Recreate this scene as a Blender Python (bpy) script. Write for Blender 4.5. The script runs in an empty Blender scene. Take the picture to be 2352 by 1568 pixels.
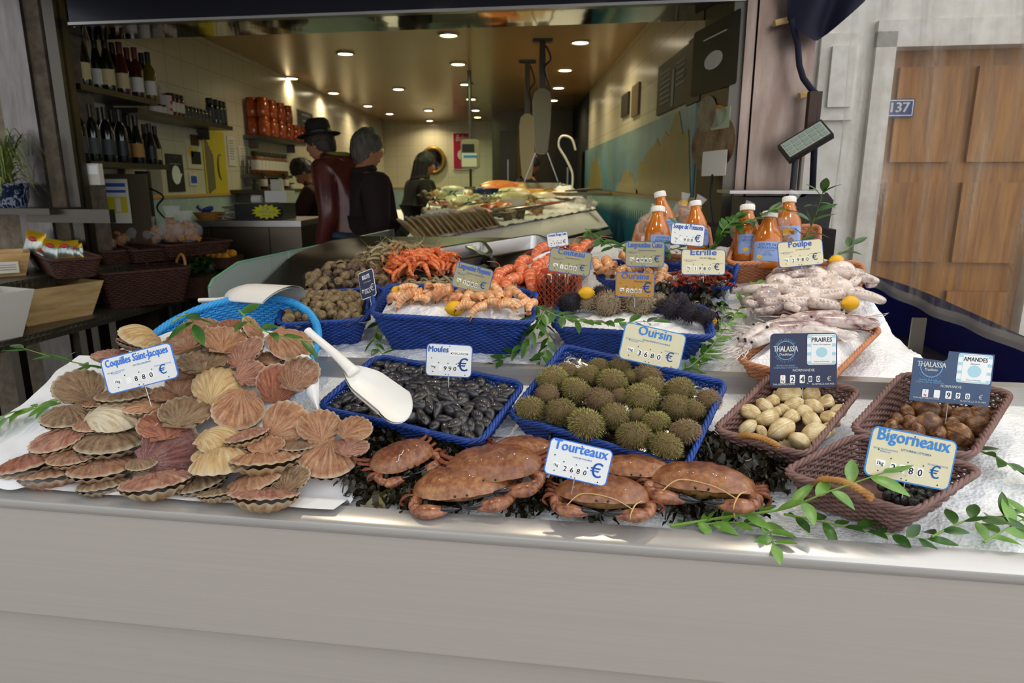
import bpy, math, random
from mathutils import Vector, Matrix, Euler, noise
R = math.radians
PI = math.pi
rnd = random.Random(7)
SC = bpy.context.scene
C = SC.collection
V = Vector

# ------------------------------------------------------------------ camera, sky, exposure
W_IMG, H_IMG, F_PX = 2352.0, 1568.0, 1568.0
PITCH = math.atan((784 - 419) / F_PX)
CAM = V((0, 0, 1.5))
cd = bpy.data.cameras.new('camera')
cd.lens, cd.sensor_width = 24, 36
cd.clip_start, cd.clip_end = 0.05, 200
cd.dof.use_dof = True
cd.dof.focus_distance = 1.6
cd.dof.aperture_fstop = 5.0
cam = bpy.data.objects.new('camera', cd)
C.objects.link(cam)
cam.location = CAM
cam.rotation_euler = (PI / 2 - PITCH, 0, 0)
SC.camera = cam
SC.view_settings.view_transform = 'Standard'
SC.view_settings.look = 'None'
SC.view_settings.gamma = 1
SC.view_settings.use_curve_mapping = False
SC.view_settings.exposure = 0.0
SC.cycles.max_bounces = 7
SC.cycles.diffuse_bounces = 3
SC.cycles.glossy_bounces = 3
SC.cycles.transmission_bounces = 6
SC.cycles.transparent_max_bounces = 12
SC.cycles.caustics_reflective = False
SC.cycles.caustics_refractive = False
SC.cycles.sample_clamp_indirect = 4
SC.cycles.use_adaptive_sampling = True
SC.cycles.adaptive_threshold = 0.03

wd = bpy.data.worlds.new('sky')
SC.world = wd
wd.use_nodes = True
bg = wd.node_tree.nodes['Background']
_nt = wd.node_tree                       # overcast street sky, brightness added on the right to lift the door side
_g = _nt.nodes.new('ShaderNodeTexCoord'); _s = _nt.nodes.new('ShaderNodeSeparateXYZ'); _nt.links.new(_g.outputs['Generated'], _s.inputs[0])
_m = _nt.nodes.new('ShaderNodeMath'); _m.operation = 'MULTIPLY_ADD'; _m.inputs[1].default_value = .8; _m.inputs[2].default_value = 1.65
_nt.links.new(_s.outputs[0], _m.inputs[0]); _nt.links.new(_m.outputs[0], bg.inputs[1])
bg.inputs[0].default_value = (0.93, 0.96, 1.0, 1)

# ------------------------------------------------------------------ frames: picture rays and the counter's own axes
def ray(px, py):
    x, y = (px - W_IMG / 2) / F_PX, -(py - H_IMG / 2) / F_PX
    return cam.rotation_euler.to_matrix() @ V((x, y, -1))
def onz(px, py, z):
    d = ray(px, py); return CAM + d * ((z - CAM.z) / d.z)
def at(px, py, Y):
    d = ray(px, py); return CAM + d * (Y / d.y)
def atx(px, py, X):
    d = ray(px, py); return CAM + d * (X / d.x)
ANG = R(8.3)
CA, SA = math.cos(ANG), math.sin(ANG)
def W(u, v, z=0.0):
    return V((u * CA + v * SA, 1.22 - u * SA + v * CA, z))
def uv_of(p):
    x, y = p[0], p[1] - 1.22
    return x * CA - y * SA, x * SA + y * CA
def atv(px, py, v):                       # hit the upright plane v = const
    d = ray(px, py)
    k = d.x * SA + d.y * CA
    return CAM + d * ((v + 1.22 * CA) / k)
def atu(px, py, u):
    d = ray(px, py)
    k = d.x * CA - d.y * SA
    return CAM + d * ((u - 1.22 * SA) / k)
def lerp(a, b, t): return a + (b - a) * t
def sstep(x, a, b):
    t = max(0, min(1, (x - a) / (b - a))); return t * t * (3 - 2 * t)
def pw(x, pts):
    if x <= pts[0][0]: return pts[0][1]
    for (a, ya), (b, yb) in zip(pts, pts[1:]):
        if x <= b: return ya + (yb - ya) * (x - a) / (b - a)
    return pts[-1][1]
HR = [(0, .812), (.06, .815), (.60, .955), (.67, .985), (.95, 1.05), (1.0, 1.09), (1.25, 1.21), (1.5, 1.25), (3, 1.25)]
HL = [(0, .812), (.06, .815), (.60, .955), (.67, .985), (.95, 1.03), (1.05, 1.06), (1.3, 1.13), (1.6, 1.225), (2.0, 1.25), (3, 1.26)]
def H(u, v):
    t = sstep(u, 0.0, 0.35)
    return lerp(pw(v, HL), pw(v, HR), t)
def onH(px, py, dz=0.0):
    d = ray(px, py).normalized()
    t, st = 0.9, 0.01
    while t < 5:
        p = CAM + d * t
        if p.z <= H(*uv_of(p)) + dz: break
        t += st
    a, b = t - st, t
    for _ in range(14):
        m = (a + b) / 2; p = CAM + d * m
        if p.z <= H(*uv_of(p)) + dz: b = m
        else: a = m
    return CAM + d * b
def zc_of(p):
    q = V(p) - CAM
    return q.y * math.cos(PITCH) - q.z * math.sin(PITCH)
def mpp(p): return zc_of(p) / F_PX        # metres per picture pixel at p

# ------------------------------------------------------------------ objects
def tag(o, label=None, cat=None, group=None, kind=None):
    if label: o['label'] = label
    if cat: o['category'] = cat
    if group: o['group'] = group
    if kind: o['kind'] = kind
    return o
def thing(name, label, cat, loc=(0, 0, 0), rot=(0, 0, 0), group=None, M=None):
    o = bpy.data.objects.new(name, None)
    C.objects.link(o)
    o.empty_display_size = .05
    if M is not None: o.matrix_world = M
    else: o.location = loc; o.rotation_euler = rot
    return tag(o, label, cat, group)
def link(name, me, parent=None, M=None):
    o = bpy.data.objects.new(name, me)
    C.objects.link(o)
    if parent is not None: o.parent = parent
    if M is not None: o.matrix_local = M
    return o
def children(o): return [c for c in bpy.data.objects if c.parent == o]
def frame(o, x, y, z):
    x, y, z = V(x).normalized(), V(y).normalized(), V(z).normalized()
    M = Matrix((x, y, z)).transposed().to_4x4(); M.translation = V(o); return M
def TR(loc=(0, 0, 0), rot=(0, 0, 0), s=1.0):
    S = Matrix.Diagonal((*( (s, s, s) if not hasattr(s, '__len__') else s), 1))
    return Matrix.Translation(V(loc)) @ Euler(rot).to_matrix().to_4x4() @ S
def upright(o, x):                        # frame standing on z with its local x along x
    x = V((x[0], x[1], 0)).normalized(); z = V((0, 0, 1)); return frame(o, x, z.cross(x), z)

class MB:
    def __init__(s): s.v, s.f, s.m, s.uv, s.mi, s.T = [], [], [], [], 0, None
    def add(s, vs, fs, uv=None):
        o = len(s.v)
        if s.T is not None: vs = [s.T @ V(p) for p in vs]
        s.v += [tuple(p) for p in vs]
        s.uv += uv if uv else [(0, 0)] * len(vs)
        s.f += [tuple(i + o for i in f) for f in fs]
        s.m += [s.mi] * len(fs)
        return s
    def box(s, c, d, M=None):
        x, y, z = d[0] / 2, d[1] / 2, d[2] / 2
        vs = [V((sx * x, sy * y, sz * z)) for sz in (-1, 1) for sy in (-1, 1) for sx in (-1, 1)]
        vs = [(M @ p if M else p) + V(c) for p in vs]
        return s.add(vs, [(0, 2, 3, 1), (4, 5, 7, 6), (0, 1, 5, 4), (2, 6, 7, 3), (0, 4, 6, 2), (1, 3, 7, 5)])
    def hexa(s, p):                       # eight corners: bottom loop then top loop
        return s.add(p, [(3, 2, 1, 0), (4, 5, 6, 7), (0, 1, 5, 4), (1, 2, 6, 5), (2, 3, 7, 6), (3, 0, 4, 7)])
    def tube(s, pts, r, n=6, closed=False, cap=True, flat=1.0):
        pts = [V(p) for p in pts]; k = len(pts)
        rs = [r(i / max(1, k - 1)) for i in range(k)] if callable(r) else ([r] * k if not hasattr(r, '__len__') else list(r))
        vs, uv = [], []
        prev = None
        for i in range(k):
            a = pts[(i - 1) % k] if (closed or i > 0) else pts[i]
            b = pts[(i + 1) % k] if (closed or i < k - 1) else pts[i]
            t = (b - a); t = t.normalized() if t.length > 1e-9 else V((0, 0, 1))
            if prev is None:
                up = V((0, 0, 1)) if abs(t.z) < .9 else V((1, 0, 0))
                nx = (up - t * up.dot(t)).normalized()
            else:
                nx = prev - t * prev.dot(t); nx = nx.normalized() if nx.length > 1e-6 else t.orthogonal().normalized()
            prev = nx; ny = t.cross(nx)
            for j in range(n):
                q = 2 * PI * j / n
                vs.append(pts[i] + nx * (math.cos(q) * rs[i] * flat) + ny * (math.sin(q) * rs[i]))
                uv.append((i / max(1, k - 1), j / n))
        fs = []
        for i in range(k if closed else k - 1):
            for j in range(n):
                a, b = i * n + j, i * n + (j + 1) % n
                c, d = ((i + 1) % k) * n + (j + 1) % n, ((i + 1) % k) * n + j
                fs.append((a, b, c, d))
        if cap and not closed:
            fs.append(tuple(reversed(range(n)))); fs.append(tuple(range((k - 1) * n, k * n)))
        return s.add(vs, fs, uv)
    def lathe(s, prof, n=24, M=None, cap=True, sx=1.0, sy=1.0):
        vs, uv = [], []
        for i, (r, z) in enumerate(prof):
            for j in range(n):
                q = 2 * PI * j / n
                p = V((r * math.cos(q) * sx, r * math.sin(q) * sy, z))
                vs.append(M @ p if M else p); uv.append((j / n, i / max(1, len(prof) - 1)))
        fs = [(i * n + j, i * n + (j + 1) % n, (i + 1) * n + (j + 1) % n, (i + 1) * n + j) for i in range(len(prof) - 1) for j in range(n)]
        if cap:
            fs.append(tuple(reversed(range(n)))); k = len(prof); fs.append(tuple(range((k - 1) * n, k * n)))
        return s.add(vs, fs, uv)
    def grid(s, fn, nu, nv, wrapu=False, wrapv=False):
        vs, uv = [], []
        for i in range(nu):
            for j in range(nv):
                a = i / (nu if wrapu else nu - 1); b = j / (nv if wrapv else nv - 1)
                vs.append(V(fn(a, b))); uv.append((a, b))
        fs = []
        for i in range(nu if wrapu else nu - 1):
            for j in range(nv if wrapv else nv - 1):
                i2, j2 = (i + 1) % nu, (j + 1) % nv
                fs.append((i * nv + j, i2 * nv + j, i2 * nv + j2, i * nv + j2))
        return s.add(vs, fs, uv)
    def prism(s, poly, h, M=None, z0=0.0):    # polygon in xy extruded along z
        k = len(poly)
        vs = [V((x, y, z0)) for x, y in poly] + [V((x, y, z0 + h)) for x, y in poly]
        if M: vs = [M @ p for p in vs]
        return s.add(vs, [tuple(reversed(range(k))), tuple(range(k, 2 * k))] + [(i, (i + 1) % k, k + (i + 1) % k, k + i) for i in range(k)])
    def ball(s, c, r, nu=12, nv=8, M=None):
        rr = r if hasattr(r, '__len__') else (r, r, r)
        def fn(a, b):
            q, f = 2 * PI * a, PI * (b - .5)
            p = V((rr[0] * math.cos(f) * math.cos(q), rr[1] * math.cos(f) * math.sin(q), rr[2] * math.sin(f)))
            return (M @ p if M else p) + V(c)
        return s.grid(fn, nu, nv, wrapu=True)
    def mesh(s, name, mat, smooth=40):
        me = bpy.data.meshes.new(name)
        me.from_pydata(s.v, [], s.f)
        for m in (mat if isinstance(mat, (list, tuple)) else [mat]): me.materials.append(m)
        if any(s.m): me.polygons.foreach_set('material_index', s.m)
        ul = me.uv_layers.new(name='UVMap')
        idx = [0] * len(me.loops); me.loops.foreach_get('vertex_index', idx)
        flat = [0.0] * (2 * len(idx))
        for k, i in enumerate(idx): flat[2 * k], flat[2 * k + 1] = s.uv[i]
        ul.data.foreach_set('uv', flat)
        if smooth:
            me.shade_smooth()
            if smooth < 180: me.set_sharp_from_angle(angle=R(smooth))
        me.update()
        return me
    def build(s, name, mat, parent=None, smooth=40, M=None):
        return link(name, s.mesh(name, mat, smooth), parent, M)

def rrect(w, h, r, n=4):                  # rounded rectangle outline, anticlockwise
    out = []
    for cx, cy, a in ((w / 2 - r, h / 2 - r, 0), (-w / 2 + r, h / 2 - r, 90), (-w / 2 + r, -h / 2 + r, 180), (w / 2 - r, -h / 2 + r, 270)):
        for k in range(n + 1):
            q = R(a + 90 * k / n); out.append((cx + r * math.cos(q), cy + r * math.sin(q)))
    return out
def spline(P, n):                         # Catmull-Rom through P, n points
    P = [V(p) for p in P]; out = []
    for i in range(n):
        t = i / (n - 1) * (len(P) - 1); k = min(int(t), len(P) - 2); t -= k
        p0, p1, p2, p3 = P[max(k - 1, 0)], P[k], P[k + 1], P[min(k + 2, len(P) - 1)]
        out.append(.5 * ((2 * p1) + (p2 - p0) * t + (2 * p0 - 5 * p1 + 4 * p2 - p3) * t * t + (3 * p1 - p0 - 3 * p2 + p3) * t ** 3))
    return out
_TX = {}
def text_geo(txt, bold=0.0, shear=0.0, space=1.0):   # flat letters, height about 0.7, origin at the left of the baseline
    key = (txt, bold, shear, space)
    if key in _TX: return _TX[key]
    cu = bpy.data.curves.new('t', 'FONT'); cu.body = txt; cu.size = 1; cu.offset = bold; cu.shear = shear
    cu.space_character = space; cu.resolution_u = 2; cu.fill_mode = 'FRONT'
    o = bpy.data.objects.new('t', cu); C.objects.link(o)
    me = bpy.data.meshes.new_from_object(o.evaluated_get(bpy.context.evaluated_depsgraph_get()))
    vs = [tuple(v.co) for v in me.vertices]; fs = [tuple(p.vertices) for p in me.polygons]
    bpy.data.objects.remove(o); bpy.data.curves.remove(cu); bpy.data.meshes.remove(me)
    w = (min((p[0] for p in vs), default=0), max((p[0] for p in vs), default=0))
    _TX[key] = (vs, fs, w)
    return _TX[key]
def put_text(mb, txt, x, y, h, M=None, align='C', bold=0.0, shear=0.0, width=None, z=0.0, sy=1.0):
    vs, fs, (a, b) = text_geo(txt, 0.0, shear)
    if not fs: return
    s = h / .73
    if bold > .006:                         # heavier strokes: the letter laid twice more, a hair to either side
        for q in (-1, 1): put_text(mb, txt, x + q * bold * s * .8, y + q * bold * s * .3, h, M, align, 0.0, shear, width, z, sy)
    sx = s if width is None else width / max(1e-6, b - a)
    ox = {'L': -a, 'C': -(a + b) / 2, 'R': -b}[align]
    out = [V((x + (p[0] + ox) * sx, y + p[1] * s * sy, z)) for p in vs]
    if M: out = [M @ p for p in out]
    mb.add(out, fs)

# ------------------------------------------------------------------ materials
_M = {}
def _new(name):
    m = bpy.data.materials.new(name); m.use_nodes = True
    nt = m.node_tree; b = nt.nodes['Principled BSDF']
    return m, nt, b
def srgb(h):
    h = h.lstrip('#'); c = [int(h[i:i + 2], 16) / 255 for i in (0, 2, 4)]
    return tuple(x / 12.92 if x <= .04045 else ((x + .055) / 1.055) ** 2.4 for x in c) + (1,)
def ramp(nt, stops, fac, mode='LINEAR'):
    r = nt.nodes.new('ShaderNodeValToRGB'); r.color_ramp.interpolation = mode
    e = r.color_ramp.elements
    while len(e) < len(stops): e.new(.5)
    for el, (p, c) in zip(e, stops): el.position = p; el.color = srgb(c) if isinstance(c, str) else c
    nt.links.new(fac, r.inputs[0]); return r.outputs[0]
def mapped(nt, coord='Object', scale=(1, 1, 1), rand=True):
    tc = nt.nodes.new('ShaderNodeTexCoord'); mp = nt.nodes.new('ShaderNodeMapping')
    mp.inputs['Scale'].default_value = scale
    nt.links.new(tc.outputs[coord], mp.inputs[0])
    if rand:
        oi = nt.nodes.new('ShaderNodeObjectInfo'); mu = nt.nodes.new('ShaderNodeMath'); mu.operation = 'MULTIPLY'; mu.inputs[1].default_value = 37
        nt.links.new(oi.outputs['Random'], mu.inputs[0]); nt.links.new(mu.outputs[0], mp.inputs['Location'])
    return mp.outputs[0]
def noise_(nt, vec, scale, detail=4, rough=.6, dist=0.0):
    n = nt.nodes.new('ShaderNodeTexNoise'); n.inputs['Scale'].default_value = scale; n.inputs['Detail'].default_value = detail
    n.inputs['Roughness'].default_value = rough; n.inputs['Distortion'].default_value = dist
    nt.links.new(vec, n.inputs['Vector']); return n.outputs['Fac']
def bump(nt, b, fac, st=.3, dist=.005):
    n = nt.nodes.new('ShaderNodeBump'); n.inputs['Strength'].default_value = st; n.inputs['Distance'].default_value = dist
    nt.links.new(fac, n.inputs['Height']); nt.links.new(n.outputs[0], b.inputs['Normal'])
def mixc(nt, fac, a, b, mode='MIX'):
    n = nt.nodes.new('ShaderNodeMix'); n.data_type = 'RGBA'; n.blend_type = mode
    for sock, val in ((0, fac), (6, a), (7, b)):
        if isinstance(val, str): n.inputs[sock].default_value = srgb(val)
        elif isinstance(val, (int, float)): n.inputs[sock].default_value = val
        elif isinstance(val, tuple): n.inputs[sock].default_value = val
        else: nt.links.new(val, n.inputs[sock])
    return n.outputs[2]
def math_(nt, op, a, b=0.0):
    n = nt.nodes.new('ShaderNodeMath'); n.operation = op
    for i, x in ((0, a), (1, b)):
        if isinstance(x, (int, float)): n.inputs[i].default_value = x
        else: nt.links.new(x, n.inputs[i])
    return n.outputs[0]
def sep(nt, vec):
    n = nt.nodes.new('ShaderNodeSeparateXYZ'); nt.links.new(vec, n.inputs[0]); return n.outputs
def mat(name, col, rough=.5, metal=0.0, col2=None, scale=20, stretch=(1, 1, 1), bmp=0.0, bdist=.003, bscale=None, coat=0.0, sss=0.0, spec=.5, detail=4, lo=.35, hi=.65, emit=None, trans=0.0, ior=1.45, alpha=1.0, rand=True):
    if name in _M: return _M[name]
    m, nt, b = _new(name)
    c = srgb(col) if isinstance(col, str) else col
    b.inputs['Base Color'].default_value = c
    b.inputs['Roughness'].default_value = rough; b.inputs['Metallic'].default_value = metal
    b.inputs['Specular IOR Level'].default_value = spec; b.inputs['IOR'].default_value = ior
    b.inputs['Coat Weight'].default_value = coat; b.inputs['Coat Roughness'].default_value = .12
    b.inputs['Transmission Weight'].default_value = trans; b.inputs['Alpha'].default_value = alpha
    if sss: b.inputs['Subsurface Weight'].default_value = sss; b.inputs['Subsurface Radius'].default_value = (.6, .4, .3); b.inputs['Subsurface Scale'].default_value = .01
    if emit: b.inputs['Emission Color'].default_value = c; b.inputs['Emission Strength'].default_value = emit
    if col2 or bmp:
        vec = mapped(nt, 'Object', stretch, rand)
        f = noise_(nt, vec, scale, detail)
        if col2: nt.links.new(ramp(nt, [(lo, col), (hi, col2)], f), b.inputs['Base Color'])
        if bmp:
            f2 = f if bscale is None else noise_(nt, vec, bscale, detail)
            bump(nt, b, f2, bmp, bdist)
    _M[name] = m
    return m
# ------------------------------------------------------------------ materials of the place
def steel(name, col='8d8a87', rough=.3, stretch=(1, 1, 60), bmp=.08, metal=1.0, c2=None):
    return mat(name, col, rough, metal, col2=c2 or col, scale=3, stretch=stretch, bmp=bmp, bdist=.002, bscale=30, rand=False)
M_STEEL = steel('brushed_steel', 'b0aca8', .3, (1, 1, 80), .06, c2='a09b97')
M_EDGE = steel('edge_steel', 'c6c3bf', .28, (1, 1, 80), .03, metal=.55, c2='c0bcb6')
M_PANEL = steel('panel_steel', 'b9b1a8', .45, (.4, .4, 60), .02, metal=.35, c2='b5ada4')
M_STEELD = steel('dark_steel', '5b564f', .35, (30, 30, 1), .06)
M_TRAY = mat('tray_steel', 'b8b6b2', .22, 1.0)
M_PILLAR = steel('pillar_steel', '7f7a77', .36, (6, 6, 1.2), .025, c2='6b6663')
M_BLACKM = mat('black_metal', '15151a', .4, .3)
M_BLACKP = mat('black_plastic', '141416', .45)
M_NAVY = mat('navy_canvas', '0c0c20', .8, col2='11122e', scale=300)
M_TARP = mat('blue_tarp', '1a1c66', .45, col2='161858', scale=6, bmp=.15, bdist=.01)
M_WHITEP = mat('white_plastic', 'e8e4dc', .35, sss=.1)
M_DARK = mat('dark_void', '14120f', .8)
M_PAPER = mat('paper', 'cfcabb', .8)
def tile_mat(name, col, grout, sx, sy, plane, rough=.25, diamond=False):
    m, nt, b = _new(name)
    tc = nt.nodes.new('ShaderNodeTexCoord'); o = sep(nt, tc.outputs['Object'])
    a = o[1] if plane == 'x' else o[0]
    h = o[2]
    if diamond:
        s = math_(nt, 'ADD', math_(nt, 'MULTIPLY', a, 1 / sx), math_(nt, 'MULTIPLY', h, 1 / sy))
        d = math_(nt, 'SUBTRACT', math_(nt, 'MULTIPLY', a, 1 / sx), math_(nt, 'MULTIPLY', h, 1 / sy))
    else: s, d = math_(nt, 'MULTIPLY', a, 1 / sx), math_(nt, 'MULTIPLY', h, 1 / sy)
    l = []
    for q in (s, d):
        f = math_(nt, 'ABSOLUTE', math_(nt, 'SUBTRACT', math_(nt, 'FRACT', q), .5))
        l.append(math_(nt, 'GREATER_THAN', f, .485))
    g = math_(nt, 'MAXIMUM', l[0], l[1])
    nt.links.new(mixc(nt, g, col, grout), b.inputs['Base Color']); b.inputs['Roughness'].default_value = rough
    return m
M_TILE_X = tile_mat('cream_tile_side', 'd3ccb2', 'b5ac90', .25, .2, 'x')
M_TILE_Y = tile_mat('cream_tile_end', 'cfc9ac', 'b5ac90', .25, .2, 'y')
M_TURQ = tile_mat('turquoise_tile', 'a3b8b4', 'c3cfc8', .3, .34, 'x', .3, True)
M_TURQY = tile_mat('turquoise_tile_end', '9db4b4', 'b5c4be', .3, .34, 'y', .3, True)
M_TRIM = mat('ochre_trim', 'c99a4a', .4)

# ------------------------------------------------------------------ the room
XL, XR, YB, ZC, ZF = -2.5, 1.0, 13.8, 2.64, .17
def struct(name, mb, m, **k):
    o = mb.build(name, m, **k); o['kind'] = 'structure'; return o
b = MB(); b.box((0, 6, -.05), (30, 30, .1)); struct('ground', b, mat('pavement', '7d7974', .85, col2='8b8781', scale=40, bmp=.3))
YF = 3.2
b = MB(); b.hexa([(XL - 1.2, 3.15, .02), (XR, 3.15, .02), (XR, YB, .02), (XL - 1.2, YB, .02), (XL - 1.2, 3.15, ZF), (XR, 3.15, ZF), (XR, YB, ZF), (XL - 1.2, YB, ZF)])
struct('floor', b, mat('shop_floor', '3d3831', .5, col2='4a443b', scale=30))
ZT = 1.40                                     # ochre trim line on the walls
b = MB(); b.box((XL - .05, (4.17 + YB) / 2, (ZT + ZC) / 2), (.1, YB - 4.17, ZC - ZT)); struct('wall_left', b, M_TILE_X)
b = MB(); b.box((XL - .05, (4.17 + YB) / 2, (ZT + ZF) / 2), (.1, YB - 4.17, ZT - ZF)); struct('wall_left_dado', b, M_TURQ)
b = MB(); b.box((XL + .006, (4.17 + YB) / 2, ZT), (.012, YB - 4.17, .02)); struct('trim_1', b, M_TRIM)
b = MB(); b.box(((XL - .3) / 2, YB + .05, (ZT + ZC) / 2), (XL * -1 - .3, .1, ZC - ZT)); struct('wall_back', b, M_TILE_Y)
b = MB(); b.box(((XL - .3) / 2, YB + .05, (ZT + ZF) / 2), (XL * -1 - .3, .1, ZT - ZF)); struct('wall_back_dado', b, M_TURQY)
b = MB(); b.box(((XL - .3) / 2, YB - .006, ZT), (XL * -1 - .3, .012, .025)); struct('trim_2', b, M_TRIM)
YR0, YR1 = 3.25, 9.3                          # right wall runs this far, the kitchen opens behind it
b = MB(); b.box((XR + .05, (YR0 + YR1) / 2, (ZT + ZC) / 2), (.1, YR1 - YR0, ZC - ZT)); struct('wall_right', b, M_TILE_X)
# saw-tooth dado of the right wall: pale teeth over darker blue
b = MB(); b.box((XR + .05, (YR0 + YR1) / 2, (ZT + ZF) / 2), (.1, YR1 - YR0, ZT - ZF))
struct('wall_right_dado', b, mat('pale_turquoise', '9dbdb4', .3))
b = MB(); n = 60
for i in range(n):
    y = lerp(YR0, YR1, i / n); w = (YR1 - YR0) / n
    b.add([(XR - .003, y, ZF), (XR - .003, y + w, ZF), (XR - .003, y + w, 1.16), (XR - .003, y + w / 2, 1.30), (XR - .003, y, 1.16)], [(4, 3, 2, 1, 0)])
struct('trim_4', b, mat('mid_blue_tile', '2f6f8e', .3))
b = MB(); b.box((XR - .006, (YR0 + YR1) / 2, ZT), (.012, YR1 - YR0, .016)); struct('trim_3', b, M_TRIM)
# ceiling: glossy stretched ceiling
m_ceil, nt, bs = _new('glossy_ceiling')
bs.inputs['Base Color'].default_value = srgb('b48a58'); bs.inputs['Roughness'].default_value = .22; bs.inputs['Specular IOR Level'].default_value = .9
bump(nt, bs, noise_(nt, mapped(nt, 'Object', (8, .6, 1), False), 3, 2), .06, .02)
b = MB(); b.box(((XL + XR) / 2 - .6, (YB + 3.4) / 2, ZC + .03), (XR - XL + 1.4, YB - 3.4, .06)); struct('ceiling', b, m_ceil)
# kitchen at the back right
b = MB(); b.box((.35, 11.8, 1.4), (1.3, .1, 2.5)); struct('wall_kitchen', b, mat('kitchen_steel', '57503f', .35, .7))
b = MB(); b.box((-.3, 12.8, 1.4), (.06, 2.0, 2.5)); struct('wall_kitchen_side', b, M_STEELD)
b = MB(); b.box((XR + .5, 9.35, 1.4), (1.0, .1, 2.5)); struct('wall_kitchen_return', b, M_DARK)
b = MB(); b.box((XR + .05, 10.6, 1.4), (.1, 2.6, 2.5)); struct('wall_kitchen_right', b, M_DARK)

# ------------------------------------------------------------------ shop front: fascia, mirrored soffit, frames, pillars
VF = 2.05
pf0, pf1 = atv(160, 57, VF), atv(1725, 4, VF)
zf = (pf0.z + pf1.z) / 2
uf0, uf1 = uv_of(pf0)[0], uv_of(pf1)[0]
def uvbox(mb, u0, u1, v0, v1, z0, z1):
    return mb.hexa([W(u0, v0, z0), W(u1, v0, z0), W(u1, v1, z0), W(u0, v1, z0), W(u0, v0, z1), W(u1, v0, z1), W(u1, v1, z1), W(u0, v1, z1)])
b = MB(); uvbox(b, uf0, uf1, VF, VF + .04, zf, 3.2); struct('trim_5', b, mat('navy_fascia', '1b1b24', .25, .4, coat=.3))
b = MB(); uvbox(b, uf0, uf1, VF - .012, VF, zf, zf + .012); struct('trim_6', b, M_STEEL)
m_mir, nt, bs = _new('mirror_soffit')
bs.inputs['Base Color'].default_value = srgb('7d7668'); bs.inputs['Metallic'].default_value = 1; bs.inputs['Roughness'].default_value = .06
bump(nt, bs, noise_(nt, mapped(nt, 'Object', (1, 1, 1), False), 5, 1), .05, .02)
vsof = uv_of(onz(900, 70, zf))[1]
b = MB(); uvbox(b, uf0 - .4, uf1 + .2, VF + .04, vsof, zf, zf + .04); struct('ceiling_soffit', b, m_mir)
# left: steel column, mortar strip, frame
def upv(px, v, y=300): return uv_of(atv(px, y, v))[0]
ul0, ul1, ul2, ul3 = upv(-60, VF), upv(95, VF), upv(128, VF), upv(168, VF)
b = MB(); uvbox(b, ul0 - .8, upv(20, VF), VF + .02, VF + .3, 0, 3.2); struct('wall_front', b, mat('old_stone', '6d6254', .9, col2='8a7c6a', scale=25, bmp=.4))
b = MB(); uvbox(b, upv(20, VF), ul1, VF - .02, VF + .3, 0, 3.2); struct('pillar_left', b, M_PILLAR)
b = MB(); uvbox(b, ul1, ul2, VF, VF + .3, 0, 3.2); struct('pillar_left_mortar', b, mat('mortar', '4f4438', .9, col2='6b5f50', scale=18, bmp=.4))
b = MB(); uvbox(b, ul2 + .02, ul3, VF, VF + .06, 0, 3.2); uvbox(b, ul3 - .03, ul3 + .0, VF - .02, VF + .02, 0, 3.2); struct('window_1', b, M_STEELD)
# panel inside, left of the opening, carrying the notice
b = MB(); p0, p1 = at(150, 400, 4.15), at(330, 400, 4.15)
b.box(((p0.x + p1.x) / 2, 4.17, .85), (p1.x - p0.x, .04, 1.40)); struct('wall_notice', b, mat('brown_panel', '463b2c', .5))
# right: frame then steel pillar
ur0, ur1, ur2 = upv(1618, VF + .25, 250), upv(1698, VF, 250), upv(1852, VF, 250)
b = MB(); b.hexa([W(upv(1605, VF + .3), VF + .3, 0), W(upv(1668, VF), VF, 0), W(ur1, VF, 0), W(ur1, VF + .3, 0), W(upv(1605, VF + .3), VF + .3, 3.2), W(upv(1668, VF), VF, 3.2), W(ur1, VF, 3.2), W(ur1, VF + .3, 3.2)])
struct('pillar_right_frame', b, M_STEELD)
b = MB(); uvbox(b, ur1, ur1 + .04, VF - .03, VF + .3, 0, 3.2); uvbox(b, ur1 + .045, ur2, VF - .05, VF + .3, 0, 3.2); struct('pillar_right', b, steel('stained_reflect_steel', '94847a', .36, (6, 6, 1.2), .025, c2='7d6a60'))  # warm reflection put into the steel's colour, along with rusty staining
# facade to the right with the neighbouring front door
VD = 2.55
b = MB()
ud0, ud1, ud2 = upv(1985, VD), upv(2030, VD), upv(2420, VD)
uvbox(b, ur2, ud0, VD, VD + .3, 0, 3.4); uvbox(b, ud2, ud2 + 2, VD, VD + .3, 0, 3.4); uvbox(b, ud0, ud2, VD, VD + .3, 2.2, 3.4)
struct('wall_right_outside', b, mat('white_render', 'd9d4cb', .85, col2='c9c2b6', scale=10, bmp=.1))
b = MB(); uvbox(b, ud0, ud1, VD - .04, VD + .2, 0, 2.2); uvbox(b, ud0, ud2, VD - .04, VD + .2, 2.13, 2.25); uvbox(b, ud0 - .25, ud0 - .07, VD - .03, VD, 1.8, 2.2); uvbox(b, ud0 - .2, ud0 - .09, VD - .05, VD - .03, 1.86, 2.14)
struct('trim_7', b, mat('white_stone', 'd8d2c8', .8, col2='c6beb2', scale=14))
wood = mat('door_wood', 'a06a24', .45, col2='7e4e1a', scale=6, stretch=(6, 6, .5), bmp=.1)
b = MB(); uvbox(b, ud1, ud2, VD + .08, VD + .14, 0, 2.14)
for z0, z1 in ((.25, .95), (1.1, 1.5), (1.6, 2.05)):
    for k in range(2):
        a = lerp(ud1, ud2, .08 + .47 * k); uvbox(b, a, a + (ud2 - ud1) * .38, VD + .05, VD + .09, z0, z1)
struct('door_1', b, wood)

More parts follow.
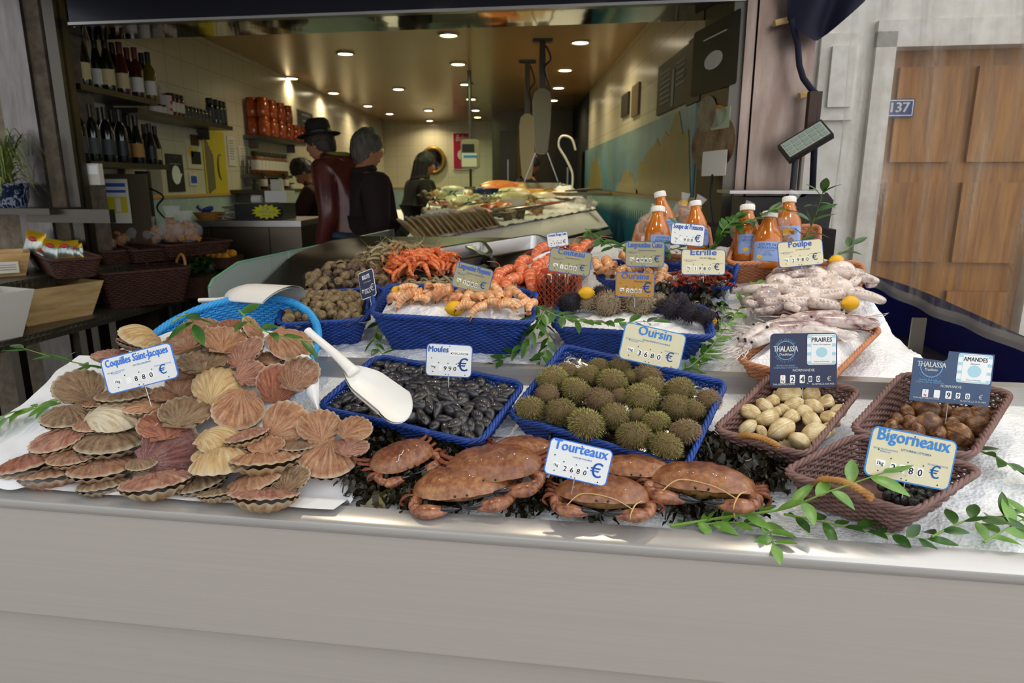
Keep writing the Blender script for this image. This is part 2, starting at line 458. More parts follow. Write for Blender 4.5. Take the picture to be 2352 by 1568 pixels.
# ------------------------------------------------------------------ downlights in the shop ceiling
M_LENS = mat('lamp_glow', (1, .88, .62, 1), .5, emit=22); M_LENSG = mat('lamp_glow_green', (.85, 1, .42, 1), .5, emit=22)
M_RING = mat('lamp_ring', 'b9b09a', .3, .6)
def make_light(i, px, py, green):
    p = onz(px, py, ZC)
    side = 'left' if px < 700 else 'middle' if px < 1180 else 'right'
    t = thing('ceiling_light', '', 'ceiling light', (p.x, p.y, ZC), group='recessed downlights in the shop ceiling')
    b = MB(); b.tube([(.075 * math.cos(q), .075 * math.sin(q), -.006) for q in [2 * PI * k / 20 for k in range(20)]], .012, 6, closed=True); b.build('frame', M_RING, t)
    b = MB(); b.lathe([(.068, -.004), (.060, -.012), (.03, -.016)], 20); b.build('lens', M_LENSG if green else M_LENS, t)
    ld = bpy.data.lights.new('downlight', 'AREA'); ld.shape = 'DISK'; ld.size = .1; ld.energy = L_IN; ld.spread = R(150)
    ld.color = (.80, 1, .48) if green else (1, .82, .54)
    lo = bpy.data.objects.new('lamp', ld); C.objects.link(lo); lo.parent = t; lo.location = (0, 0, -.03)
    return t
L_IN = 5.5
LIGHTS = [(530, 124, 0, 'warm downlight nearest the wine shelf, tilted oval glow'), (793, 121, 0, 'warm round downlight over the man in the hat, nearest to the shop front'),
 (1030, 78, 1, 'large green-tinted downlight just below the mirrored soffit'), (1333, 95, 0, 'large warm downlight nearest the blackboard, at the right front'),
 (1052, 145, 1, 'green-tinted downlight, second of the green row from the front'), (1298, 159, 0, 'warm downlight second from the front in the right-hand row'),
 (669, 178, 0, 'small warm downlight above the small framed sign and jars'), (766, 212, 0, 'warm slanting downlight directly above the brown hat'),
 (915, 203, 0, 'warm double-glow downlight in the middle of the ceiling'), (1070, 192, 1, 'green-tinted downlight, third of the green row from the front'),
 (1283, 200, 0, 'warm downlight third from the front in the right-hand row, beside the scale cable'), (1082, 226, 1, 'green-tinted downlight, fourth of the green row from the front'),
 (1270, 229, 0, 'small warm downlight half behind the large hanging scale'), (845, 242, 0, 'warm downlight above the grey-haired person'),
 (895, 260, 0, 'warm downlight to the right of the grey-haired head'), (984, 252, 0, 'warm double downlight above the round mirror'),
 (1092, 252, 1, 'green-tinted downlight, fifth of the green row from the front'), (1097, 268, 1, 'green-tinted downlight, farthest of the green row'),
 (987, 276, 0, 'small warm downlight nearest above the mirror'), (935, 283, 0, 'small greenish downlight near the left end of the back wall'),
 (1022, 290, 0, 'small rectangular-looking downlight beside the pink poster'), (1163, 278, 0, 'warm downlight at the kitchen opening'), (1268, 292, 0, 'small warm downlight over the kitchen hose')]
for i, (px, py, g, lab) in enumerate(LIGHTS):
    t = make_light(i, px, py, g); t['label'] = lab
# canopy over the stall, with three warm spots under it
b = MB()
b.hexa([W(-3.2, -.5, 2.55), W(.9, -.5, 2.55), W(.9, 1.6, 2.95), W(-3.2, 1.6, 2.95), W(-3.2, -.5, 2.58), W(.9, -.5, 2.58), W(.9, 1.6, 2.98), W(-3.2, 1.6, 2.98)])
for u in (-3.2, .87): b.hexa([W(u, -.5, 2.4), W(u + .03, -.5, 2.4), W(u + .03, 2, 2.6), W(u, 1.6, 2.6), W(u, -.5, 2.57), W(u + .03, -.5, 2.57), W(u + .03, 1.6, 2.97), W(u, 1.6, 2.97)])
tag(b.build('awning', M_NAVY), 'navy canvas awning over the stall', 'awning')
for u, lab in ((-.95, 'warm spot lamp under the awning above the scallops'), (.05, 'warm spot lamp under the awning above the crabs'), (.95, 'warm spot lamp under the awning above the clams')):
    p = W(u, .7, 2.55)
    t = thing('spot_lamp', lab, 'spot lamp', p, group='spot lamps under the awning')
    b = MB(); b.lathe([(.03, .12), (.055, .1), (.07, 0), (.066, 0), (.05, .08)], 16); b.build('lamp_shade', M_BLACKM, t)
    b = MB(); b.lathe([(.001, .02), (.06, .02), (.06, .03), (.001, .03)], 16); b.build('lens', M_LENS, t)
    ld = bpy.data.lights.new('spot', 'AREA'); ld.shape = 'DISK'; ld.size = .12; ld.energy = 3.0; ld.color = (1, .85, .62); ld.spread = R(140)
    lo = bpy.data.objects.new('lamp', ld); C.objects.link(lo); lo.parent = t
# ------------------------------------------------------------------ the stall: steel counter, ice, glass screen, rails
UL, UR = -1.40, 1.36
ZE = .826
t = thing('display_counter', 'long brushed stainless steel display counter with a rolled front edge', 'counter', W(0, 0, 0))
inv = t.matrix_basis.inverted(); INV = Matrix.Translation(-W(0, 0, 0))
def cpart(name, mb, m): return mb.build(name, m, t, M=INV)
b = MB()
for z0, z1, v in ((.535, .80, .006), (-.0, .545, .028)):
    b.hexa([W(UL - 1, v, z0), W(UR + .4, v, z0), W(UR + .4, v + .02, z0), W(UL - 1, v + .02, z0), W(UL - 1, v, z1), W(UR + .4, v, z1), W(UR + .4, v + .02, z1), W(UL - 1, v + .02, z1)])
cpart('front_panel', b, M_PANEL)
b = MB()
prof = [(.012, .795), (.002, .80), (-.004, .812), (-.002, .822), (.006, .828), (.06, .832), (.066, .80)]
vs = []; 
for uu in (UL - 1, UR + .4): vs += [W(uu, v, z) for v, z in prof]
k = len(prof); b.add(vs, [(i, i + 1, k + i + 1, k + i) for i in range(k - 1)])
cpart('front_edge', b, M_EDGE)
b = MB()                                    # the body under the ice
uvbox(b, UL, UR, .07, .62, .3, .76); uvbox(b, UL + .25, UR, .62, 1.9, .3, .9); cpart('body', b, M_STEELD)
b = MB(); uvbox(b, UR - .01, UR + .01, .0, 2.0, .3, .87); b.tube([W(UR, .05, .875), W(UR, 1.95, .875)], .012, 8); cpart('side_panel', b, M_STEEL)
b = MB()                                    # bright rail between lower and upper tier
uvbox(b, UL + .3, UR - .02, .612, .66, .92, .996); cpart('tier_rail', b, M_EDGE)
b = MB(); p = onH(2096, 880); p = atv(2096, 862, .86); uvbox(b, uv_of(p)[0] - .02, uv_of(p)[0] + .018, .86, .868, .8, atv(2100, 730, .86).z); cpart('upright_post', b, M_STEELD)

# crushed ice
m_ice, nt, bs = _new('crushed_ice')
bs.inputs['Base Color'].default_value = (.95, .955, .96, 1); bs.inputs['Roughness'].default_value = .32
bs.inputs['Subsurface Weight'].default_value = .0
vec = mapped(nt, 'Object', (1, 1, 1), False)
vo = nt.nodes.new('ShaderNodeTexVoronoi'); vo.inputs['Scale'].default_value = 130; nt.links.new(vec, vo.inputs['Vector'])
f = math_(nt, 'ADD', vo.outputs['Distance'], math_(nt, 'MULTIPLY', noise_(nt, vec, 40, 3), .8))
bump(nt, bs, f, .45, .006)
def ice_h(u, v):
    p = V((u * 9, v * 9, 0)); q = V((u * 38, v * 38, 3)); r = V((u * 110, v * 110, 5))
    return .012 * noise.noise(p) + .0055 * noise.noise(q) + .003 * noise.noise(r)
def ice_patch(name, u0, u1, v0, v1, du, label, zoff=0.0, edge=None):
    b = MB(); nu, nv = max(2, int((u1 - u0) / du)), max(2, int((v1 - v0) / du))
    def fn(a, c):
        v = lerp(v0, v1, c); u = lerp(u0, u1 if edge is None else min(u1, pw(v, edge)), a)
        drop = .10 * sstep(v, 1.12, 1.2) * (1 - sstep(u, -.1, .1)) if v0 > .5 else 0
        return W(u, v, H(u, v) - drop + zoff + ice_h(u, v) * sstep(min(v - v0, v1 - v), 0, .03))
    b.grid(fn, nu, nv)
    o = b.build(name, m_ice, smooth=180); tag(o, label, 'ice', kind='stuff'); return o
ice_patch('crushed_ice', -.75, UR - .03, .067, .612, .0075, 'crushed ice on the lower tier under the crabs and front baskets', -.012)
ice_patch('crushed_ice', UL + .42, UR - .03, .66, 1.75, .0085, 'crushed ice heaped on the upper tier under the blue baskets and bottles', .004, [(.66, 1.10), (.9, 1.03), (1.1, 1.0), (1.3, .96), (1.5, .9)])

b = MB(); b.grid(lambda a, c: W(lerp(-1.2, 0.02, a), lerp(1.12, 2.3, c), H(lerp(-1.2, .02, a), lerp(1.12, 2.3, c)) - .03), 8, 12); cpart('tray_deck', b, M_STEELD)
# glass screen along the aisle
m_glass, nt, bs = _new('screen_glass')
bs.inputs['Base Color'].default_value = (.82, .93, .86, 1); bs.inputs['Roughness'].default_value = .03; bs.inputs['Transmission Weight'].default_value = .0; bs.inputs['Alpha'].default_value = .22
bs.inputs['Specular IOR Level'].default_value = .8
M_GLASSEDGE = mat('glass_edge', '5f9a78', .2, alpha=.9)
ug = -1.23; g = [(1.0, 1.62), (1.635, 3.1)]
for i, (v0, v1) in enumerate(g):
    tt = thing('glass_screen', ('near pane of the green-edged glass screen beside the blue basket', 'far pane of the green-edged glass screen beside the grey shrimps')[i], 'glass screen', W(ug, v0, 1.0), group='glass screens along the aisle')
    I2 = Matrix.Translation(-W(ug, v0, 1.0))
    z1 = 1.205
    lo = .95
    b = MB(); b.hexa([W(ug, v0, lo), W(ug + .008, v0, lo), W(ug + .008, v1, lo), W(ug, v1, lo), W(ug, v0, z1 - (.05 if i == 0 else 0)), W(ug + .008, v0, z1 - (.05 if i == 0 else 0)), W(ug + .008, v1, z1), W(ug, v1, z1)]) if i else b.prism([], 0) if False else None
    if i == 0:
        pts = [(v0, lo), (v1, lo), (v1, z1), (v0 + .2, z1), (v0 + .03, 1.165), (v0, 1.14)]
    else: pts = [(v0, lo), (v1, lo), (v1, z1), (v0, z1)]
    b = MB(); k = len(pts)
    b.add([W(ug, a, z) for a, z in pts] + [W(ug + .008, a, z) for a, z in pts], [tuple(reversed(range(k))), tuple(range(k, 2 * k))] + [(j, (j + 1) % k, k + (j + 1) % k, k + j) for j in range(k)])
    b.build('pane', m_glass, tt, M=I2)
    b = MB(); b.tube([W(ug + .004, a, z) for a, z in pts[1:]] , .0045, 5); b.build('edge', M_GLASSEDGE, tt, M=I2)
    if i == 0:
        b = MB(); uvbox(b, ug - .01, ug + .02, v0 - .03, v0 + .02, .95, 1.1); b.build('clamp', M_STEEL, tt, M=I2)
b = MB(); uvbox(b, ug - .01, ug + .01, 1.0, 3.1, .2, .96); uvbox(b, ug - .01, ug + .5, 1.9, 2.5, .2, .97); tag(b.build('counter_base', M_STEELD), 'dark steel base of the display under the glass screen', 'counter')
# ------------------------------------------------------------------ wicker baskets
M_BLUEW = mat('blue_wicker', '1a4294', .38, col2='143376', scale=30, spec=.5)
M_LBLUEW = mat('light_blue_wicker', '3ba2e2', .4, col2='2a8fd4', scale=25)
M_PINKW = mat('pink_wicker', 'c98a63', .6, col2='b5764f', scale=40)
M_MAUVEW = mat('mauve_wicker', '82625a', .55, col2='6d4f48', scale=40)
M_BROWNW = mat('brown_wicker', '4a2a1c', .6, col2='3a1f14', scale=40)
M_CANE = mat('natural_cane', 'b98544', .5, col2='a06f35', scale=40)
def rpath(L, W_, r, n):                   # n points evenly round a rounded rectangle
    r = min(r, L / 2 - 1e-4, W_ / 2 - 1e-4)
    sx, sy = L - 2 * r, W_ - 2 * r; per = 2 * sx + 2 * sy + 2 * PI * r; out = []
    for i in range(n):
        d = per * i / n
        for k in range(4):
            s = (sx, sy)[k % 2]; ang = PI / 2 * k
            cx, cy = ((1, -1), (1, 1), (-1, 1), (-1, -1))[k]
            ccx, ccy = cx * sx / 2, cy * sy / 2
            dx, dy = math.cos(ang), math.sin(ang); ox, oy = math.sin(ang), -math.cos(ang)
            px, py = ccx + ox * r - dx * s, ccy + oy * r - dy * s
            if d <= s: out.append((px + dx * d, py + dy * d, ox, oy)); break
            d -= s
            if d <= PI / 2 * r:
                q = ang - PI / 2 + d / r; out.append((ccx + r * math.cos(q), ccy + r * math.sin(q), math.cos(q), math.sin(q))); break
            d -= PI / 2 * r
        else: out.append(out[0])
    return out, per
def basket(label, M, L, W_, h, wick, flare=.03, cr=.03, row=.0062, sp=.013, tr=.0032, rim=.006, rimmat=None, handles=(), hmat=None, name='wicker_basket', group=None, hh=.045, lift=None, ppt=3, rimn=4, shear=0.0):
    t = thing(name, label, 'basket', M=M, group=group)
    per = 2 * (L + W_) - 8 * cr + 2 * PI * cr
    ns = max(8, int(per / sp / 2) * 2); n = ns * ppt
    rows = max(2, int(h / row))
    lf = lift or (lambda x, y: 0.0)
    S4 = Matrix(((1, shear, 0, 0), (0, 1, 0, 0), (0, 0, 1, 0), (0, 0, 0, 1)))
    b = MB(); b.T = S4
    top, _ = rpath(L, W_, cr, n)
    bot, _ = rpath(L - 2 * flare, W_ - 2 * flare, max(.012, cr - flare * .4), n)
    for k in range(rows):
        f = (k + .5) / rows
        pts = []
        for i in range(n):
            a, c = bot[i], top[i]
            x, y, ox, oy = [lerp(a[j], c[j], f) for j in range(4)]
            w = math.cos(PI * i / ppt + PI * k) * tr * .8
            pts.append((x + ox * w, y + oy * w, h * f + lf(x, y) * f))
        b.tube(pts, tr, 5, closed=True)
    for i in range(0, n, ppt):
        a, c = bot[i], top[i]
        b.tube([(a[0], a[1], 0), (c[0], c[1], h + lf(c[0], c[1]))], tr * .7, 4, cap=False)
    b.build('weave', wick, t, smooth=180)
    b = MB(); b.T = S4; b.prism([(p[0], p[1]) for p in bot[::ppt]], .006); b.build('bottom', wick, t)
    b = MB(); b.T = S4; m = int(per / .006); rp, _ = rpath(L, W_, cr, m)
    for s in range(rimn):
        pts = []
        for i, (x, y, ox, oy) in enumerate(rp):
            q = 2 * PI * (s / rimn + round(per / .07) * i / m)
            pts.append((x + ox * rim * .75 * math.cos(q), y + oy * rim * .75 * math.cos(q), h + lf(x, y) + rim * .75 * math.sin(q)))
        b.tube(pts, rim * .72, 5, closed=True)
    b.build('rim', rimmat or wick, t, smooth=180)
    for side in handles:
        b = MB(); b.T = S4
        ax = 1 if side in ('l', 'r') else 0
        sg = -1 if side in ('l', 'f') else 1
        half = (W_ if ax else L) * .22
        for s in range(3):
            pts = []
            for i in range(17):
                q = i / 16; k = lerp(-half, half, q); z = h + hh * math.sin(PI * q) ** .6 + .004 * math.sin(q * 30 + s * 2)
                o = sg * ((L if ax else W_) / 2 + .004 * math.cos(q * 30 + s * 2) + .01 * math.sin(PI * q))
                pts.append((o, k, z) if ax else (k, o, z))
            b.tube(pts, .0048, 6)
        b.build('handle', hmat or wick, t, smooth=180)
    return t
def rim_frame(FL, FR, BL, h, W_=None):     # basket matrix from three rim corners
    x = FR - FL; y = BL - FL
    L = x.length; x = x.normalized(); y = y - x * y.dot(x); w = W_ or y.length; y = y.normalized(); z = x.cross(y)
    c = FL + x * L / 2 + y * w / 2 - z * h
    return frame(c, x, y, z), L, w

# ------------------------------------------------------------------ price tags
M_TAGW = mat('tag_white', 'dfe0dc', .3); M_TAGC = mat('tag_cream', 'd8d0ae', .3, col2='d2c8a2', scale=12); M_TAGY = mat('tag_yellow', 'a8780c', .35)
M_TAGO = mat('tag_olive', '9c976f', .3, col2='8f8a64', scale=12)
M_TAGN = mat('tag_navy', '1d2448', .35); M_TAGN2 = mat('tag_slate', '33496a', .4, col2='3b5272', scale=15)
M_INKB = mat('ink_blue', '2c7fc6', .4); M_INKD = mat('ink_deep_blue', '2b57a8', .4); M_BLACK = mat('ink_black', '141414', .4); M_WHITE = mat('ink_white', 'eeeeea', .4); M_RED = mat('ink_red', 'c8303a', .4); M_PALE = mat('ink_pale_blue', '7fb4dc', .4); M_GREY = mat('ink_grey', '8b8f96', .5)
M_HOLE = mat('hole_dark', '26241f', .6)
def plane_hit(px, py, c, n):
    d = ray(px, py); return CAM + d * ((c - CAM).dot(n) / d.dot(n))
def tag_frame(TL, TR, BL, zc, tilt=12, yaw=0):
    cx, cy = (TR[0] + BL[0]) / 2, (TR[1] + BL[1]) / 2
    d = ray(cx, cy); c = CAM + d * zc
    n = Euler((0, 0, R(yaw))).to_matrix() @ V((0, -math.cos(R(tilt)), math.sin(R(tilt))))
    tl, tr, bl = [plane_hit(*p, c, n) for p in (TL, TR, BL)]
    x = (tr - tl); w = x.length; x.normalize(); y = n.cross(x); h = (tl - bl).dot(y)
    return frame((tr + bl) / 2, x, y, n), w, h
def plate(mb, w, h, r=.05, th=.0016, z0=0):
    mb.prism([(x, y) for x, y in rrect(w, h, r * min(w, h) * 2)], th, z0=z0)
def price_tag(label, TL, TR, BL, zc, title, latin, price, board=None, ink=None, title_h=.2, ty=.28, tilt=12, yaw=0, pin=.03, tw=.86, euro=.17, note='', small=True, kg='1kg', cat='price tag', tx=0, grp='price tags stuck in the seafood'):
    if zc is None or zc < 0: zc = zc_of(onH((TR[0] + BL[0]) / 2, TR[1] + (BL[1] - TL[1]) + 40, .06 if zc is None else -zc))
    M, w, h = tag_frame(TL, TR, BL, zc, tilt, yaw)
    t = thing('price_tag', label, cat, M=M, group=grp)
    board, ink = board or M_TAGC, ink or M_INKB
    b = MB(); b.mi = 1; plate(b, w, h, .07, .0014, -.0014); b.mi = 0; plate(b, w * .965, h * .945, .06, .0004, 0); b.build('board', [board, ink], t)
    z = .0010
    b = MB()
    for k in range(5):                      # broad slanting nib: the letters swept along the pen's edge
        o_ = (k - 2) * title_h * h * .020
        put_text(b, title, w * tx + o_, h * ty + o_ * .75, h * title_h, bold=.004, width=w * tw * .97, z=z + .00004 * k)
    if latin: put_text(b, latin, w * .05, h * (ty - .14), h * .045, bold=.01, z=z)
    put_text(b, '€', w * .3, -h * .3, h * euro * 1.5, bold=.015, z=z)
    if small:
        put_text(b, 'PECHE EN ATLANTIQUE', -w * .44, h * .06, h * .033, align='L', z=z); put_text(b, 'NORD-EST', -w * .36, h * .015, h * .033, align='L', z=z)
        put_text(b, 'TECHNIQUE DE PECHE', w * .2, -h * .06, h * .033, align='L', z=z, width=w * .24)
    b.build('lettering', ink, t, smooth=0)
    b = MB(); b.mi = 0
    digs = list(price); n = len(digs); x0, dx = -w * .18, w * .105; k = 0
    b2 = []
    for ch in digs:
        if ch == ',':
            b2.append((ch, x0 + (k - .5) * dx, .12)); continue
        b.prism([(x0 + k * dx + x, -h * .24 - h * .012 * k * 0 + y) for x, y in rrect(w * .07, h * .17, w * .012)], .0006, z0=.0004)
        if ch != ' ': b2.append((ch, x0 + k * dx, .14))
        k += 1
    b.prism([(-w * .33 + x, -h * .2 + y) for x, y in rrect(w * .11, h * .12, w * .012)], .0006, z0=.0004)
    b.mi = 1
    for ch, x, s in b2: put_text(b, ch, x, -h * .24 - h * (s / 2 if ch != ',' else .12), h * s * (1 if ch != ',' else .5), bold=.02, z=.0015)
    put_text(b, kg, -w * .33, -h * .235, h * .075, bold=.02, z=.0015)
    b.mi = 2
    for x, y in ((-.38, .05), (-.22, -.08), (-.02, -.09), (.16, -.1), (.33, -.06), (-.34, -.36), (.36, -.42), (-.06, -.43), (0, -.44), (.0, .43)):
        b.prism([(x * w + .0014 * math.cos(q), y * h + .0014 * math.sin(q)) for q in [k * PI / 4 for k in range(8)]], .0006, z0=.0003)
    if note: b.mi = 1; put_text(b, note, w * .2, h * .1, h * .09, shear=.3, z=z)
    b.build('price_print', [M_WHITE, M_BLACK, M_HOLE], t, smooth=0)
    if pin:
        b = MB(); b.tube([(0, -h * .3, -.003), (.002, -h * .5 - pin, -.004)], .0014, 6); b.build('pin', M_STEEL, t)
    return t
# ------------------------------------------------------------------ leaves, seaweed
def leaf_mat(name, c1, c2): return mat(name, c1, .35, col2=c2, scale=18, spec=.6)
M_LEAF = leaf_mat('ruscus_leaf', '274a16', '3f6a22'); M_LEAFL = leaf_mat('ruscus_leaf_light', '4f7a2c', '6f9a3e'); M_STEM = mat('green_stem', '6f8f3a', .5)
def leaf(mb, base, d, up, L, wd, curl=.15):
    d = V(d).normalized(); s = d.cross(V(up)); s = s.normalized() if s.length > 1e-4 else d.orthogonal().normalized(); n = s.cross(d)
    k = 7; vs, uv = [], []
    for i in range(k):
        t = i / (k - 1); w = wd * math.sin(PI * min(1, t * .96 + .02)) ** .8 * (1 - .25 * t)
        c = V(base) + d * (L * t) - n * (curl * L * t * t)
        vs += [c - s * w + n * w * .25, c, c + s * w + n * w * .25]; uv += [(0, t), (.5, t), (1, t)]
    fs = []
    for i in range(k - 1):
        a = i * 3; fs += [(a, a + 1, a + 4, a + 3), (a + 1, a + 2, a + 5, a + 4)]
    mb.add(vs, fs, uv)
def branch(label, pts, nleaf, L, wd, seed, m=None, r=.0022, group='sprigs of greenery', tw=None, spread=.9, start=.05):
    rg = random.Random(seed)
    P = spline(pts, 40); o = P[0]
    t = thing('greenery_sprig', label, 'greenery', o, group=group)
    b = MB(); b.T = Matrix.Translation(-o); b.tube(P, lambda x: r * (1.2 - .8 * x), 5); b.build('stem', M_STEM, t)
    b = MB(); b.T = Matrix.Translation(-o)
    for i in range(nleaf):
        f = start + (1 - start) * (i + .3) / nleaf; k = min(38, int(f * 39)); p = P[k]; d = (P[k + 1] - P[k]).normalized()
        s = d.cross(V((0, 0, 1))); s = s.normalized() if s.length > .1 else V((1, 0, 0))
        sg = 1 if i % 2 else -1
        q = rg.uniform(-.7, .9)
        dd = d * rg.uniform(.35, .9) + s * sg * spread * rg.uniform(.6, 1.2) + V((0, 0, q * .6))
        leaf(b, p, dd, V((rg.uniform(-.4, .4), rg.uniform(-.8, .1), 1)), L * rg.uniform(.7, 1.25), wd * rg.uniform(.75, 1.2), rg.uniform(-.1, .35))
    leaf(b, P[-1], P[-1] - P[-3], V((0, -.3, 1)), L, wd, .1)
    b.build('leaves', m or M_LEAF, t, smooth=180)
    return t
M_WEED = mat('seaweed', '16140d', .38, col2='2c2613', scale=30, spec=.4, coat=.1); M_WEED2 = mat('seaweed_green', '3f3d12', .25, col2='5a4d12', scale=30, coat=.4)
def seaweed(label, cells, n, seed, L=.09, wd=.008, hgt=.03, m=None):
    rg = random.Random(seed); b = MB()
    for i in range(n):
        (px, py, rx, ry) = rg.choice(cells)
        q = rg.random() * 2 * PI; k = rg.random() ** .5
        p = onH(px + rx * k * math.cos(q), py + ry * k * math.sin(q)) + V((0, 0, rg.uniform(.0, hgt)))
        a = rg.uniform(0, 2 * PI); d = V((math.cos(a), math.sin(a) * .8, rg.uniform(-.1, .35)))
        ln = L * rg.uniform(.5, 1.2); pts = []; w0 = wd * rg.uniform(.5, 1.3)
        side = V((-d.y, d.x, rg.uniform(-.6, .6))).normalized()
        k = 8; vs, uv = [], []
        x = V(p); ph = rg.uniform(0, 6)
        for j in range(k):
            t = j / (k - 1)
            wob = .006 * math.sin(ph + t * 9)
            w = w0 * (.35 + .9 * math.sin(PI * min(.93, t + .1))) * (1 + .35 * math.sin(t * 17 + ph))
            c = x + V((0, 0, wob)) + side * .004 * math.sin(ph * 2 + t * 11)
            zmin = H(*uv_of(c)) + .003
            if c.z < zmin: c.z = zmin + rg.uniform(0, .006)
            tw = Matrix.Rotation(ph + t * 1.8, 3, d.normalized())
            vs += [c - tw @ side * w, c + tw @ side * w]; uv += [(0, t), (1, t)]
            x = x + d * ln / k + V((0, 0, -.004 * t * k * .3))
        b.add(vs, [(2 * j, 2 * j + 1, 2 * j + 3, 2 * j + 2) for j in range(k - 1)], uv)
    o = b.build('seaweed', m or M_WEED, smooth=180); tag(o, label, 'seaweed', kind='stuff'); return o
# ------------------------------------------------------------------ scallops
HV = [(.05, .02), (.12, .045), (.22, .075), (.35, .115), (.5, .15), (.7, .17)]
def hump(u, v):
    return pw(v, HV) * sstep(u, -.2, -.5) * (1 - .6 * sstep(u, -1.0, -1.4))
def onheap(px, py, off=0.0):
    d = ray(px, py).normalized(); t = .9
    while t < 4:
        p = CAM + d * t; u, v = uv_of(p)
        if p.z <= H(u, v) + hump(u, v) + off: break
        t += .004
    return p
def face_frame(p, asp, phi, rho=0, flip=False):
    c = (CAM - p).normalized(); up = V((0, 0, 1)); up = (up - c * up.dot(c)).normalized(); rt = up.cross(c)
    n = c * asp + (up * math.cos(R(rho)) + rt * math.sin(R(-rho))) * math.sqrt(max(0, 1 - asp * asp))
    e = rt * math.cos(R(phi)) + up * math.sin(R(phi))
    dn = c.dot(n)
    d = e - c * (e.dot(n) / max(.12, dn)); d = (d - n * d.dot(n)).normalized()
    if flip: n = -n
    return frame(p, d.cross(n), d, n)      # local y = lip direction, z = outward face
def shell_mat(name, base, mid, dark, rib, spots=.5, crust=None):
    m, nt, b = _new(name)
    uv = nt.nodes.new('ShaderNodeUVMap'); o = sep(nt, uv.outputs[0])
    oi = nt.nodes.new('ShaderNodeObjectInfo')
    comb = nt.nodes.new('ShaderNodeCombineXYZ')
    nt.links.new(math_(nt, 'MULTIPLY', o[0], 14), comb.inputs[0]); nt.links.new(math_(nt, 'MULTIPLY', o[1], 1.2), comb.inputs[1]); nt.links.new(math_(nt, 'MULTIPLY', oi.outputs['Random'], 60), comb.inputs[2])
    streak = noise_(nt, comb.outputs[0], 2.2, 4)
    comb2 = nt.nodes.new('ShaderNodeCombineXYZ')
    nt.links.new(math_(nt, 'MULTIPLY', o[1], 9), comb2.inputs[1]); nt.links.new(math_(nt, 'MULTIPLY', oi.outputs['Random'], 60), comb2.inputs[2])
    ring = noise_(nt, comb2.outputs[0], 1.6, 3)
    c1 = ramp(nt, [(.36, dark), (.5, mid), (.66, base)], streak)
    c2 = mixc(nt, ramp(nt, [(.5, (0, 0, 0, 1)), (.8, (.5, .5, .5, 1))], ring), c1, base)
    vec = mapped(nt, 'Object', (1, 1, 1))
    blot = noise_(nt, vec, 16, 6, .8)
    sp = mixc(nt, 1.0, ramp(nt, [(.42, (.04, .04, .04, 1)), (.6, (spots, spots, spots, 1))], noise_(nt, vec, 4, 3)), ramp(nt, [(.47, (0, 0, 0, 1)), (.56, (1, 1, 1, 1))], noise_(nt, vec, 38, 5, .8)), 'MULTIPLY')
    c3 = mixc(nt, sp, c2, crust or 'd6ccb6')
    ribv = math_(nt, 'ABSOLUTE', math_(nt, 'SINE', math_(nt, 'MULTIPLY', o[0], PI * 15)))
    c4 = mixc(nt, math_(nt, 'MULTIPLY', ribv, rib), c3, dark)
    c4 = mixc(nt, ramp(nt, [(.9, (0, 0, 0, 1)), (.985, (.55, .55, .55, 1))], o[1]), c4, 'e0d2b4')
    nt.links.new(c4, b.inputs['Base Color']); b.inputs['Roughness'].default_value = .5; b.inputs['Specular IOR Level'].default_value = .4
    bump(nt, b, blot, .5, .05)
    return m
SM = {'br': shell_mat('scallop_brown', 'b08566', 'a06a4c', '74492f', .18), 'or': shell_mat('scallop_orange', 'cfa47c', 'b8805a', '8f5c40', .18, .3),
      'cr': shell_mat('scallop_cream', 'e2cda0', 'd3b27c', 'b98a52', .2, .15, 'e8dcc0'), 'wh': shell_mat('scallop_white', 'e6dcc8', 'dfcfae', 'c2a679', .15, .2, 'f0ead8'),
      'pu': shell_mat('scallop_purple', '9a6a60', '84504a', '5a3634', .22, .5, 'b5a7a2'), 'pk': shell_mat('scallop_pink', 'c79a80', 'b07460', '86503f', .18, .4, 'cdbba0'),
      'ru': shell_mat('scallop_crusted', 'a88c70', '8f6c50', '664c38', .12, .8, '9f9470'), 'rd': shell_mat('scallop_red', 'b97856', 'a05a40', '743c2a', .22, .25)}
M_SLOW = shell_mat('scallop_lower', 'dcc8a0', 'c39a68', '9a6a42', .35, .15, 'e8dcc0')
def valve(dome, sgn, ribs=15, crust=0.0, seed=1):
    b = MB(); nu, nv = 121, 15
    rg = random.Random(seed)
    def fn(a, c):
        psi = R(lerp(-52, 232, a)); e = math.cos(a * 2 * PI * ribs)
        bx, by = .52 * math.cos(psi), .02 + .48 * math.sin(psi)
        k = c ** .85; x, y = bx * k, -.49 + (by + .49) * k
        rr = math.hypot(x / .52, (y - .02) / .48) if y > -.3 else max(math.hypot(x / .52, (y - .02) / .48), 0)
        z = dome * max(0, 1 - min(1, rr) ** 2.4) + .012 * e * k
        z += .012 + crust * noise.noise(V((x * 7 + seed, y * 7, seed))) * min(1, 4 * (1 - c) + .3)
        if c > .97: z = .006 + .012 * e
        return (x * (1 + .012 * e * c), y + .012 * e * c * c, sgn * z)
    b.grid(fn, nu, nv)
    for sx in (-1, 1):                     # ears beside the hinge
        def ear(a, c):
            x = lerp(.0, .30, a) * sx; y = -.50 + lerp(0, .24, c) * (1 - .15 * a) + .02 * a
            return (x, y, sgn * (.008 + .02 * (1 - a) * c + .006 * math.cos(a * 16)))
        b.grid(ear, 8, 5)
    return b
VU = [valve(.07, 1, 15, .02, 3).mesh('valve', [SM['br']], 180), valve(.10, 1, 14, .03, 8).mesh('valve', [SM['br']], 180), valve(.05, 1, 16, .045, 5).mesh('valve', [SM['br']], 180)]
VL = valve(.24, -1, 15, 0, 2).mesh('valve', [M_SLOW], 180); VDM = valve(.26, 1, 15, .0, 4).mesh('valve', [SM['cr']], 180)
_VM = {}
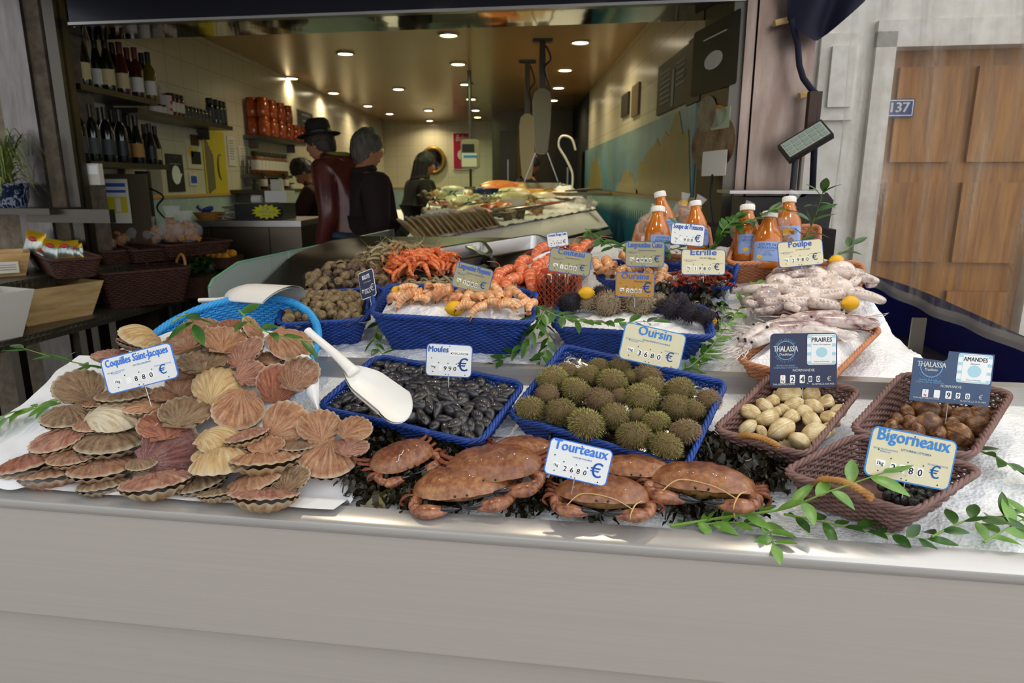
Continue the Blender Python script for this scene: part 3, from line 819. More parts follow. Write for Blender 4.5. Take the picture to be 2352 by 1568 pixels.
def vmesh(me, m):
    k = (me.name, m.name)
    if k not in _VM: c = me.copy(); c.materials.clear(); c.materials.append(m); _VM[k] = c
    return _VM[k]
DESC = {'br': 'brown speckled', 'or': 'orange-brown', 'cr': 'pale cream', 'wh': 'white ridged', 'pu': 'dark purple-brown', 'pk': 'pinkish', 'ru': 'crusted grey-brown', 'rd': 'reddish-brown'}
# zoomed-picture x, y, width, aspect, lip direction, roll, colour, own label
SCAL = [(1205, 190, 240, .5, 95, 0, 'br', 'brown speckled scallop at the top of the heap under the leaves'), (1385, 175, 150, .5, 85, 0, 'rd', 'small reddish scallop at the top of the heap beside the standing one'), (840, 250, 260, .42, 160, -25, 'cr', 'pale yellow striped scallop tilted up above the price tag'), (780, 285, 160, .2, 170, -25, 'br', 'dark scallop edge beneath the pale striped one above the tag'),
 (1120, 262, 310, .4, 100, 18, 'br', 'large brown scallop lying tilted right of the tag corner'), (1345, 262, 270, .6, 80, -10, 'or', 'orange-brown fan scallop near the top with its hinge towards the front'), (1515, 200, 190, .5, 130, -60, 'or', 'scallop standing on edge at the top of the heap'), (1740, 290, 290, .7, -40, -20, 'or', 'orange scallop at the upper right against the blue basket'),
 (1472, 335, 260, .5, 62, 35, 'pk', 'pinkish orange scallop leaning below the standing one'), (1620, 372, 200, .4, 90, 0, 'br', 'dark brown scallop in the gap below the orange upper-right one'), (1795, 465, 260, .8, 60, 15, 'br', 'brown rough scallop at the right edge against the white cloth'), (1215, 392, 310, .42, 95, 0, 'ru', 'crusted brown scallop just right of the price tag'),
 (1120, 510, 260, .75, 60, 20, 'or', 'orange scallop with pale barnacles left of the cream fan'), (1310, 545, 310, .8, 65, 0, 'cr', 'large cream fan scallop in the centre of the heap'), (1505, 460, 190, .85, 20, 0, 'pk', 'small pinkish scallop between the cream fan and the red one'), (1668, 522, 260, .97, 75, 0, 'rd', 'reddish-brown upright fan scallop with a white hinge at right of centre'),
 (475, 545, 290, .75, 120, 0, 'ru', 'round flat crusted scallop left of the price tag'), (745, 592, 320, .32, -90, 0, 'ru', 'scallop lying flat beneath the price tag'), (985, 585, 200, .45, 90, 0, 'br', 'dark scallop behind the pin of the price tag'), (590, 645, 170, .32, -90, 0, 'br', 'small brown scallop edge below the round flat one'),
 (405, 722, 290, .5, -100, 0, 'ru', 'brown speckled scallop at the left edge of the heap above the white cloth'), (695, 728, 350, .5, -8, 0, 'wh', 'white ridged scallop lying left of centre'), (850, 660, 240, .4, 170, 0, 'or', 'orange and white scallop at the foot of the tag pin'), (1115, 695, 320, .6, 60, 0, 'ru', 'crusted greenish-brown scallop in the middle of the heap'),
 (1430, 680, 310, .85, -105, 0, 'or', 'orange-brown crusted scallop with its hinge up, below the cream fan'), (1712, 755, 290, .9, 40, 20, 'or', 'brown scallop with a broad cream margin at the right of the heap'), (985, 770, 310, .6, 95, 0, 'rd', 'reddish-brown scallop behind the big purple one'), (1028, 912, 370, .92, 25, 0, 'pu', 'big dark purple-brown scallop in the front middle'),
 (1310, 865, 270, .6, -20, 0, 'cr', 'scallop with orange rays and white margin right of the purple one'), (1480, 835, 270, .3, -95, 10, 'pk', 'pink scallop lying edge-on in the middle right'), (1915, 780, 270, .78, 95, 0, 'or', 'orange-brown scallop with its hinge forward at the right edge'), (2130, 795, 220, .7, 30, 0, 'or', 'rightmost scallop of the heap, beside the mussel basket'),
 (345, 860, 320, .42, -150, 14, 'pk', 'pale pink scallop tilted at the left side'), (675, 865, 410, .42, -90, 0, 'ru', 'thick crusted closed scallop in the left front'), (180, 995, 370, .32, -90, 8, 'rd', 'leftmost front scallop gaping over the cloth'), (430, 965, 270, .4, -90, 0, 'br', 'dark scallop wedged behind the leftmost front ones'),
 (625, 1022, 400, .34, -90, 0, 'br', 'closed brown scallop facing forward in the front left'), (1345, 1012, 400, .3, -90, 0, 'cr', 'cream scallop with wavy lip in the front middle'), (1590, 965, 430, .32, -90, -3, 'or', 'wide gaping scallop right of the wavy cream one'), (1970, 975, 350, .72, -100, 0, 'or', 'large crusted orange scallop at the right front, barnacles round its edge'),
 (2115, 905, 210, .55, 30, 0, 'pk', 'reddish scallop partly under the barnacled one at right'), (935, 1112, 410, .32, -90, 0, 'pk', 'pink scallop with pale scalloped lip along the front edge'), (1215, 1112, 310, .36, -100, 12, 'ru', 'mossy brown scallop along the front edge'), (1525, 1112, 360, .36, -90, 14, 'or', 'orange tilted scallop along the front edge'),
 (1745, 1100, 250, .6, 60, 20, 'ru', 'dark crusted scallop leaning at the right of the front row'), (620, 1128, 290, .32, -90, 0, 'ru', 'flat crusted scallop touching the steel edge at left'), (1300, 1182, 220, .25, -90, 0, 'ru', 'low crusted scallop against the steel edge in the middle'), (1590, 1190, 410, .26, -90, -8, 'pk', 'long reddish scallop lying against the steel edge'),
 (330, 1068, 380, .2, -90, -4, 'br', 'brown scallop pressed flat above the white cloth fold'), (850, 1005, 180, .5, -60, 0, 'ru', 'small crusted scallop under the purple one'), (1600, 895, 220, .5, 90, 0, 'or', 'orange scallop showing only its back in the middle right'), (1790, 895, 220, .35, -90, 0, 'ru', 'thin crusted scallop under the cream-margined one'),
 (660, 352, 210, .2, 120, 0, 'pk', 'pink scallop edge at the white cloth left of the tag'), (1100, 445, 200, .5, 90, 0, 'br', 'brown scallop hidden behind the tag and the crusted ones'), (1240, 960, 180, .5, -90, 0, 'cr', 'cream scallop hinge peeping out beside the purple one'), (560, 770, 220, .45, -120, 0, 'br', 'brown scallop half under the white ridged one')]
for k, (zx, zy, w, asp, phi, rho, mk, lab) in enumerate(SCAL):
    px, py = zx / 2.613, 680 + zy / 2.613
    p = onheap(px, py, .012 + .012 * (k % 3))
    s = w / 2.613 * mpp(p) / 1.06
    M = face_frame(p, asp, phi, rho) @ Matrix.Diagonal((s, s, s, 1))
    t = thing('scallop', lab, 'scallop', M=M, group='scallops heaped in front of the light blue basket')
    if mk in ('wh', 'cr'):
        link('domed_valve', vmesh(VDM, SM[mk]), t); link('flat_valve', vmesh(VU[0], SM['br']), t, TR((0, 0, 0), (0, PI, 0), (1, 1, .6)))
    else:
        link('flat_valve', vmesh(VU[k % 3], SM[mk]), t, TR((0, 0, .006), (R(1.5 + 3 * (asp < .34)), 0, 0))); link('domed_valve', vmesh(VL, M_SLOW if k % 3 else SM[mk]), t)
# white cloth under the heap
b = MB()
def cl(a, c):
    u, v = lerp(-1.42, -.38 - .40 * sstep(c, .2, .8), a), lerp(.02, .60, c)
    z = H(u, v) + max(.006, hump(u, v) - .03) + .008 * noise.noise(V((u * 7, v * 7, 2))) + .004 * noise.noise(V((u * 25, v * 22, 4)))
    if v < .07: z = max(z, .842)
    return W(u + .03 * noise.noise(V((v * 6, 1, 0))), v + .02 * noise.noise(V((u * 5, 0, 1))), z)
b.grid(cl, 110, 60)
m_cloth = mat('white_cloth', 'e9e9ea', .85, bmp=.2, scale=200, bdist=.001)
b.build('cloth', m_cloth, smooth=180); tag(bpy.data.objects['cloth'], 'white cloth spread under the heap of scallops', 'cloth')
# roll of cloth lying on the steel edge at the far left
b = MB()
def fl(a, c):
    p = onz(lerp(-60, 178, a), lerp(1075, 1113, c) + 8 * math.sin(a * 4), .845)
    return p + V((0, 0, .018 * math.sin(PI * c) * (1 - a ** 3) + .004 * math.sin(a * 14)))
b.grid(fl, 30, 10); tag(b.build('cloth', m_cloth, smooth=180), 'rolled white cloth edge resting on the steel rim at far left', 'cloth')
# right hand flap of cloth rising along the basket
b = MB()
def fr(a, c):
    px, py = lerp(lerp(690, 733, min(1, c * 3)), lerp(640, 738, c), a), lerp(790, 960, c)
    return onheap(px, py, .0 + .015 * math.sin(PI * a))
b.grid(fr, 10, 20); tag(b.build('cloth', m_cloth, smooth=180), 'white cloth flap rising at the right of the scallop heap', 'cloth')

# round light blue basket lying tilted behind the heap
Pf = onH(500, 950, .03); d = ray(528, 690); zz = 1.4
while (CAM + d * zz - Pf).length < .53 or zz < zc_of(Pf): zz += .005
Pb = CAM + d * zz; y = Pb - Pf; x = V((CA, -SA, 0)); x = (x - y.normalized() * x.dot(y.normalized())).normalized(); z = x.cross(y.normalized())
Dm = y.length; cen = (Pf + Pb) / 2
basket('round light blue wicker basket tipped forward behind the scallops', frame(cen - z * .15, x, y, z), Dm, Dm, .15, M_LBLUEW, flare=.05, cr=Dm / 2, row=.0075, sp=.016, tr=.0042, rim=.009, rimn=5)
price_tag('white tag with blue border reading Coquilles Saint-Jacques', (230, 826), (393, 784), (248, 908), 1.62, 'Coquilles Saint-Jacques', 'PECTEN MAXIMUS', ' 8,80', M_TAGW, mat('ink_royal', '2f74d8', .4), title_h=.21, ty=.24, pin=.05, tw=.9)
# ------------------------------------------------------------------ mussels
m_mus, nt, bs = _new('mussel_shell')
vec = mapped(nt, 'Object', (1, 1, 1)); f = noise_(nt, vec, 60, 4); oi = nt.nodes.new('ShaderNodeObjectInfo')
tint = mixc(nt, oi.outputs['Random'], ramp(nt, [(.4, '19181c'), (.58, '2f2b28'), (.72, '655440')], f), ramp(nt, [(.4, '15151a'), (.57, '252934'), (.72, '6f5c48')], f))
nt.links.new(tint, bs.inputs['Base Color']); bs.inputs['Roughness'].default_value = .24; bs.inputs['Coat Weight'].default_value = .4; bump(nt, bs, noise_(nt, vec, 90, 2), .15, .002)
def mussel_mesh(gape):
    b = MB()
    for sg in (-1, 1):
        def fn(a, c):
            q = PI * (a - .5)                     # across one valve
            t = c; w = .275 * math.sin(PI * min(1, t ** .75)) ** .75 * (1 + .2 * t) + .004
            x = (t - .5) + 0.0
            y = w * math.sin(q) + .08 * (t - .5) ** 2 - .02
            z = sg * (.22 * math.cos(q) * math.sin(PI * t ** .7) ** .8 + .004 + gape * max(0, t - .2) * (.5 + .5 * math.sin(q)))
            return (x, y, z)
        b.grid(fn, 13, 15)
    return b.mesh('mussel', m_mus, 180)
MUS = [mussel_mesh(0), mussel_mesh(.0), mussel_mesh(.06)]
FL, FR, BL, BR = onH(728, 935, .055), onH(1100, 1020, .055), onH(912, 826, .06), onH(1206, 856, .06)
Mb, L, w = rim_frame(FL, FR, (BL + BR - FR + FL) / 2 if False else BL + (FR - FL) * -.15, .07)
basket('blue wicker basket of black mussels with a white scoop in it', Mb, L, w, .07, M_BLUEW, flare=.03, cr=.035, handles=('f',), hh=.012)
rg = random.Random(4)
pts = []
tries = 0
while len(pts) < 150 and tries < 9000:
    tries += 1
    x, y = rg.uniform(-.5, .5) * (L - .05), rg.uniform(-.5, .5) * (w - .05)
    if all((x - a) ** 2 + (y - c) ** 2 > .0215 ** 2 for a, c, _ in pts): pts.append((x, y, .052 + .034 * math.exp(-((x - .02) / .13) ** 2 - ((y + .02) / .11) ** 2) + rg.uniform(0, .012)))
for k, (x, y, z) in enumerate(pts):
    o = link('mussel', MUS[k % 3], None)
    s = rg.uniform(.046, .062)
    o.matrix_world = Mb @ TR((x, y, z), (rg.uniform(-.9, .9) + (PI / 2 if k % 3 == 0 else 0), rg.uniform(-.5, .5), rg.uniform(0, 2 * PI)), s)
    tag(o, 'black glossy mussel piled in the blue basket', 'mussel', 'mussels in the blue basket')
# scoops
def scoop(label, P0, P1, P2, wd, tilt=0):      # handle end, bowl neck, bowl lip
    P0, P1, P2 = V(P0), V(P1), V(P2)
    y = (P2 - P1); Lb = y.length; y.normalize(); up = V((0, 0, 1)); x = y.cross(up).normalized(); z = x.cross(y)
    x, z = (Matrix.Rotation(R(tilt), 3, y) @ x), (Matrix.Rotation(R(tilt), 3, y) @ z)
    t = thing('scoop', label, 'scoop', M=frame(P1, x, y, z))
    b = MB()
    def bowl(a, c):
        q = lerp(-1.55, 1.55, a); r = wd / 2 * (min(1, (.12 + c * 2.2)) ** .5)
        zz = -math.cos(q) * r * .8 + r * .2
        return (math.sin(q) * r * (1 + .12 * c), c * Lb * (1 + .25 * math.cos(q) * c) , zz - .004)
    b.grid(bowl, 17, 12)
    def bowl2(a, c):
        p = V(bowl(a, c)); return (p.x * .95, p.y, p.z * .94 + .003)
    b.grid(bowl2, 17, 12); b.build('bowl', M_WHITEP, t, smooth=180)
    Minv = frame(P1, x, y, z).inverted()
    a0, a1 = Minv @ P0, V((0, .02, .0))
    b = MB(); b.tube(spline([a0, a0.lerp(a1, .12), a0.lerp(a1, .6) + V((0, 0, .004)), a1], 16), lambda q: .0105 - .004 * math.sin(PI * q) * .3 + .006 * q ** 3, 10, flat=.75); b.build('handle', M_WHITEP, t, smooth=180)
def onray(px, py, zc): return CAM + ray(px, py) * zc
scoop('white plastic scoop stuck into the mussels', onray(706, 758, 1.62), onray(800, 845, 1.56), onray(905, 925, 1.50), .085, 14)
price_tag('white tag reading Moules with a glued strip, behind the mussels', (985, 787), (1091, 793), (972, 862), None, 'Moules', '', ' 990', M_TAGC if False else M_TAGW, M_INKD, title_h=.19, ty=.24, tw=.44, tx=-.24, euro=.26, small=False, note='', pin=.03, yaw=0)
tg = bpy.data.objects['price_tag.001']
b = MB(); b.mi = 0; b.prism([(x + .026, y + .0185) for x, y in rrect(.052, .014, .002)], .0006, z0=.0006); b.mi = 1; put_text(b, "D'IRLANDE", .026, .0155, .006, z=.0014)
for x in (.005, .047): b.prism([(x + a, .0185 + c) for a, c in rrect(.003, .003, .0005)], .0008, z0=.0008)
b.build('glued_strip', [M_WHITE, M_BLACK], tg, smooth=0)

# ------------------------------------------------------------------ sea urchins
def urchin_mesh(seed, col, tip, n=900, ln=.27, r=.012):
    rg = random.Random(seed); b = MB(); b.ball((0, 0, 0), (.42, .42, .33), 14, 9); b.mi = 1
    for i in range(n):
        z = 1 - 2 * (i + .5) / n; q = i * 2.399963
        d = V((math.sqrt(1 - z * z) * math.cos(q), math.sqrt(1 - z * z) * math.sin(q), z))
        d = (d + V((rg.uniform(-.3, .3), rg.uniform(-.3, .3), rg.uniform(-.3, .3)))).normalized()
        p = V((d.x * .41, d.y * .41, d.z * .32)); L = ln * rg.uniform(.5, 1.05) * .5
        s = d.orthogonal().normalized(); u = d.cross(s)
        vs = [p + s * r, p - s * r * .5 + u * r * .87, p - s * r * .5 - u * r * .87, p + d * L + V((rg.uniform(-.02, .02), rg.uniform(-.02, .02), -.02))]
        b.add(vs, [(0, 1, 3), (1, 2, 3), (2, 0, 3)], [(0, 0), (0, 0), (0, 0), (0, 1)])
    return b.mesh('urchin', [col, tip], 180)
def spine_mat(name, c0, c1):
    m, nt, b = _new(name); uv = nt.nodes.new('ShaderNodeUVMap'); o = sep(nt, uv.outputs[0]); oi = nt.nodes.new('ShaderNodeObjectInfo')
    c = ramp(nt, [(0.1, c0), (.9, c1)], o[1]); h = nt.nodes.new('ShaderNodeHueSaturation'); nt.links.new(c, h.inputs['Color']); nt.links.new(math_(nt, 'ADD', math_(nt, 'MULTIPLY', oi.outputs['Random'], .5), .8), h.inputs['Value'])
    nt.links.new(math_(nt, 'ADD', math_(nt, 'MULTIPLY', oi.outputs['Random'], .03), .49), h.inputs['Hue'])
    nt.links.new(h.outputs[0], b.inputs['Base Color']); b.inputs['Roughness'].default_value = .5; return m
M_UB = mat('urchin_body', '6a5836', .8)
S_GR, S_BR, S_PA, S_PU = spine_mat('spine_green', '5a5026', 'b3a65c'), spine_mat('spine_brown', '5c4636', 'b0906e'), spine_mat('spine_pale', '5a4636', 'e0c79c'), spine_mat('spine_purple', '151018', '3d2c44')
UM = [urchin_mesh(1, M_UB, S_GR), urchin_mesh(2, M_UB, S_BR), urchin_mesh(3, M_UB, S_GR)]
FL, FR, BL, BR = onH(1170, 955, .05), onH(1575, 1075, .05), onH(1300, 792, .10), onH(1668, 885, .10)
yy = ((BL - FL) + (BR - FR)) / 2
Mb, L, w = rim_frame(FL, FR, FL + yy, .065)
basket('blue wicker basket lined with foil holding green-brown sea urchins', Mb, L, w, .065, M_BLUEW, flare=.02, cr=.02)
SHEAR = {}
def sheared(M): return Matrix.Identity(4)
m_foil, nt, bs = _new('foil'); bs.inputs['Base Color'].default_value = (.55, .55, .56, 1); bs.inputs['Metallic'].default_value = 1; bs.inputs['Roughness'].default_value = .25
bump(nt, bs, noise_(nt, mapped(nt, 'Object', (1, 1, 1), False), 25, 4, .5, 1.0), .7, .012)
def foil(label, Mb, L, w, z, ov=.0, seed=0, rise=.03):
    b = MB(); b.T = sheared(Mb)
    def fn(a, c):
        x, y = (a - .5) * (L + ov), (c - .5) * (w + ov)
        e = max(abs(a - .5), abs(c - .5)) * 2
        return (x, y, z + rise * max(0, e - .75) * 4 * .25 * 4 + .006 * noise.noise(V((x * 22, y * 22, seed))) + .004 * noise.noise(V((x * 60, y * 60, seed))))
    b.grid(fn, 50, 40); o = b.build('foil_sheet', m_foil, smooth=180, M=Mb); tag(o, label, 'foil'); return o
foil('aluminium foil lining the basket under the green urchins', Mb, L - .03, w - .03, .03, .01, 1, .014)
URC = [(370, 470, 230), (480, 420, 180), (625, 445, 190), (705, 385, 165), (870, 385, 180), (930, 450, 130), (800, 487, 225), (1065, 440, 215), (1095, 530, 190), (545, 555, 225), (335, 582, 180), (215, 680, 220), (430, 700, 235), (715, 622, 225), (1015, 607, 255), (1285, 550, 225), (1500, 620, 195), (1270, 672, 235), (1400, 690, 180), (860, 590, 130), (825, 737, 225), (620, 797, 275), (1120, 782, 205), (985, 732, 130), (960, 882, 265), (1330, 852, 235), (1190, 952, 245)]
rowl = lambda y: 'back' if y < 500 else 'second' if y < 640 else 'third' if y < 780 else 'front'
def place_row(items, rown, fmt):
    out = {}
    for r in set(rown(i[1]) for i in items):
        its = sorted([i for i in items if rown(i[1]) == r])
        for k, i in enumerate(its): out[i] = fmt(r, k + 1, len(its))
    return out
ORD = ['first', 'second', 'third', 'fourth', 'fifth', 'sixth', 'seventh', 'eighth', 'ninth', 'tenth', 'eleventh', 'twelfth', 'thirteenth', 'fourteenth']
lab = place_row(URC, rowl, lambda r, k, n: '%s spiny sea urchin on foil, %s from the left in the %s row' % ('green-brown', ORD[k - 1], r))
for k, it in enumerate(URC):
    zx, zy, wz = it; px, py = 1150 + zx / 3.137, 720 + zy / 3.137
    p = onH(px, py, .085 if zy < 640 else .075)
    s = wz / 3.137 * mpp(p) * 1.05
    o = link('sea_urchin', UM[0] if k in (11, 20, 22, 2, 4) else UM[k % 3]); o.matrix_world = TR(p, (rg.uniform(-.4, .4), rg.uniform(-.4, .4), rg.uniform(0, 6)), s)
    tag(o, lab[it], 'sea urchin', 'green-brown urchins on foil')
price_tag('large cream tag reading Oursin above the green urchins', (1438, 738), (1579, 769), (1418, 822), None, 'Oursin', 'PARACENTROTUS LIVIDUS', '36,80', M_TAGC, M_INKB, title_h=.25, ty=.24, tw=.55, pin=.05)

# ------------------------------------------------------------------ clams and winkles in mauve baskets
def clam_mesh(ridge, nr, thick=.36):
    b = MB()
    for sg in (-1, 1):
        def fn(a, c):
            q = 2 * PI * a; r = c
            x = .5 * r * math.cos(q) * (1 + .04 * math.sin(q)); y = .43 * r * math.sin(q) - .10 * r * r * abs(math.cos(q)) ** 2 + .05
            cx, cy = x, y - .30 * (1 - r)                # the umbo is drawn to one side
            z = sg * (thick * (1 - r ** 2.4) ** .75 + ridge * math.sin(r * nr) * (1 - r) ** .2 * r + .001)
            return (cx, -cy, z)
        b.grid(fn, 28, 22, wrapu=True)
    return b
def clam_mat(name, a, c, d, rough=.5, rings=14):
    m, nt, b = _new(name); uv = nt.nodes.new('ShaderNodeUVMap'); o = sep(nt, uv.outputs[0]); vec = mapped(nt, 'Object', (1, 1, 1)); f = noise_(nt, vec, 3, 4)
    r = math_(nt, 'SINE', math_(nt, 'MULTIPLY', o[1], rings * 6)); c1 = ramp(nt, [(.38, d), (.52, c), (.62, a)], f)
    nt.links.new(mixc(nt, math_(nt, 'MULTIPLY', math_(nt, 'ADD', r, 1), .32), c1, d), b.inputs['Base Color']); b.inputs['Roughness'].default_value = rough; return m
CL1 = clam_mesh(.018, 70, .30).mesh('clam', clam_mat('venus_clam', 'e6d8b2', 'd9c798', 'b89a6a', .6), 180)
CL2 = clam_mesh(.003, 60, .40).mesh('clam', clam_mat('dog_cockle', 'b88a5e', '8a5e3a', '50331f', .42), 180)
m_wk = mat('winkle_shell', '2b2a28', .3, col2='4a4a44', scale=3)
def winkle():
    b = MB()
    def fn(a, c):
        t = a * 3.2; q = 2 * PI * t; s = math.exp(.62 * (t - 3.2)) ; w = 2 * PI * c
        return (math.cos(q) * s * (.32 + .3 * math.cos(w) * .9), math.sin(q) * s * (.32 + .3 * math.cos(w) * .9), -.62 * s + .36 * s * math.sin(w) + .35)
    b.grid(fn, 60, 12, wrapv=True); return b.mesh('winkle', m_wk, 180)
WK = winkle()
def corner_basket(label, FL, FR, BR, BL, h, wick, dz=.06, **k):
    fl, fr, br, bl = [onH(p[0], p[1], h - .004) for p in (FL, FR, BR, BL)]
    x = ((fr - fl) + (br - bl)) / 2; y = ((bl - fl) + (br - fr)) / 2; c = (fl + fr + br + bl) / 4
    sh = max(-.5, min(.5, x.normalized().dot(y) / max(1e-6, (y - x.normalized() * x.normalized().dot(y)).length)))
    M, L, w = rim_frame(c - x / 2 - y / 2, c + x / 2 - y / 2, c - x / 2 + y / 2, h)
    z = M.to_3x3() @ V((0, 0, 1)); M.translation = c - z * h
    SHEAR[tuple(round(q, 4) for q in M.translation)] = sh
    return basket(label, M, L, w, h, wick, shear=sh, **k), M, L, w
SHEAR = {}
def sheared(M): k = SHEAR.get(tuple(round(q, 4) for q in M.translation), 0.0); return Matrix(((1, k, 0, 0), (0, 1, 0, 0), (0, 0, 1, 0), (0, 0, 0, 1)))
_, MP, LP, WP = corner_basket('mauve wicker basket of pale ridged clams', (1650, 988), (1842, 1046), (1982, 897), (1772, 852), .075, M_MAUVEW, handles=('f', 'b'), hmat=M_CANE, hh=.02, flare=.025, tr=.0036, row=.0072, sp=.015, cr=.025, name='wicker_basket')
_, MA, LA, WA = corner_basket('mauve wicker basket of brown dog cockles behind the winkles', (1948, 988), (2238, 1050), (2320, 903), (2078, 857), .085, M_MAUVEW, handles=('f', 'b'), hmat=M_MAUVEW, hh=.03, flare=.03, tr=.0038, row=.0076, sp=.016, cr=.03)
_, MG, LG, WG = corner_basket('mauve wicker basket with cane handles holding winkles at the front right', (1797, 1084), (2092, 1180), (2258, 1078), (1965, 1000), .085, M_MAUVEW, handles=('f', 'b'), hmat=M_CANE, hh=.03, flare=.035, tr=.0038, row=.0076, sp=.016, cr=.03)
def shells(items, mesh, name, cat, group, fmt, plane, zoff, sc=1.0, rown=lambda y: 'only'):
    lab = place_row(items, rown, fmt)
    for it in items:
        zx, zy, wz = it; px, py = 1600 + zx / 2.8, 720 + zy / 2.8
        n = plane.to_3x3() @ V((0, 0, 1)); c = plane @ V((0, 0, zoff)); p = plane_hit(px, py, c, n)
        s = wz / 2.8 * mpp(p) * sc
        o = link(name, mesh); o.matrix_world = TR(p + V((0, 0, s * .1)), (rg.uniform(-.6, .6) + .6, rg.uniform(-.6, .6), rg.uniform(0, 6.28)), s)
        tag(o, lab[it], cat, group)
PR = [(590, 530, 160), (735, 530, 115), (620, 595, 125), (480, 575, 110), (830, 580, 120), (755, 610, 120), (440, 605, 120), (345, 655, 140), (450, 695, 155), (910, 635, 110), (600, 685, 135), (690, 640, 100), (860, 695, 130), (540, 770, 185), (325, 745, 125), (765, 790, 165), (745, 710, 145), (660, 840, 135), (550, 640, 110), (420, 770, 90), (845, 752, 90), (510, 650, 100)]
shells(PR, CL1, 'clam', 'clam', 'pale clams in the mauve basket', lambda r, k, n: 'pale ridged clam, %s from the left in the %s row of its basket' % (ORD[k - 1], r), MP, .055, 1.12, lambda y: 'back' if y < 600 else 'middle' if y < 700 else 'front')
for i in range(26):
    x, y = rg.uniform(-.5, .5) * (LP - .07), rg.uniform(-.5, .5) * (WP - .07)
    if i >= 12: break
    o = link('clam', CL1); o.matrix_world = MP @ TR(sheared(MP) @ V((x, y, .03)), (rg.random() * 3, rg.random() * 3, 0), .05); tag(o, 'pale ridged clam at the bottom of the pile, mostly covered', 'clam', 'pale clams in the mauve basket')
AM = [(1350, 640, 100), (1470, 640, 165), (1600, 640, 100), (1280, 690, 95), (1370, 710, 100), (1490, 722, 150), (1630, 722, 105), (1705, 680, 135), (1790, 730, 145), (1690, 802, 165), (1560, 782, 110), (1820, 660, 125), (1740, 650, 90), (1250, 730, 90), (1650, 752, 110), (1420, 760, 100)]
shells(AM, CL2, 'cockle', 'cockle', 'brown dog cockles', lambda r, k, n: 'brown dog cockle, %s from the left in the %s row under the tag' % (ORD[k - 1], r), MA, .05, 1.1, lambda y: 'back' if y < 685 else 'front')
BG = [(1190, 1115, 70), (1270, 1145, 100), (1335, 1150, 80), (1390, 1150, 70), (1440, 1165, 90), (1500, 1170, 60), (1320, 1205, 90), (1370, 1190, 70), (1425, 1200, 85), (1395, 1222, 70), (1480, 1130, 70), (1230, 1175, 80), (1280, 1200, 80), (1460, 1210, 60), (1350, 1110, 80), (1420, 1110, 80)]
shells(BG, WK, 'winkle', 'winkle', 'dark winkles in the front right basket', lambda r, k, n: 'dark grey winkle, %s from the left below the tag edge' % ORD[k - 1] if n < 14 else 'dark grey winkle shell lying in the front right basket', MG, .03, 1.15)
price_tag('large cream tag reading Bigorneaux at the front right', (2003, 975), (2200, 1014), (1983, 1090), None, 'Bigorneaux', 'LITTORINA LITTOREA', '29,80', M_TAGC, M_INKB, title_h=.25, ty=.25, tw=.86, pin=.03)
price_tag('white tag reading Tourteaux standing among the crabs', (1270, 1003), (1414, 1036), (1243, 1085), None, 'Tourteaux', 'CANCER PAGURUS', '26,80', M_TAGW, mat('ink_royal', '2f74d8', .4), title_h=.27, ty=.22, tw=.88, euro=.26, small=False, pin=.03)
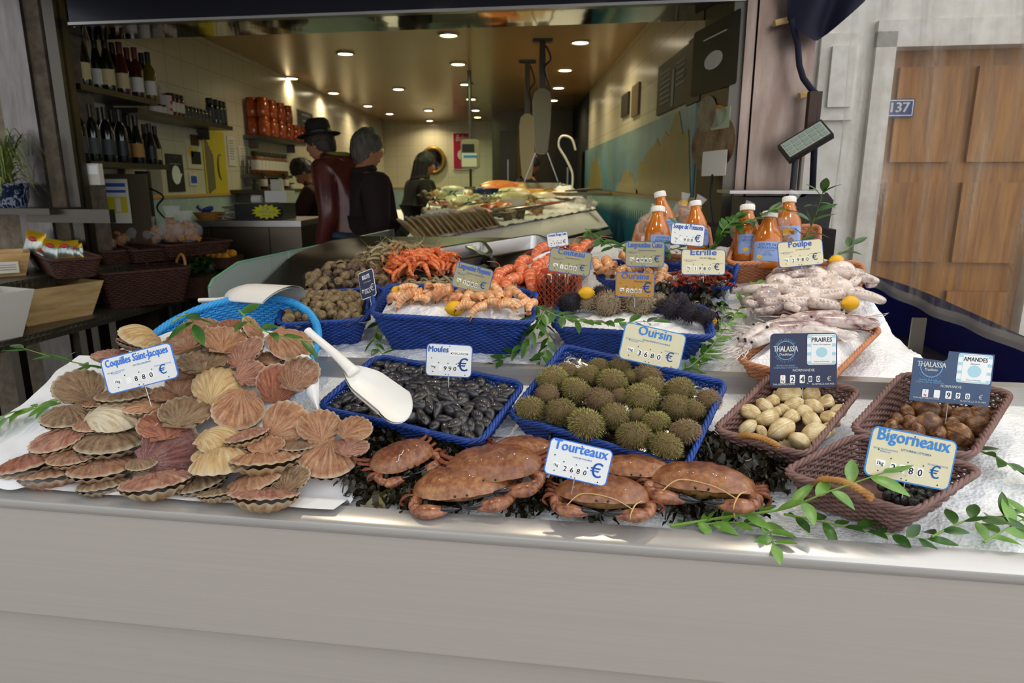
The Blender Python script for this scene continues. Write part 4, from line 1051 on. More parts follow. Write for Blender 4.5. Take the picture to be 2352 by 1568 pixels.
# two navy slate tags
def slate(label, TL, TR_, BL, zc, name, digits, board, cut=False, yaw=0):
    if zc is None: zc = zc_of(onH((TR_[0] + BL[0]) / 2, TR_[1] + (BL[1] - TL[1]) + 40, .06))
    M, w, h = tag_frame(TL, TR_, BL, zc, 10, yaw)
    t = thing('price_tag', label, 'price tag', M=M, group='navy slate price tags')
    b = MB()
    if cut: b.prism([(-w / 2, -h / 2), (w / 2, -h / 2), (w / 2, h / 2), (-w * .07, h / 2), (-w * .08, h * .34), (-w * .12, h * .30), (-w * .5, h * .33)], .0014, z0=-.0014)
    else: plate(b, w, h, .04, .0014, -.0014)
    b.build('board', board, t); z = .001
    b = MB(); b.prism([(w * .265 + x, h * .2 + y) for x, y in rrect(w * .43, h * .56, w * .03)], .0006, z0=.0002); b.mi = 1
    for k in range(7):
        if k % 2 == 0: b.prism([(w * .265 + x, h * (.2 + .24 - .08 * k) + y) for x, y in rrect(w * .425, h * .06, .001)], .0004, z0=.0007)
    b.mi = 0; b.prism([(w * .265 + x, h * .2 + y) for x, y in rrect(w * .31, h * .5, w * .01)], .0006, z0=.0008); b.mi = 1
    b.prism([(w * .265 + w * .085 * math.cos(q), h * .15 + w * .075 * math.sin(q)) for q in [k * PI / 10 for k in range(20)]], .0004, z0=.0013)
    b.mi = 2; put_text(b, name, w * .265, h * .34, h * .085, bold=.02, z=.0018, width=w * .3); put_text(b, 'Pêcheur de Normandie', w * .265, h * -.03, h * .022, z=.0018); put_text(b, 'Vénus Verruqueuse' if not cut else 'Glycymeris', w * .265, h * .28, h * .03, shear=.3, z=.0018)
    b.build('sticker', [M_WHITE, mat('pale_aqua', 'a9d2dc', .4), mat('ink_slate', '3a4150', .5)], t, smooth=0)
    b = MB(); b.mi = 0
    put_text(b, 'THALASSA', -w * .27, h * .17, h * .105, bold=.03, z=z, width=w * .36); put_text(b, 'Tradition', -w * .27, h * .095, h * .05, shear=.4, z=z)
    put_text(b, 'NORMANDIE', -w * .0, -h * .2, h * .05, bold=.02, z=z)
    put_text(b, 'THALASSA-TRADITION.FR', -w * .46, -h * .45, h * .035, align='L', bold=.015, z=z, width=w * .33); put_text(b, 'BLAINVILLE-SUR-MER', w * .46, -h * .45, h * .035, align='R', bold=.015, z=z, width=w * .33)
    b.mi = 1
    put_text(b, 'HUITRES NATURELLES', -w * .27, -h * .10, h * .026, z=z, width=w * .28); put_text(b, 'COQUILLAGES ET CRUSTACES', -w * .27, -h * .14, h * .026, z=z, width=w * .36)
    for r0 in (.145, .137):
        n = 40; a0, a1 = (.15, .85) if cut else (0, 1)
        for k in range(n):
            q0, q1 = 2 * PI * (k / n), 2 * PI * ((k + .8) / n)
            if (.08 < (k / n) % .5 < .42) and not cut and r0 > .15: continue
            if cut and math.sin(q0) > .25: continue
            c = V((-w * .27, h * .19, z)); a, d = w * r0, w * (r0 - .006)
            b.add([c + V((a * math.cos(q0), a * math.sin(q0), 0)), c + V((a * math.cos(q1), a * math.sin(q1), 0)), c + V((d * math.cos(q1), d * math.sin(q1), 0)), c + V((d * math.cos(q0), d * math.sin(q0), 0))], [(0, 1, 2, 3)])
    for s, a0, sg, ww in (('MARÉE-PLAISIR' if not cut else '', 150, -1, .16), ('DEPUIS 1991' if not cut else 'AUTHENTIQUE', 215, 1, .155)):
        for k, ch in enumerate(s):
            q = R(a0 + sg * (12 if sg < 0 else 11) * k * (120 / (12 * len(s))))
            Mx = Matrix.Translation(V((-w * .27 + w * .168 * math.cos(q), h * .19 + w * .168 * math.sin(q), 0))) @ Matrix.Rotation(q + (PI / 2 if sg > 0 else -PI / 2), 4, 'Z')
            put_text(b, ch, 0, -h * .02, h * .034, M=Mx, bold=.02, z=z)
    b.build('lettering', [M_WHITE, M_PALE], t, smooth=0)
    b = MB(); k = 0
    for i, ch in enumerate(digits):
        big = i < 3; x = w * (-.31 + .145 * min(i, 2) + .12 * max(0, i - 2)); hh = .15 if big else .11
        b.mi = 0; b.prism([(x + a, -h * .34 + c) for a, c in rrect(w * (.075 if big else .055), h * hh, .002)], .0005, z0=.0002)
        b.mi = 2 if i == 0 else 1
        if i == 0: put_text(b, '1', x, -h * .325, h * .05, z=.0012); put_text(b, 'kg', x, -h * .39, h * .045, bold=.02, z=.0012)
        elif ch != ' ': put_text(b, ch, x, -h * (.34 + hh * .36), h * hh * .72, bold=.02, z=.0012)
    b.mi = 0; put_text(b, '€', w * .38, -h * .38, h * .09, bold=.02, z=.001); put_text(b, ',', w * .06, -h * .42, h * .06, bold=.05, z=.0012, width=w * .02)
    b.build('price_print', [M_WHITE, M_BLACK, M_RED], t, smooth=0)
    b = MB(); b.tube([(0, -h * .3, -.003), (0, -h * .5 - .05, -.004)], .0015, 6); b.build('pin', M_STEEL, t)
slate('navy tag reading Thalassa and Praires over the pale clams', (1771, 766), (1925, 764), (1767, 891), None, 'PRAIRES', ['1', '2', '4', '8', '0'], M_TAGN)
slate('slate-blue broken tag reading Thalassa and Amandes over the dog cockles', (2105, 800), (2289, 815), (2084, 918), None, 'AMANDES', ['1', ' ', '9', '9', '0'], M_TAGN2, True)
# ------------------------------------------------------------------ brown crabs
m_crab, nt, bs = _new('crab_shell')
uv = nt.nodes.new('ShaderNodeUVMap'); o = sep(nt, uv.outputs[0]); vec = mapped(nt, 'Object', (1, 1, 1)); f = noise_(nt, vec, 14, 5, .65)
c = ramp(nt, [(.3, '5a3020'), (.46, '86502e'), (.6, 'a87446'), (.74, 'c39c70')], math_(nt, 'ADD', math_(nt, 'MULTIPLY', f, .7), math_(nt, 'MULTIPLY', o[1], .2)))
oi = nt.nodes.new('ShaderNodeObjectInfo'); c = mixc(nt, math_(nt, 'MULTIPLY', oi.outputs['Random'], .75), c, mixc(nt, .55, c, '5a2018')); nt.links.new(c, bs.inputs['Base Color']); bs.inputs['Roughness'].default_value = .38; bs.inputs['Coat Weight'].default_value = .25; bump(nt, bs, noise_(nt, vec, 160, 3), .25, .002)
m_claw = mat('crab_claw', '6a3524', .35, col2='a8714e', scale=14, coat=.3); m_cbelly = mat('crab_belly', 'b8905a', .5, col2='8d6438', scale=20); m_ctip = mat('claw_tip', '17151a', .25, coat=.4)
m_cleg = mat('crab_leg', '8a4a2c', .45, col2='5c2c1a', scale=40, bmp=.4, bdist=.002); M_RAFF = mat('raffia', 'c9a56a', .7)
def crab_meshes():
    b = MB()
    def car(a, c):                            # carapace, wide oval with a pie-crust rim, +y to the front
        q = 2 * PI * a; r = c
        x = .5 * math.copysign(abs(math.cos(q)) ** .86, math.cos(q)); y = math.sin(q)
        y = .29 * y if y < 0 else .32 * y ** .85
        crimp = (1 + .022 * abs(math.cos(q * 16)) * c ** 6 * (1 if math.sin(q) > -.2 else 0))
        z = .20 * (1 - r ** 2.2) ** .62 + .012 * noise.noise(V((x * r * 8, y * r * 8, 1)))
        z -= .015 * math.exp(-((abs(x * r) - .14) / .04) ** 2) * (r < .9)
        return (x * r * crimp, y * r * crimp, z)
    b.grid(car, 96, 18, wrapu=True); me_c = b.mesh('carapace', m_crab, 180)
    b = MB()
    def bel(a, c):
        q = 2 * PI * a; r = c
        return (.47 * math.cos(q) * r, .29 * math.sin(q) * r, -.012 - .13 * (1 - r ** 2.5))
    b.grid(bel, 40, 8, wrapu=True)
    b.mi = 1
    for s in (-1, 1): b.tube([(.05 * s, .29, -.0), (.06 * s, .335, .03)], .012, 6); b.ball((.062 * s, .34, .032), .010, 8, 6)
    me_b = b.mesh('underside', [m_cbelly, m_ctip], 60)
    b = MB(); b.tube([(-.38, .10, -.04), (-.49, .2, -.06), (-.47, .30, -.075)], lambda t: .05 + .02 * math.sin(PI * t), 10)
    b.ball((-.45, .31, -.07), (.065, .06, .055), 12, 8)
    P = spline([(-.46, .33, -.08), (-.34, .375, -.08), (-.22, .37, -.09), (-.14, .355, -.095)], 16); b.tube(P, [.04, .06, .075, .085, .09, .092, .09, .086, .08, .074, .068, .064, .056, .05, .04, .034], 14, flat=.75)
    me_k = b.mesh('claw', m_claw, 180); b = MB()
    b.tube(spline([(-.19, .385, -.06), (-.09, .40, -.065), (-.01, .37, -.085)], 10), lambda t: .038 * (1 - t * .96), 8); b.tube(spline([(-.19, .335, -.11), (-.09, .325, -.115), (-.02, .345, -.10)], 10), lambda t: .032 * (1 - t * .96), 8)
    me_t = b.mesh('claw_tip', m_ctip, 180)
    me_l = []
    for k in range(4):
        b = MB(); y0 = .12 - .11 * k; a = .25 - .42 * k
        P = [(.40, y0, -.05), (.54 + .02 * k, y0 + .08 * a, -.0), (.62 - .02 * k, y0 + .25 * a - .05, -.06), (.56 - .05 * k, y0 + .42 * a - .09, -.13)]
        b.tube(spline(P, 14), lambda t: .038 * (1 - .7 * t ** 1.5) + .006 * math.sin(t * 18), 8, flat=.7); me_l.append(b.mesh('leg', m_cleg, 180))
    return me_c, me_b, me_k, me_l, me_t
CM = crab_meshes()
MIR = Matrix.Diagonal((-1, 1, 1, 1))
def crab(label, px, py, wpx, asp, rot, lift=.03, hw=1.0, claws=(1, 1), tie=False, rho=0):
    p = onH(px, py, lift); s = wpx * mpp(p)
    M = face_frame(p, asp, -90 + rot, rho) @ Matrix.Diagonal((s * 1.0, s, s, 1))
    t = thing('brown_crab', label, 'crab', M=M, group='brown crabs along the front of the ice')
    # face_frame's y is the direction the crab looks
    link('carapace', CM[0], t); link('underside', CM[1], t)
    for s_, mx in ((0, None), (1, MIR)):
        if claws[s_]: link('claw_tip', CM[4], link('claw', CM[2], t, mx))['label'] = 'black claw tip'
    for k, m in enumerate(CM[3]): link('leg', m, t); link('leg', m, t, MIR)
    if tie:
        b = MB(); b.tube(spline([(-.42, .15, .0), (-.33, .38, .03), (-.28, .47, -.06), (-.3, .36, -.19)], 24), .008, 5); b.tube(spline([(-.3, .44, .0), (-.1, .33, .06), (.2, .3, .08), (.35, .40, -.02)], 24), .006, 5); b.build('raffia_tie', M_RAFF, t, smooth=180)
    return t
crab('brown crab turned sideways at the left, pale crack line on its shell', 922, 1048, 152, .62, 38, .055)
o = bpy.data.objects['brown_crab']; b = MB(); b.tube(spline([(.02, .12, .205), (.08, .17, .185), (.11, .16, .18), (.16, .22, .14), (.24, .20, .11)], 16), .004, 5); b.build('crack_line', M_WHITE, o)
crab('large pale brown crab, topmost of the group behind the dark red one', 1133, 1068, 222, .50, -12, .06, rho=8)
crab('dark reddish-brown crab in front, over the seaweed and the steel edge', 1062, 1112, 226, .40, -6, .035, rho=6)
crab('small brown crab partly behind the Tourteaux tag, beside the foil', 1205, 1032, 150, .42, -10, .035)
crab('brown crab to the right of the Tourteaux tag under the urchin basket', 1462, 1078, 172, .28, -2, .04, tie=False)
crab('brown crab facing forward with black claw tips and raffia below the Tourteaux tag', 1385, 1133, 218, .30, -3, .045, tie=True)
crab('rightmost brown crab, broad flat shell with raffia-tied claws in seaweed', 1612, 1108, 238, .24, 3, .045, tie=True)
seaweed('dark seaweed around the left-hand crabs', [(840, 1080, 60, 50), (880, 1130, 80, 35), (980, 1090, 40, 70), (1010, 1150, 110, 22), (1000, 1010, 60, 25), (870, 1010, 40, 30), (1030, 1040, 30, 40)], 900, 5, .06, .006, .035)
seaweed('dark seaweed in front of the middle crabs', [(1250, 1165, 80, 14), (1300, 1130, 60, 20), (1400, 1170, 90, 12), (1330, 1020, 60, 20)], 320, 6, .055, .006, .025)
seaweed('dark seaweed heap around the rightmost crab beside the clam basket', [(1690, 1060, 90, 28), (1750, 1090, 50, 60), (1620, 1165, 75, 30), (1670, 1150, 70, 30), (1590, 1045, 40, 15)], 1000, 8, .06, .0065, .05)
seaweed('broad olive seaweed blade by the steel edge', [(890, 1150, 14, 14)], 6, 12, .08, .018, .02, M_WEED2)
seaweed('seaweed tuft between mussel basket and crabs', [(1000, 1000, 50, 15), (960, 985, 40, 12), (1080, 1005, 40, 12)], 260, 9, .055, .006, .03)
# ------------------------------------------------------------------ small seafood shapes
def ice_fill(M, L, w, z, label, dome=.02, pad=.03, seed=0):
    b = MB(); b.T = sheared(M); n = max(24, int(L / .009)); m = max(18, int(w / .009))
    def fn(a, c):
        x, y = (a - .5) * (L - pad), (c - .5) * (w - pad); e = 1 - max(abs(a - .5), abs(c - .5)) * 2
        return (x, y, z + dome * sstep(e, 0, .5) + ice_h(x + seed, y + seed * 2) * .9 * sstep(e, 0, .1))
    b.grid(fn, n, m)
    e0 = b; o = b.build('crushed_ice', m_ice, smooth=180, M=M); return tag(o, label, 'ice', kind='stuff')
def tail_mat(name, a, c, d, bands=8):
    m, nt, b = _new(name); uv = nt.nodes.new('ShaderNodeUVMap'); o = sep(nt, uv.outputs[0]); vec = mapped(nt, 'Object', (1, 1, 1))
    w = math_(nt, 'FRACT', math_(nt, 'MULTIPLY', o[0], bands)); n = noise_(nt, vec, 4, 3)
    c1 = ramp(nt, [(.0, c), (.3, a), (.75, a), (.92, d)], w); nt.links.new(mixc(nt, ramp(nt, [(.4, (0, 0, 0, 1)), (.7, (.6, .6, .6, 1))], n), c1, d), b.inputs['Base Color'])
    b.inputs['Roughness'].default_value = .28; b.inputs['Coat Weight'].default_value = .35; b.inputs['Subsurface Weight'].default_value = .0; return m
M_LTAIL = tail_mat('langoustine_shell', 'd98c4c', 'b0602a', 'f0d0a6', 6); M_GTAIL = tail_mat('gamba_shell', 'd8592a', 'b83c18', 'f3a070', 7); M_STAIL = tail_mat('shrimp_shell', 'd8642a', 'c04a1c', 'ee9a62', 6); M_GREYS = tail_mat('grey_shrimp', '8a7a55', '6f6142', 'b0a075', 6)
def tail_mesh(m, fan=True, curl=1.0, legs=False, ant=False, r0=.25):
    b = MB(); P = []; n = 29
    for i in range(n):
        t = i / (n - 1); q = -.35 + t * 2.0 * curl
        P.append((.5 * math.sin(q) / max(.6, curl) , 0, .42 * math.cos(q) / max(.6, curl) - .42))
    rs = [r0 * (1.05 - .5 * (i / (n - 1)) ** 1.5) * (1 + .07 * (((i / (n - 1)) * 7) % 1)) for i in range(n)]; rs[0] *= .8
    b.tube(P, rs, 12, flat=.85)
    e, d = V(P[-1]), (V(P[-1]) - V(P[-2])).normalized()
    if fan:
        for k in (-2, -1, 0, 1, 2):
            s = V((0, 1, 0)) * math.sin(k * .42) + d * math.cos(k * .42); side = V((0, 1, 0)) * math.cos(k * .42) - d * math.sin(k * .42); nn = s.cross(side)
            vs = [e - side * .03, e + side * .03, e + s * .16 + side * .075, e + s * .24, e + s * .16 - side * .075]
            b.add(vs + [v + nn * .015 for v in vs], [(4, 3, 2, 1, 0), (5, 6, 7, 8, 9)] + [(i, (i + 1) % 5, 5 + (i + 1) % 5, 5 + i) for i in range(5)])
    if legs:
        for k in range(5):
            i = 4 + k * 3
            for s in (-1, 1):
                p = V(P[i]) - V((0, 0, rs[i] * .7)); b.tube([p, p + V((.05, s * .08, -.12)), p + V((.12, s * .06, -.2))], .014, 4)
    if ant:
        p = V(P[0]); b.tube([p, p + V((-.22, 0, -.02)), p + V((-.34, 0, .05))], lambda t: r0 * .8 * (1 - t) + .01, 8)
        for s in (-1, 1): b.tube(spline([p + V((-.25, .03 * s, 0)), p + V((-.5, .2 * s, .1)), p + V((-.6, .5 * s, .05))], 8), .008, 4); b.ball(p + V((-.2, .08 * s, .04)), .035, 6, 5)
    return b.mesh('shrimp_body', m, 60)
T_LAN = tail_mesh(M_LTAIL, True, .8, r0=.25); T_LAN2 = tail_mesh(M_LTAIL, True, .6, r0=.24)
T_GAM = tail_mesh(M_GTAIL, True, 1.25, True, True, .17); T_SHR = tail_mesh(M_STAIL, True, 1.0, True, True, .12); T_GRE = tail_mesh(M_GREYS, True, .8, True, True, .11)
def strew(meshes, name, pts, size, label, cat, group, seed=1, tilt=.5, rz=None):
    rg = random.Random(seed)
    for k, p in enumerate(pts):
        o = link(name, meshes[k % len(meshes)])
        o.matrix_world = TR(p, (rg.uniform(-tilt, tilt), rg.uniform(-tilt, tilt), rg.uniform(0, 6.28) if rz is None else rz + rg.uniform(-.5, .5)), size * rg.uniform(.85, 1.15))
        tag(o, label, cat, group)
def onp(M, z, px, py):
    n = M.to_3x3() @ V((0, 0, 1)); return plane_hit(px, py, M @ V((0, 0, z)), n)
def fill_pts(M, L, w, z, dmin, n, seed, dome=.0, pad=.03):
    rg = random.Random(seed); pts = []; tr = 0
    while len(pts) < n and tr < 20000:
        tr += 1; x, y = rg.uniform(-.5, .5) * (L - 2 * pad), rg.uniform(-.5, .5) * (w - 2 * pad)
        if all((x - a[0]) ** 2 + (y - a[1]) ** 2 > dmin ** 2 for a in pts): pts.append((x, y))
    S4 = sheared(M)
    return [M @ S4 @ V((x, y, z + dome * (1 - (2 * x / L) ** 2) * (1 - (2 * y / w) ** 2) + rg.uniform(0, .008))) for x, y in pts]
# lemons
m_lem = mat('lemon_peel', 'e8b312', .4, col2='d9a00c', scale=60, bmp=.25, bdist=.001, bscale=300)
LEM = MB(); LEM.lathe([(.001, -.56), (.06, -.54), (.1, -.49), (.24, -.40), (.36, -.22), (.40, 0), (.36, .22), (.24, .40), (.11, .49), (.07, .55), (.001, .58)], 24, cap=False); LEM = LEM.mesh('lemon', m_lem, 180)
def lemon(label, px, py, wpx, dz, rot=(0, PI / 2, .3)):
    p = onH(px, py, dz); o = link('lemon', LEM); o.matrix_world = TR(p, rot, wpx * mpp(p) * .95); tag(o, label, 'lemon', 'lemons decorating the stall')

# ------------------------------------------------------------------ middle row of blue baskets
_, M1, L1, W1 = corner_basket('deep blue wicker basket of langoustine tails on ice', (850, 722), (1222, 745), (1225, 665), (885, 655), .135, M_BLUEW, handles=('l', 'r'), hh=.035, flare=.05, cr=.05)
ice_fill(M1, L1, W1, .115, 'crushed ice filling the langoustine basket', .03, .05)
LT = [(40, 730), (120, 735), (200, 650), (300, 670), (380, 690), (510, 640), (610, 650), (760, 640), (770, 710), (920, 670), (900, 740), (1070, 680), (1040, 735), (1220, 730), (1400, 655), (1600, 640), (1380, 730), (1590, 735), (1760, 740), (1460, 740), (240, 765), (440, 755), (560, 700), (660, 725), (1050, 855), (1220, 875), (1360, 865), (1490, 845), (1640, 840), (1780, 830), (1900, 820), (330, 720), (840, 800), (150, 700), (470, 690), (690, 670), (1300, 690), (1000, 790), (1150, 780), (1680, 690), (1540, 790), (1300, 790)]
strew([T_LAN, T_LAN, T_LAN2], 'langoustine_tail', [onp(M1, .165, 900 + x / 5.88, 560 + y / 5.88) for x, y in LT], .060, 'orange striped langoustine tail on ice in the deep blue basket', 'langoustine', 'raw langoustine tails on ice', 3, .6)
lemon('lemon at the front of the langoustine basket', 1045, 708, 47, .15)
lemon('small lemon at the back left of the langoustine basket', 912, 668, 33, .16, (0, PI / 2, 1))
price_tag('olive tag reading Langoustine Moyenne', (1056, 600), (1141, 622), (1030, 655), -.12, 'Langoustine Moyenne', 'NEPHROPS NORVEGICUS', '29,80', M_TAGO, M_INKD, title_h=.22, ty=.26, tw=.88)
_, M2, L2, W2 = corner_basket('blue wicker basket of pale and purple sea urchins with greenery', (1262, 752), (1645, 778), (1618, 702), (1292, 690), .10, M_BLUEW, flare=.05, cr=.04)
ice_fill(M2, L2, W2, .075, 'crushed ice filling the pale urchin basket', .01, seed=3)
UP = [urchin_mesh(5, mat('pale_urchin_body', '8a7860', .7), S_PA, 480, .32, .016), urchin_mesh(6, mat('dark_urchin_body', '17131a', .7), S_PU, 480, .4, .014)]
for px, py, wz, k, lab in ((1397, 698, 76, 0, 'pale spined sea urchin left of centre below the yellow tag'), (1467, 697, 80, 0, 'large pale spined sea urchin right under the yellow tag'), (1348, 692, 50, 0, 'small pale sea urchin beside the lemon'), (1512, 687, 40, 0, 'small pale sea urchin at the right corner of the yellow tag'), (1310, 694, 62, 1, 'purple-black sea urchin at the left end of the basket'), (1540, 708, 62, 1, 'purple-black sea urchin right of the pale ones'), (1585, 718, 60, 1, 'purple-black sea urchin second from the right end'), (1380, 672, 44, 1, 'small dark urchin behind the lemon'), (1620, 728, 50, 1, 'purple-black sea urchin at the right end of the basket'), (1560, 690, 44, 1, 'dark urchin at the back right of the basket'), (1430, 680, 50, 1, 'dark urchin half hidden behind the pale pair')):
    p = onp(M2, .115, px, py); o = link('sea_urchin', UP[k]); o.matrix_world = TR(p, (rg.uniform(-.3, .3), rg.uniform(-.3, .3), rg.random() * 6), wz * mpp(p)); tag(o, lab, 'sea urchin', 'pale and purple urchins in the blue basket')
lemon('lemon beside the net bag of razor clams', 1347, 672, 38, .15)
seaweed('brown seaweed spilling over the right end of the pale urchin basket', [(1590, 735, 60, 14), (1620, 745, 25, 15), (1540, 730, 30, 10)], 120, 21, .07, .008, .11)
lemon('half hidden lemon in the seaweed right of the urchins', 1633, 737, 30, .10)
price_tag('mustard yellow tag reading Oursins', (1417, 624), (1507, 627), (1410, 681), -.12, 'Oursins', '', '26,80', M_TAGY, M_INKD, title_h=.25, ty=.24, tw=.72, euro=.28, small=False, note='Oursins blancs')
_, M3, L3, W3 = corner_basket('blue wicker basket of cooked langoustines and red velvet crabs', (1355, 645), (1697, 665), (1675, 612), (1400, 600), .085, M_BLUEW, flare=.04, cr=.04, handles=('r',))
ice_fill(M3, L3, W3, .06, 'crushed ice filling the cooked langoustine basket', .01, seed=5)
cp = [(1395, 605), (1425, 598), (1450, 610), (1480, 605), (1500, 615), (1400, 625), (1430, 625), (1460, 628), (1490, 632), (1515, 630), (1530, 640), (1375, 615), (1410, 612), (1385, 632)]
strew([T_LAN, T_LAN2], 'langoustine_tail', [onp(M3, .115, *q) for q in cp], .065, 'cooked langoustine tail under its tag in the blue basket', 'langoustine', 'cooked langoustine tails', 5, .8)
def small_crab_mesh():
    b = MB(); b.ball((0, 0, 0), (.3, .24, .12), 14, 8)
    for s in (-1, 1):
        for k in range(4):
            y = .12 - .09 * k; b.tube(spline([(.22 * s, y, 0), (.42 * s, y * 1.6 + .02, .06), (.55 * s, y * 2 - .06, -.08)], 7), lambda t: .035 * (1 - .6 * t), 5)
        b.tube(spline([(.2 * s, .14, 0), (.34 * s, .3, .03), (.18 * s, .42, 0)], 8), lambda t: .035 + .035 * math.sin(PI * t), 7)
    return b.mesh('velvet_crab', mat('velvet_crab_shell', '9c3a1c', .4, col2='6a2412', scale=8, bmp=.3), 180)
VC = small_crab_mesh()
strew([VC], 'velvet_crab', [onp(M3, .09 + .02 * (i % 2), 1548 + (i * 37) % 135, 628 + (i * 13) % 30) for i in range(22)], .06, 'small red velvet crab piled below the Etrille tag', 'crab', 'velvet crabs in the blue basket', 6, .4)
price_tag('olive tag reading Langoustine Cuite', (1440, 553), (1530, 555), (1433, 612), -.1, 'Langoustine Cuite', 'NEPHROPS NORVEGICUS', '49,80', M_TAGO, M_INKD, title_h=.22, ty=.26, tw=.9)
price_tag('cream tag reading Etrille over the red velvet crabs', (1566, 572), (1668, 573), (1563, 631), -.1, 'Etrille', 'NECORA PUBER', '19,80', M_TAGC, M_INKD, title_h=.24, ty=.28, tw=.6, note='Cuite')
price_tag('olive tag reading Couteau above the net bag', (1270, 568), (1366, 582), (1253, 621), -.15, 'Couteau', 'SOLEN MARGINATUS', '19,80', M_TAGO, M_INKD, title_h=.24, ty=.27, tw=.65)
# razor clams in a net
p = onH(1282, 690, .04); t = thing('razor_clam_bundle', 'bundle of brown razor clams standing in a red net', 'razor clams', p)
m_rz = mat('razor_shell', '8f5a46', .3, col2='5a3226', scale=18, stretch=(1, 1, .2), coat=.3)
for k in range(17):
    q = k * 2.4; r = .062 * math.sqrt((k + .5) / 17); x, y = r * math.cos(q), r * math.sin(q) * .7
    b = MB(); b.tube(spline([(x * .9, y * .9, -.02), (x * 1.05, y * 1.05, .04), (x * .95, y * .95, .09 + .01 * math.sin(k * 3))], 8), lambda t_: .0105 - .002 * abs(t_ - .5), 8, flat=.55); b.build('razor_shell', m_rz, t, smooth=180)
b = MB()
for k in range(22):
    for sg in (-1, 1):
        P = []
        for i in range(14):
            f = i / 13; q = 2 * PI * k / 22 + sg * f * 1.5; rr = .078 * (1 - .25 * max(0, f - .75) * 4 * f); P.append((rr * math.cos(q), rr * .72 * math.sin(q), -.01 + f * .11))
        b.tube(P, .0009, 3, cap=False)
for i in range(3): b.tube([(.06 * math.cos(q), .043 * math.sin(q),   .098 + i * .004) for q in [2 * PI * j / 20 for j in range(20)]], .002, 5, closed=True)
b.build('net', mat('red_net', 'd2542c', .5), t, smooth=180)

# ------------------------------------------------------------------ left: whelks, trays of shrimps
_, M4, L4, W4 = corner_basket('deep blue foil-lined basket of whelks behind the light blue basket', (640, 752), (838, 730), (850, 668), (655, 672), .10, M_BLUEW, flare=.04, cr=.04, handles=('r',), hh=.03)
foil('crumpled foil lining the whelk basket', M4, L4 + .02, W4 + .02, .07, 0, 4, .03)
m_whk = mat('whelk_shell', '8f7a55', .45, col2='5f4d34', scale=5, bmp=.3, bdist=.02); WH = WK.copy(); WH.materials.clear(); WH.materials.append(m_whk); m_whd = mat('whelk_dark', '6a5440', .4, col2='3f3226', scale=5); WD = WK.copy(); WD.materials.clear(); WD.materials.append(m_whd)
strew([WH], 'whelk', fill_pts(M4, L4, W4, .095, .030, 46, 3, .02), .042, 'olive-brown whelk in the foil-lined blue basket', 'whelk', 'whelks in the foil-lined basket', 7, 1.2)
def tray(label, FL, FR, BR, BL, h=.06, dz=.05):
    fl, fr, br, bl = [onH(p[0], p[1], dz) for p in (FL, FR, BR, BL)]
    x = ((fr - fl) + (br - bl)) / 2; y = ((bl - fl) + (br - fr)) / 2; c = (fl + fr + br + bl) / 4
    M, L, w = rim_frame(c - x / 2 - y / 2, c + x / 2 - y / 2, c - x / 2 + y / 2, h)
    t = thing('steel_tray', label, 'tray', M=M, group='steel trays behind the glass screen'); b = MB()
    o1, i1, i0 = rrect(L, w, .03), rrect(L - .03, w - .03, .025), rrect(L - .06, w - .06, .03); k = len(o1)
    vs = [V((x_, y_, h - .006)) for x_, y_ in o1] + [V((x_, y_, h)) for x_, y_ in o1] + [V((x_, y_, h)) for x_, y_ in i1] + [V((x_, y_, .004)) for x_, y_ in i0]
    b.add(vs, [(r * k + i, r * k + (i + 1) % k, (r + 1) * k + (i + 1) % k, (r + 1) * k + i) for r in range(3) for i in range(k)] + [tuple(range(3 * k, 4 * k))]); b.build('pan', M_TRAY, t, smooth=50)
    return M, L, w
Mt, L, w = tray('steel tray of dark whelks against the glass', (700, 690), (900, 652), (880, 600), (690, 622)); strew([WD, WH], 'whelk', fill_pts(Mt, L, w, .05, .03, 60, 8, .05), .045, 'brown whelk heaped in the steel tray by the glass', 'whelk', 'dark whelks in the tray', 9, 1.2)
Mt, L, w = tray('steel tray with small brown shrimps in front of the pink shrimps', (868, 690), (1078, 664), (1062, 632), (900, 650)); strew([T_GRE], 'shrimp', fill_pts(Mt, L, w, .05, .016, 70, 9, .02), .04, 'tiny brown shrimp in the front steel tray', 'shrimp', 'tiny brown shrimps', 10, .8)
Mt, L, w = tray('steel tray of pink cooked shrimps', (880, 652), (1070, 626), (1060, 585), (890, 606)); strew([T_SHR], 'shrimp', fill_pts(Mt, L, w, .055, .019, 130, 10, .07), .075, 'pink cooked shrimp heaped in the steel tray', 'shrimp', 'pink cooked shrimps', 11, .8)
Mt, L, w = tray('steel tray of grey shrimps furthest along the glass', (830, 630), (1000, 604), (1010, 570), (845, 590)); strew([T_GRE], 'shrimp', fill_pts(Mt, L, w, .06, .02, 110, 11, .06), .065, 'grey-brown raw shrimp heaped in the far tray', 'shrimp', 'grey shrimps', 12, .8)
tray('empty steel tray behind the pink shrimps', (1010, 602), (1140, 580), (1125, 548), (1015, 566))
tray('long empty steel tray behind the large prawns', (1125, 590), (1300, 560), (1290, 528), (1130, 552))
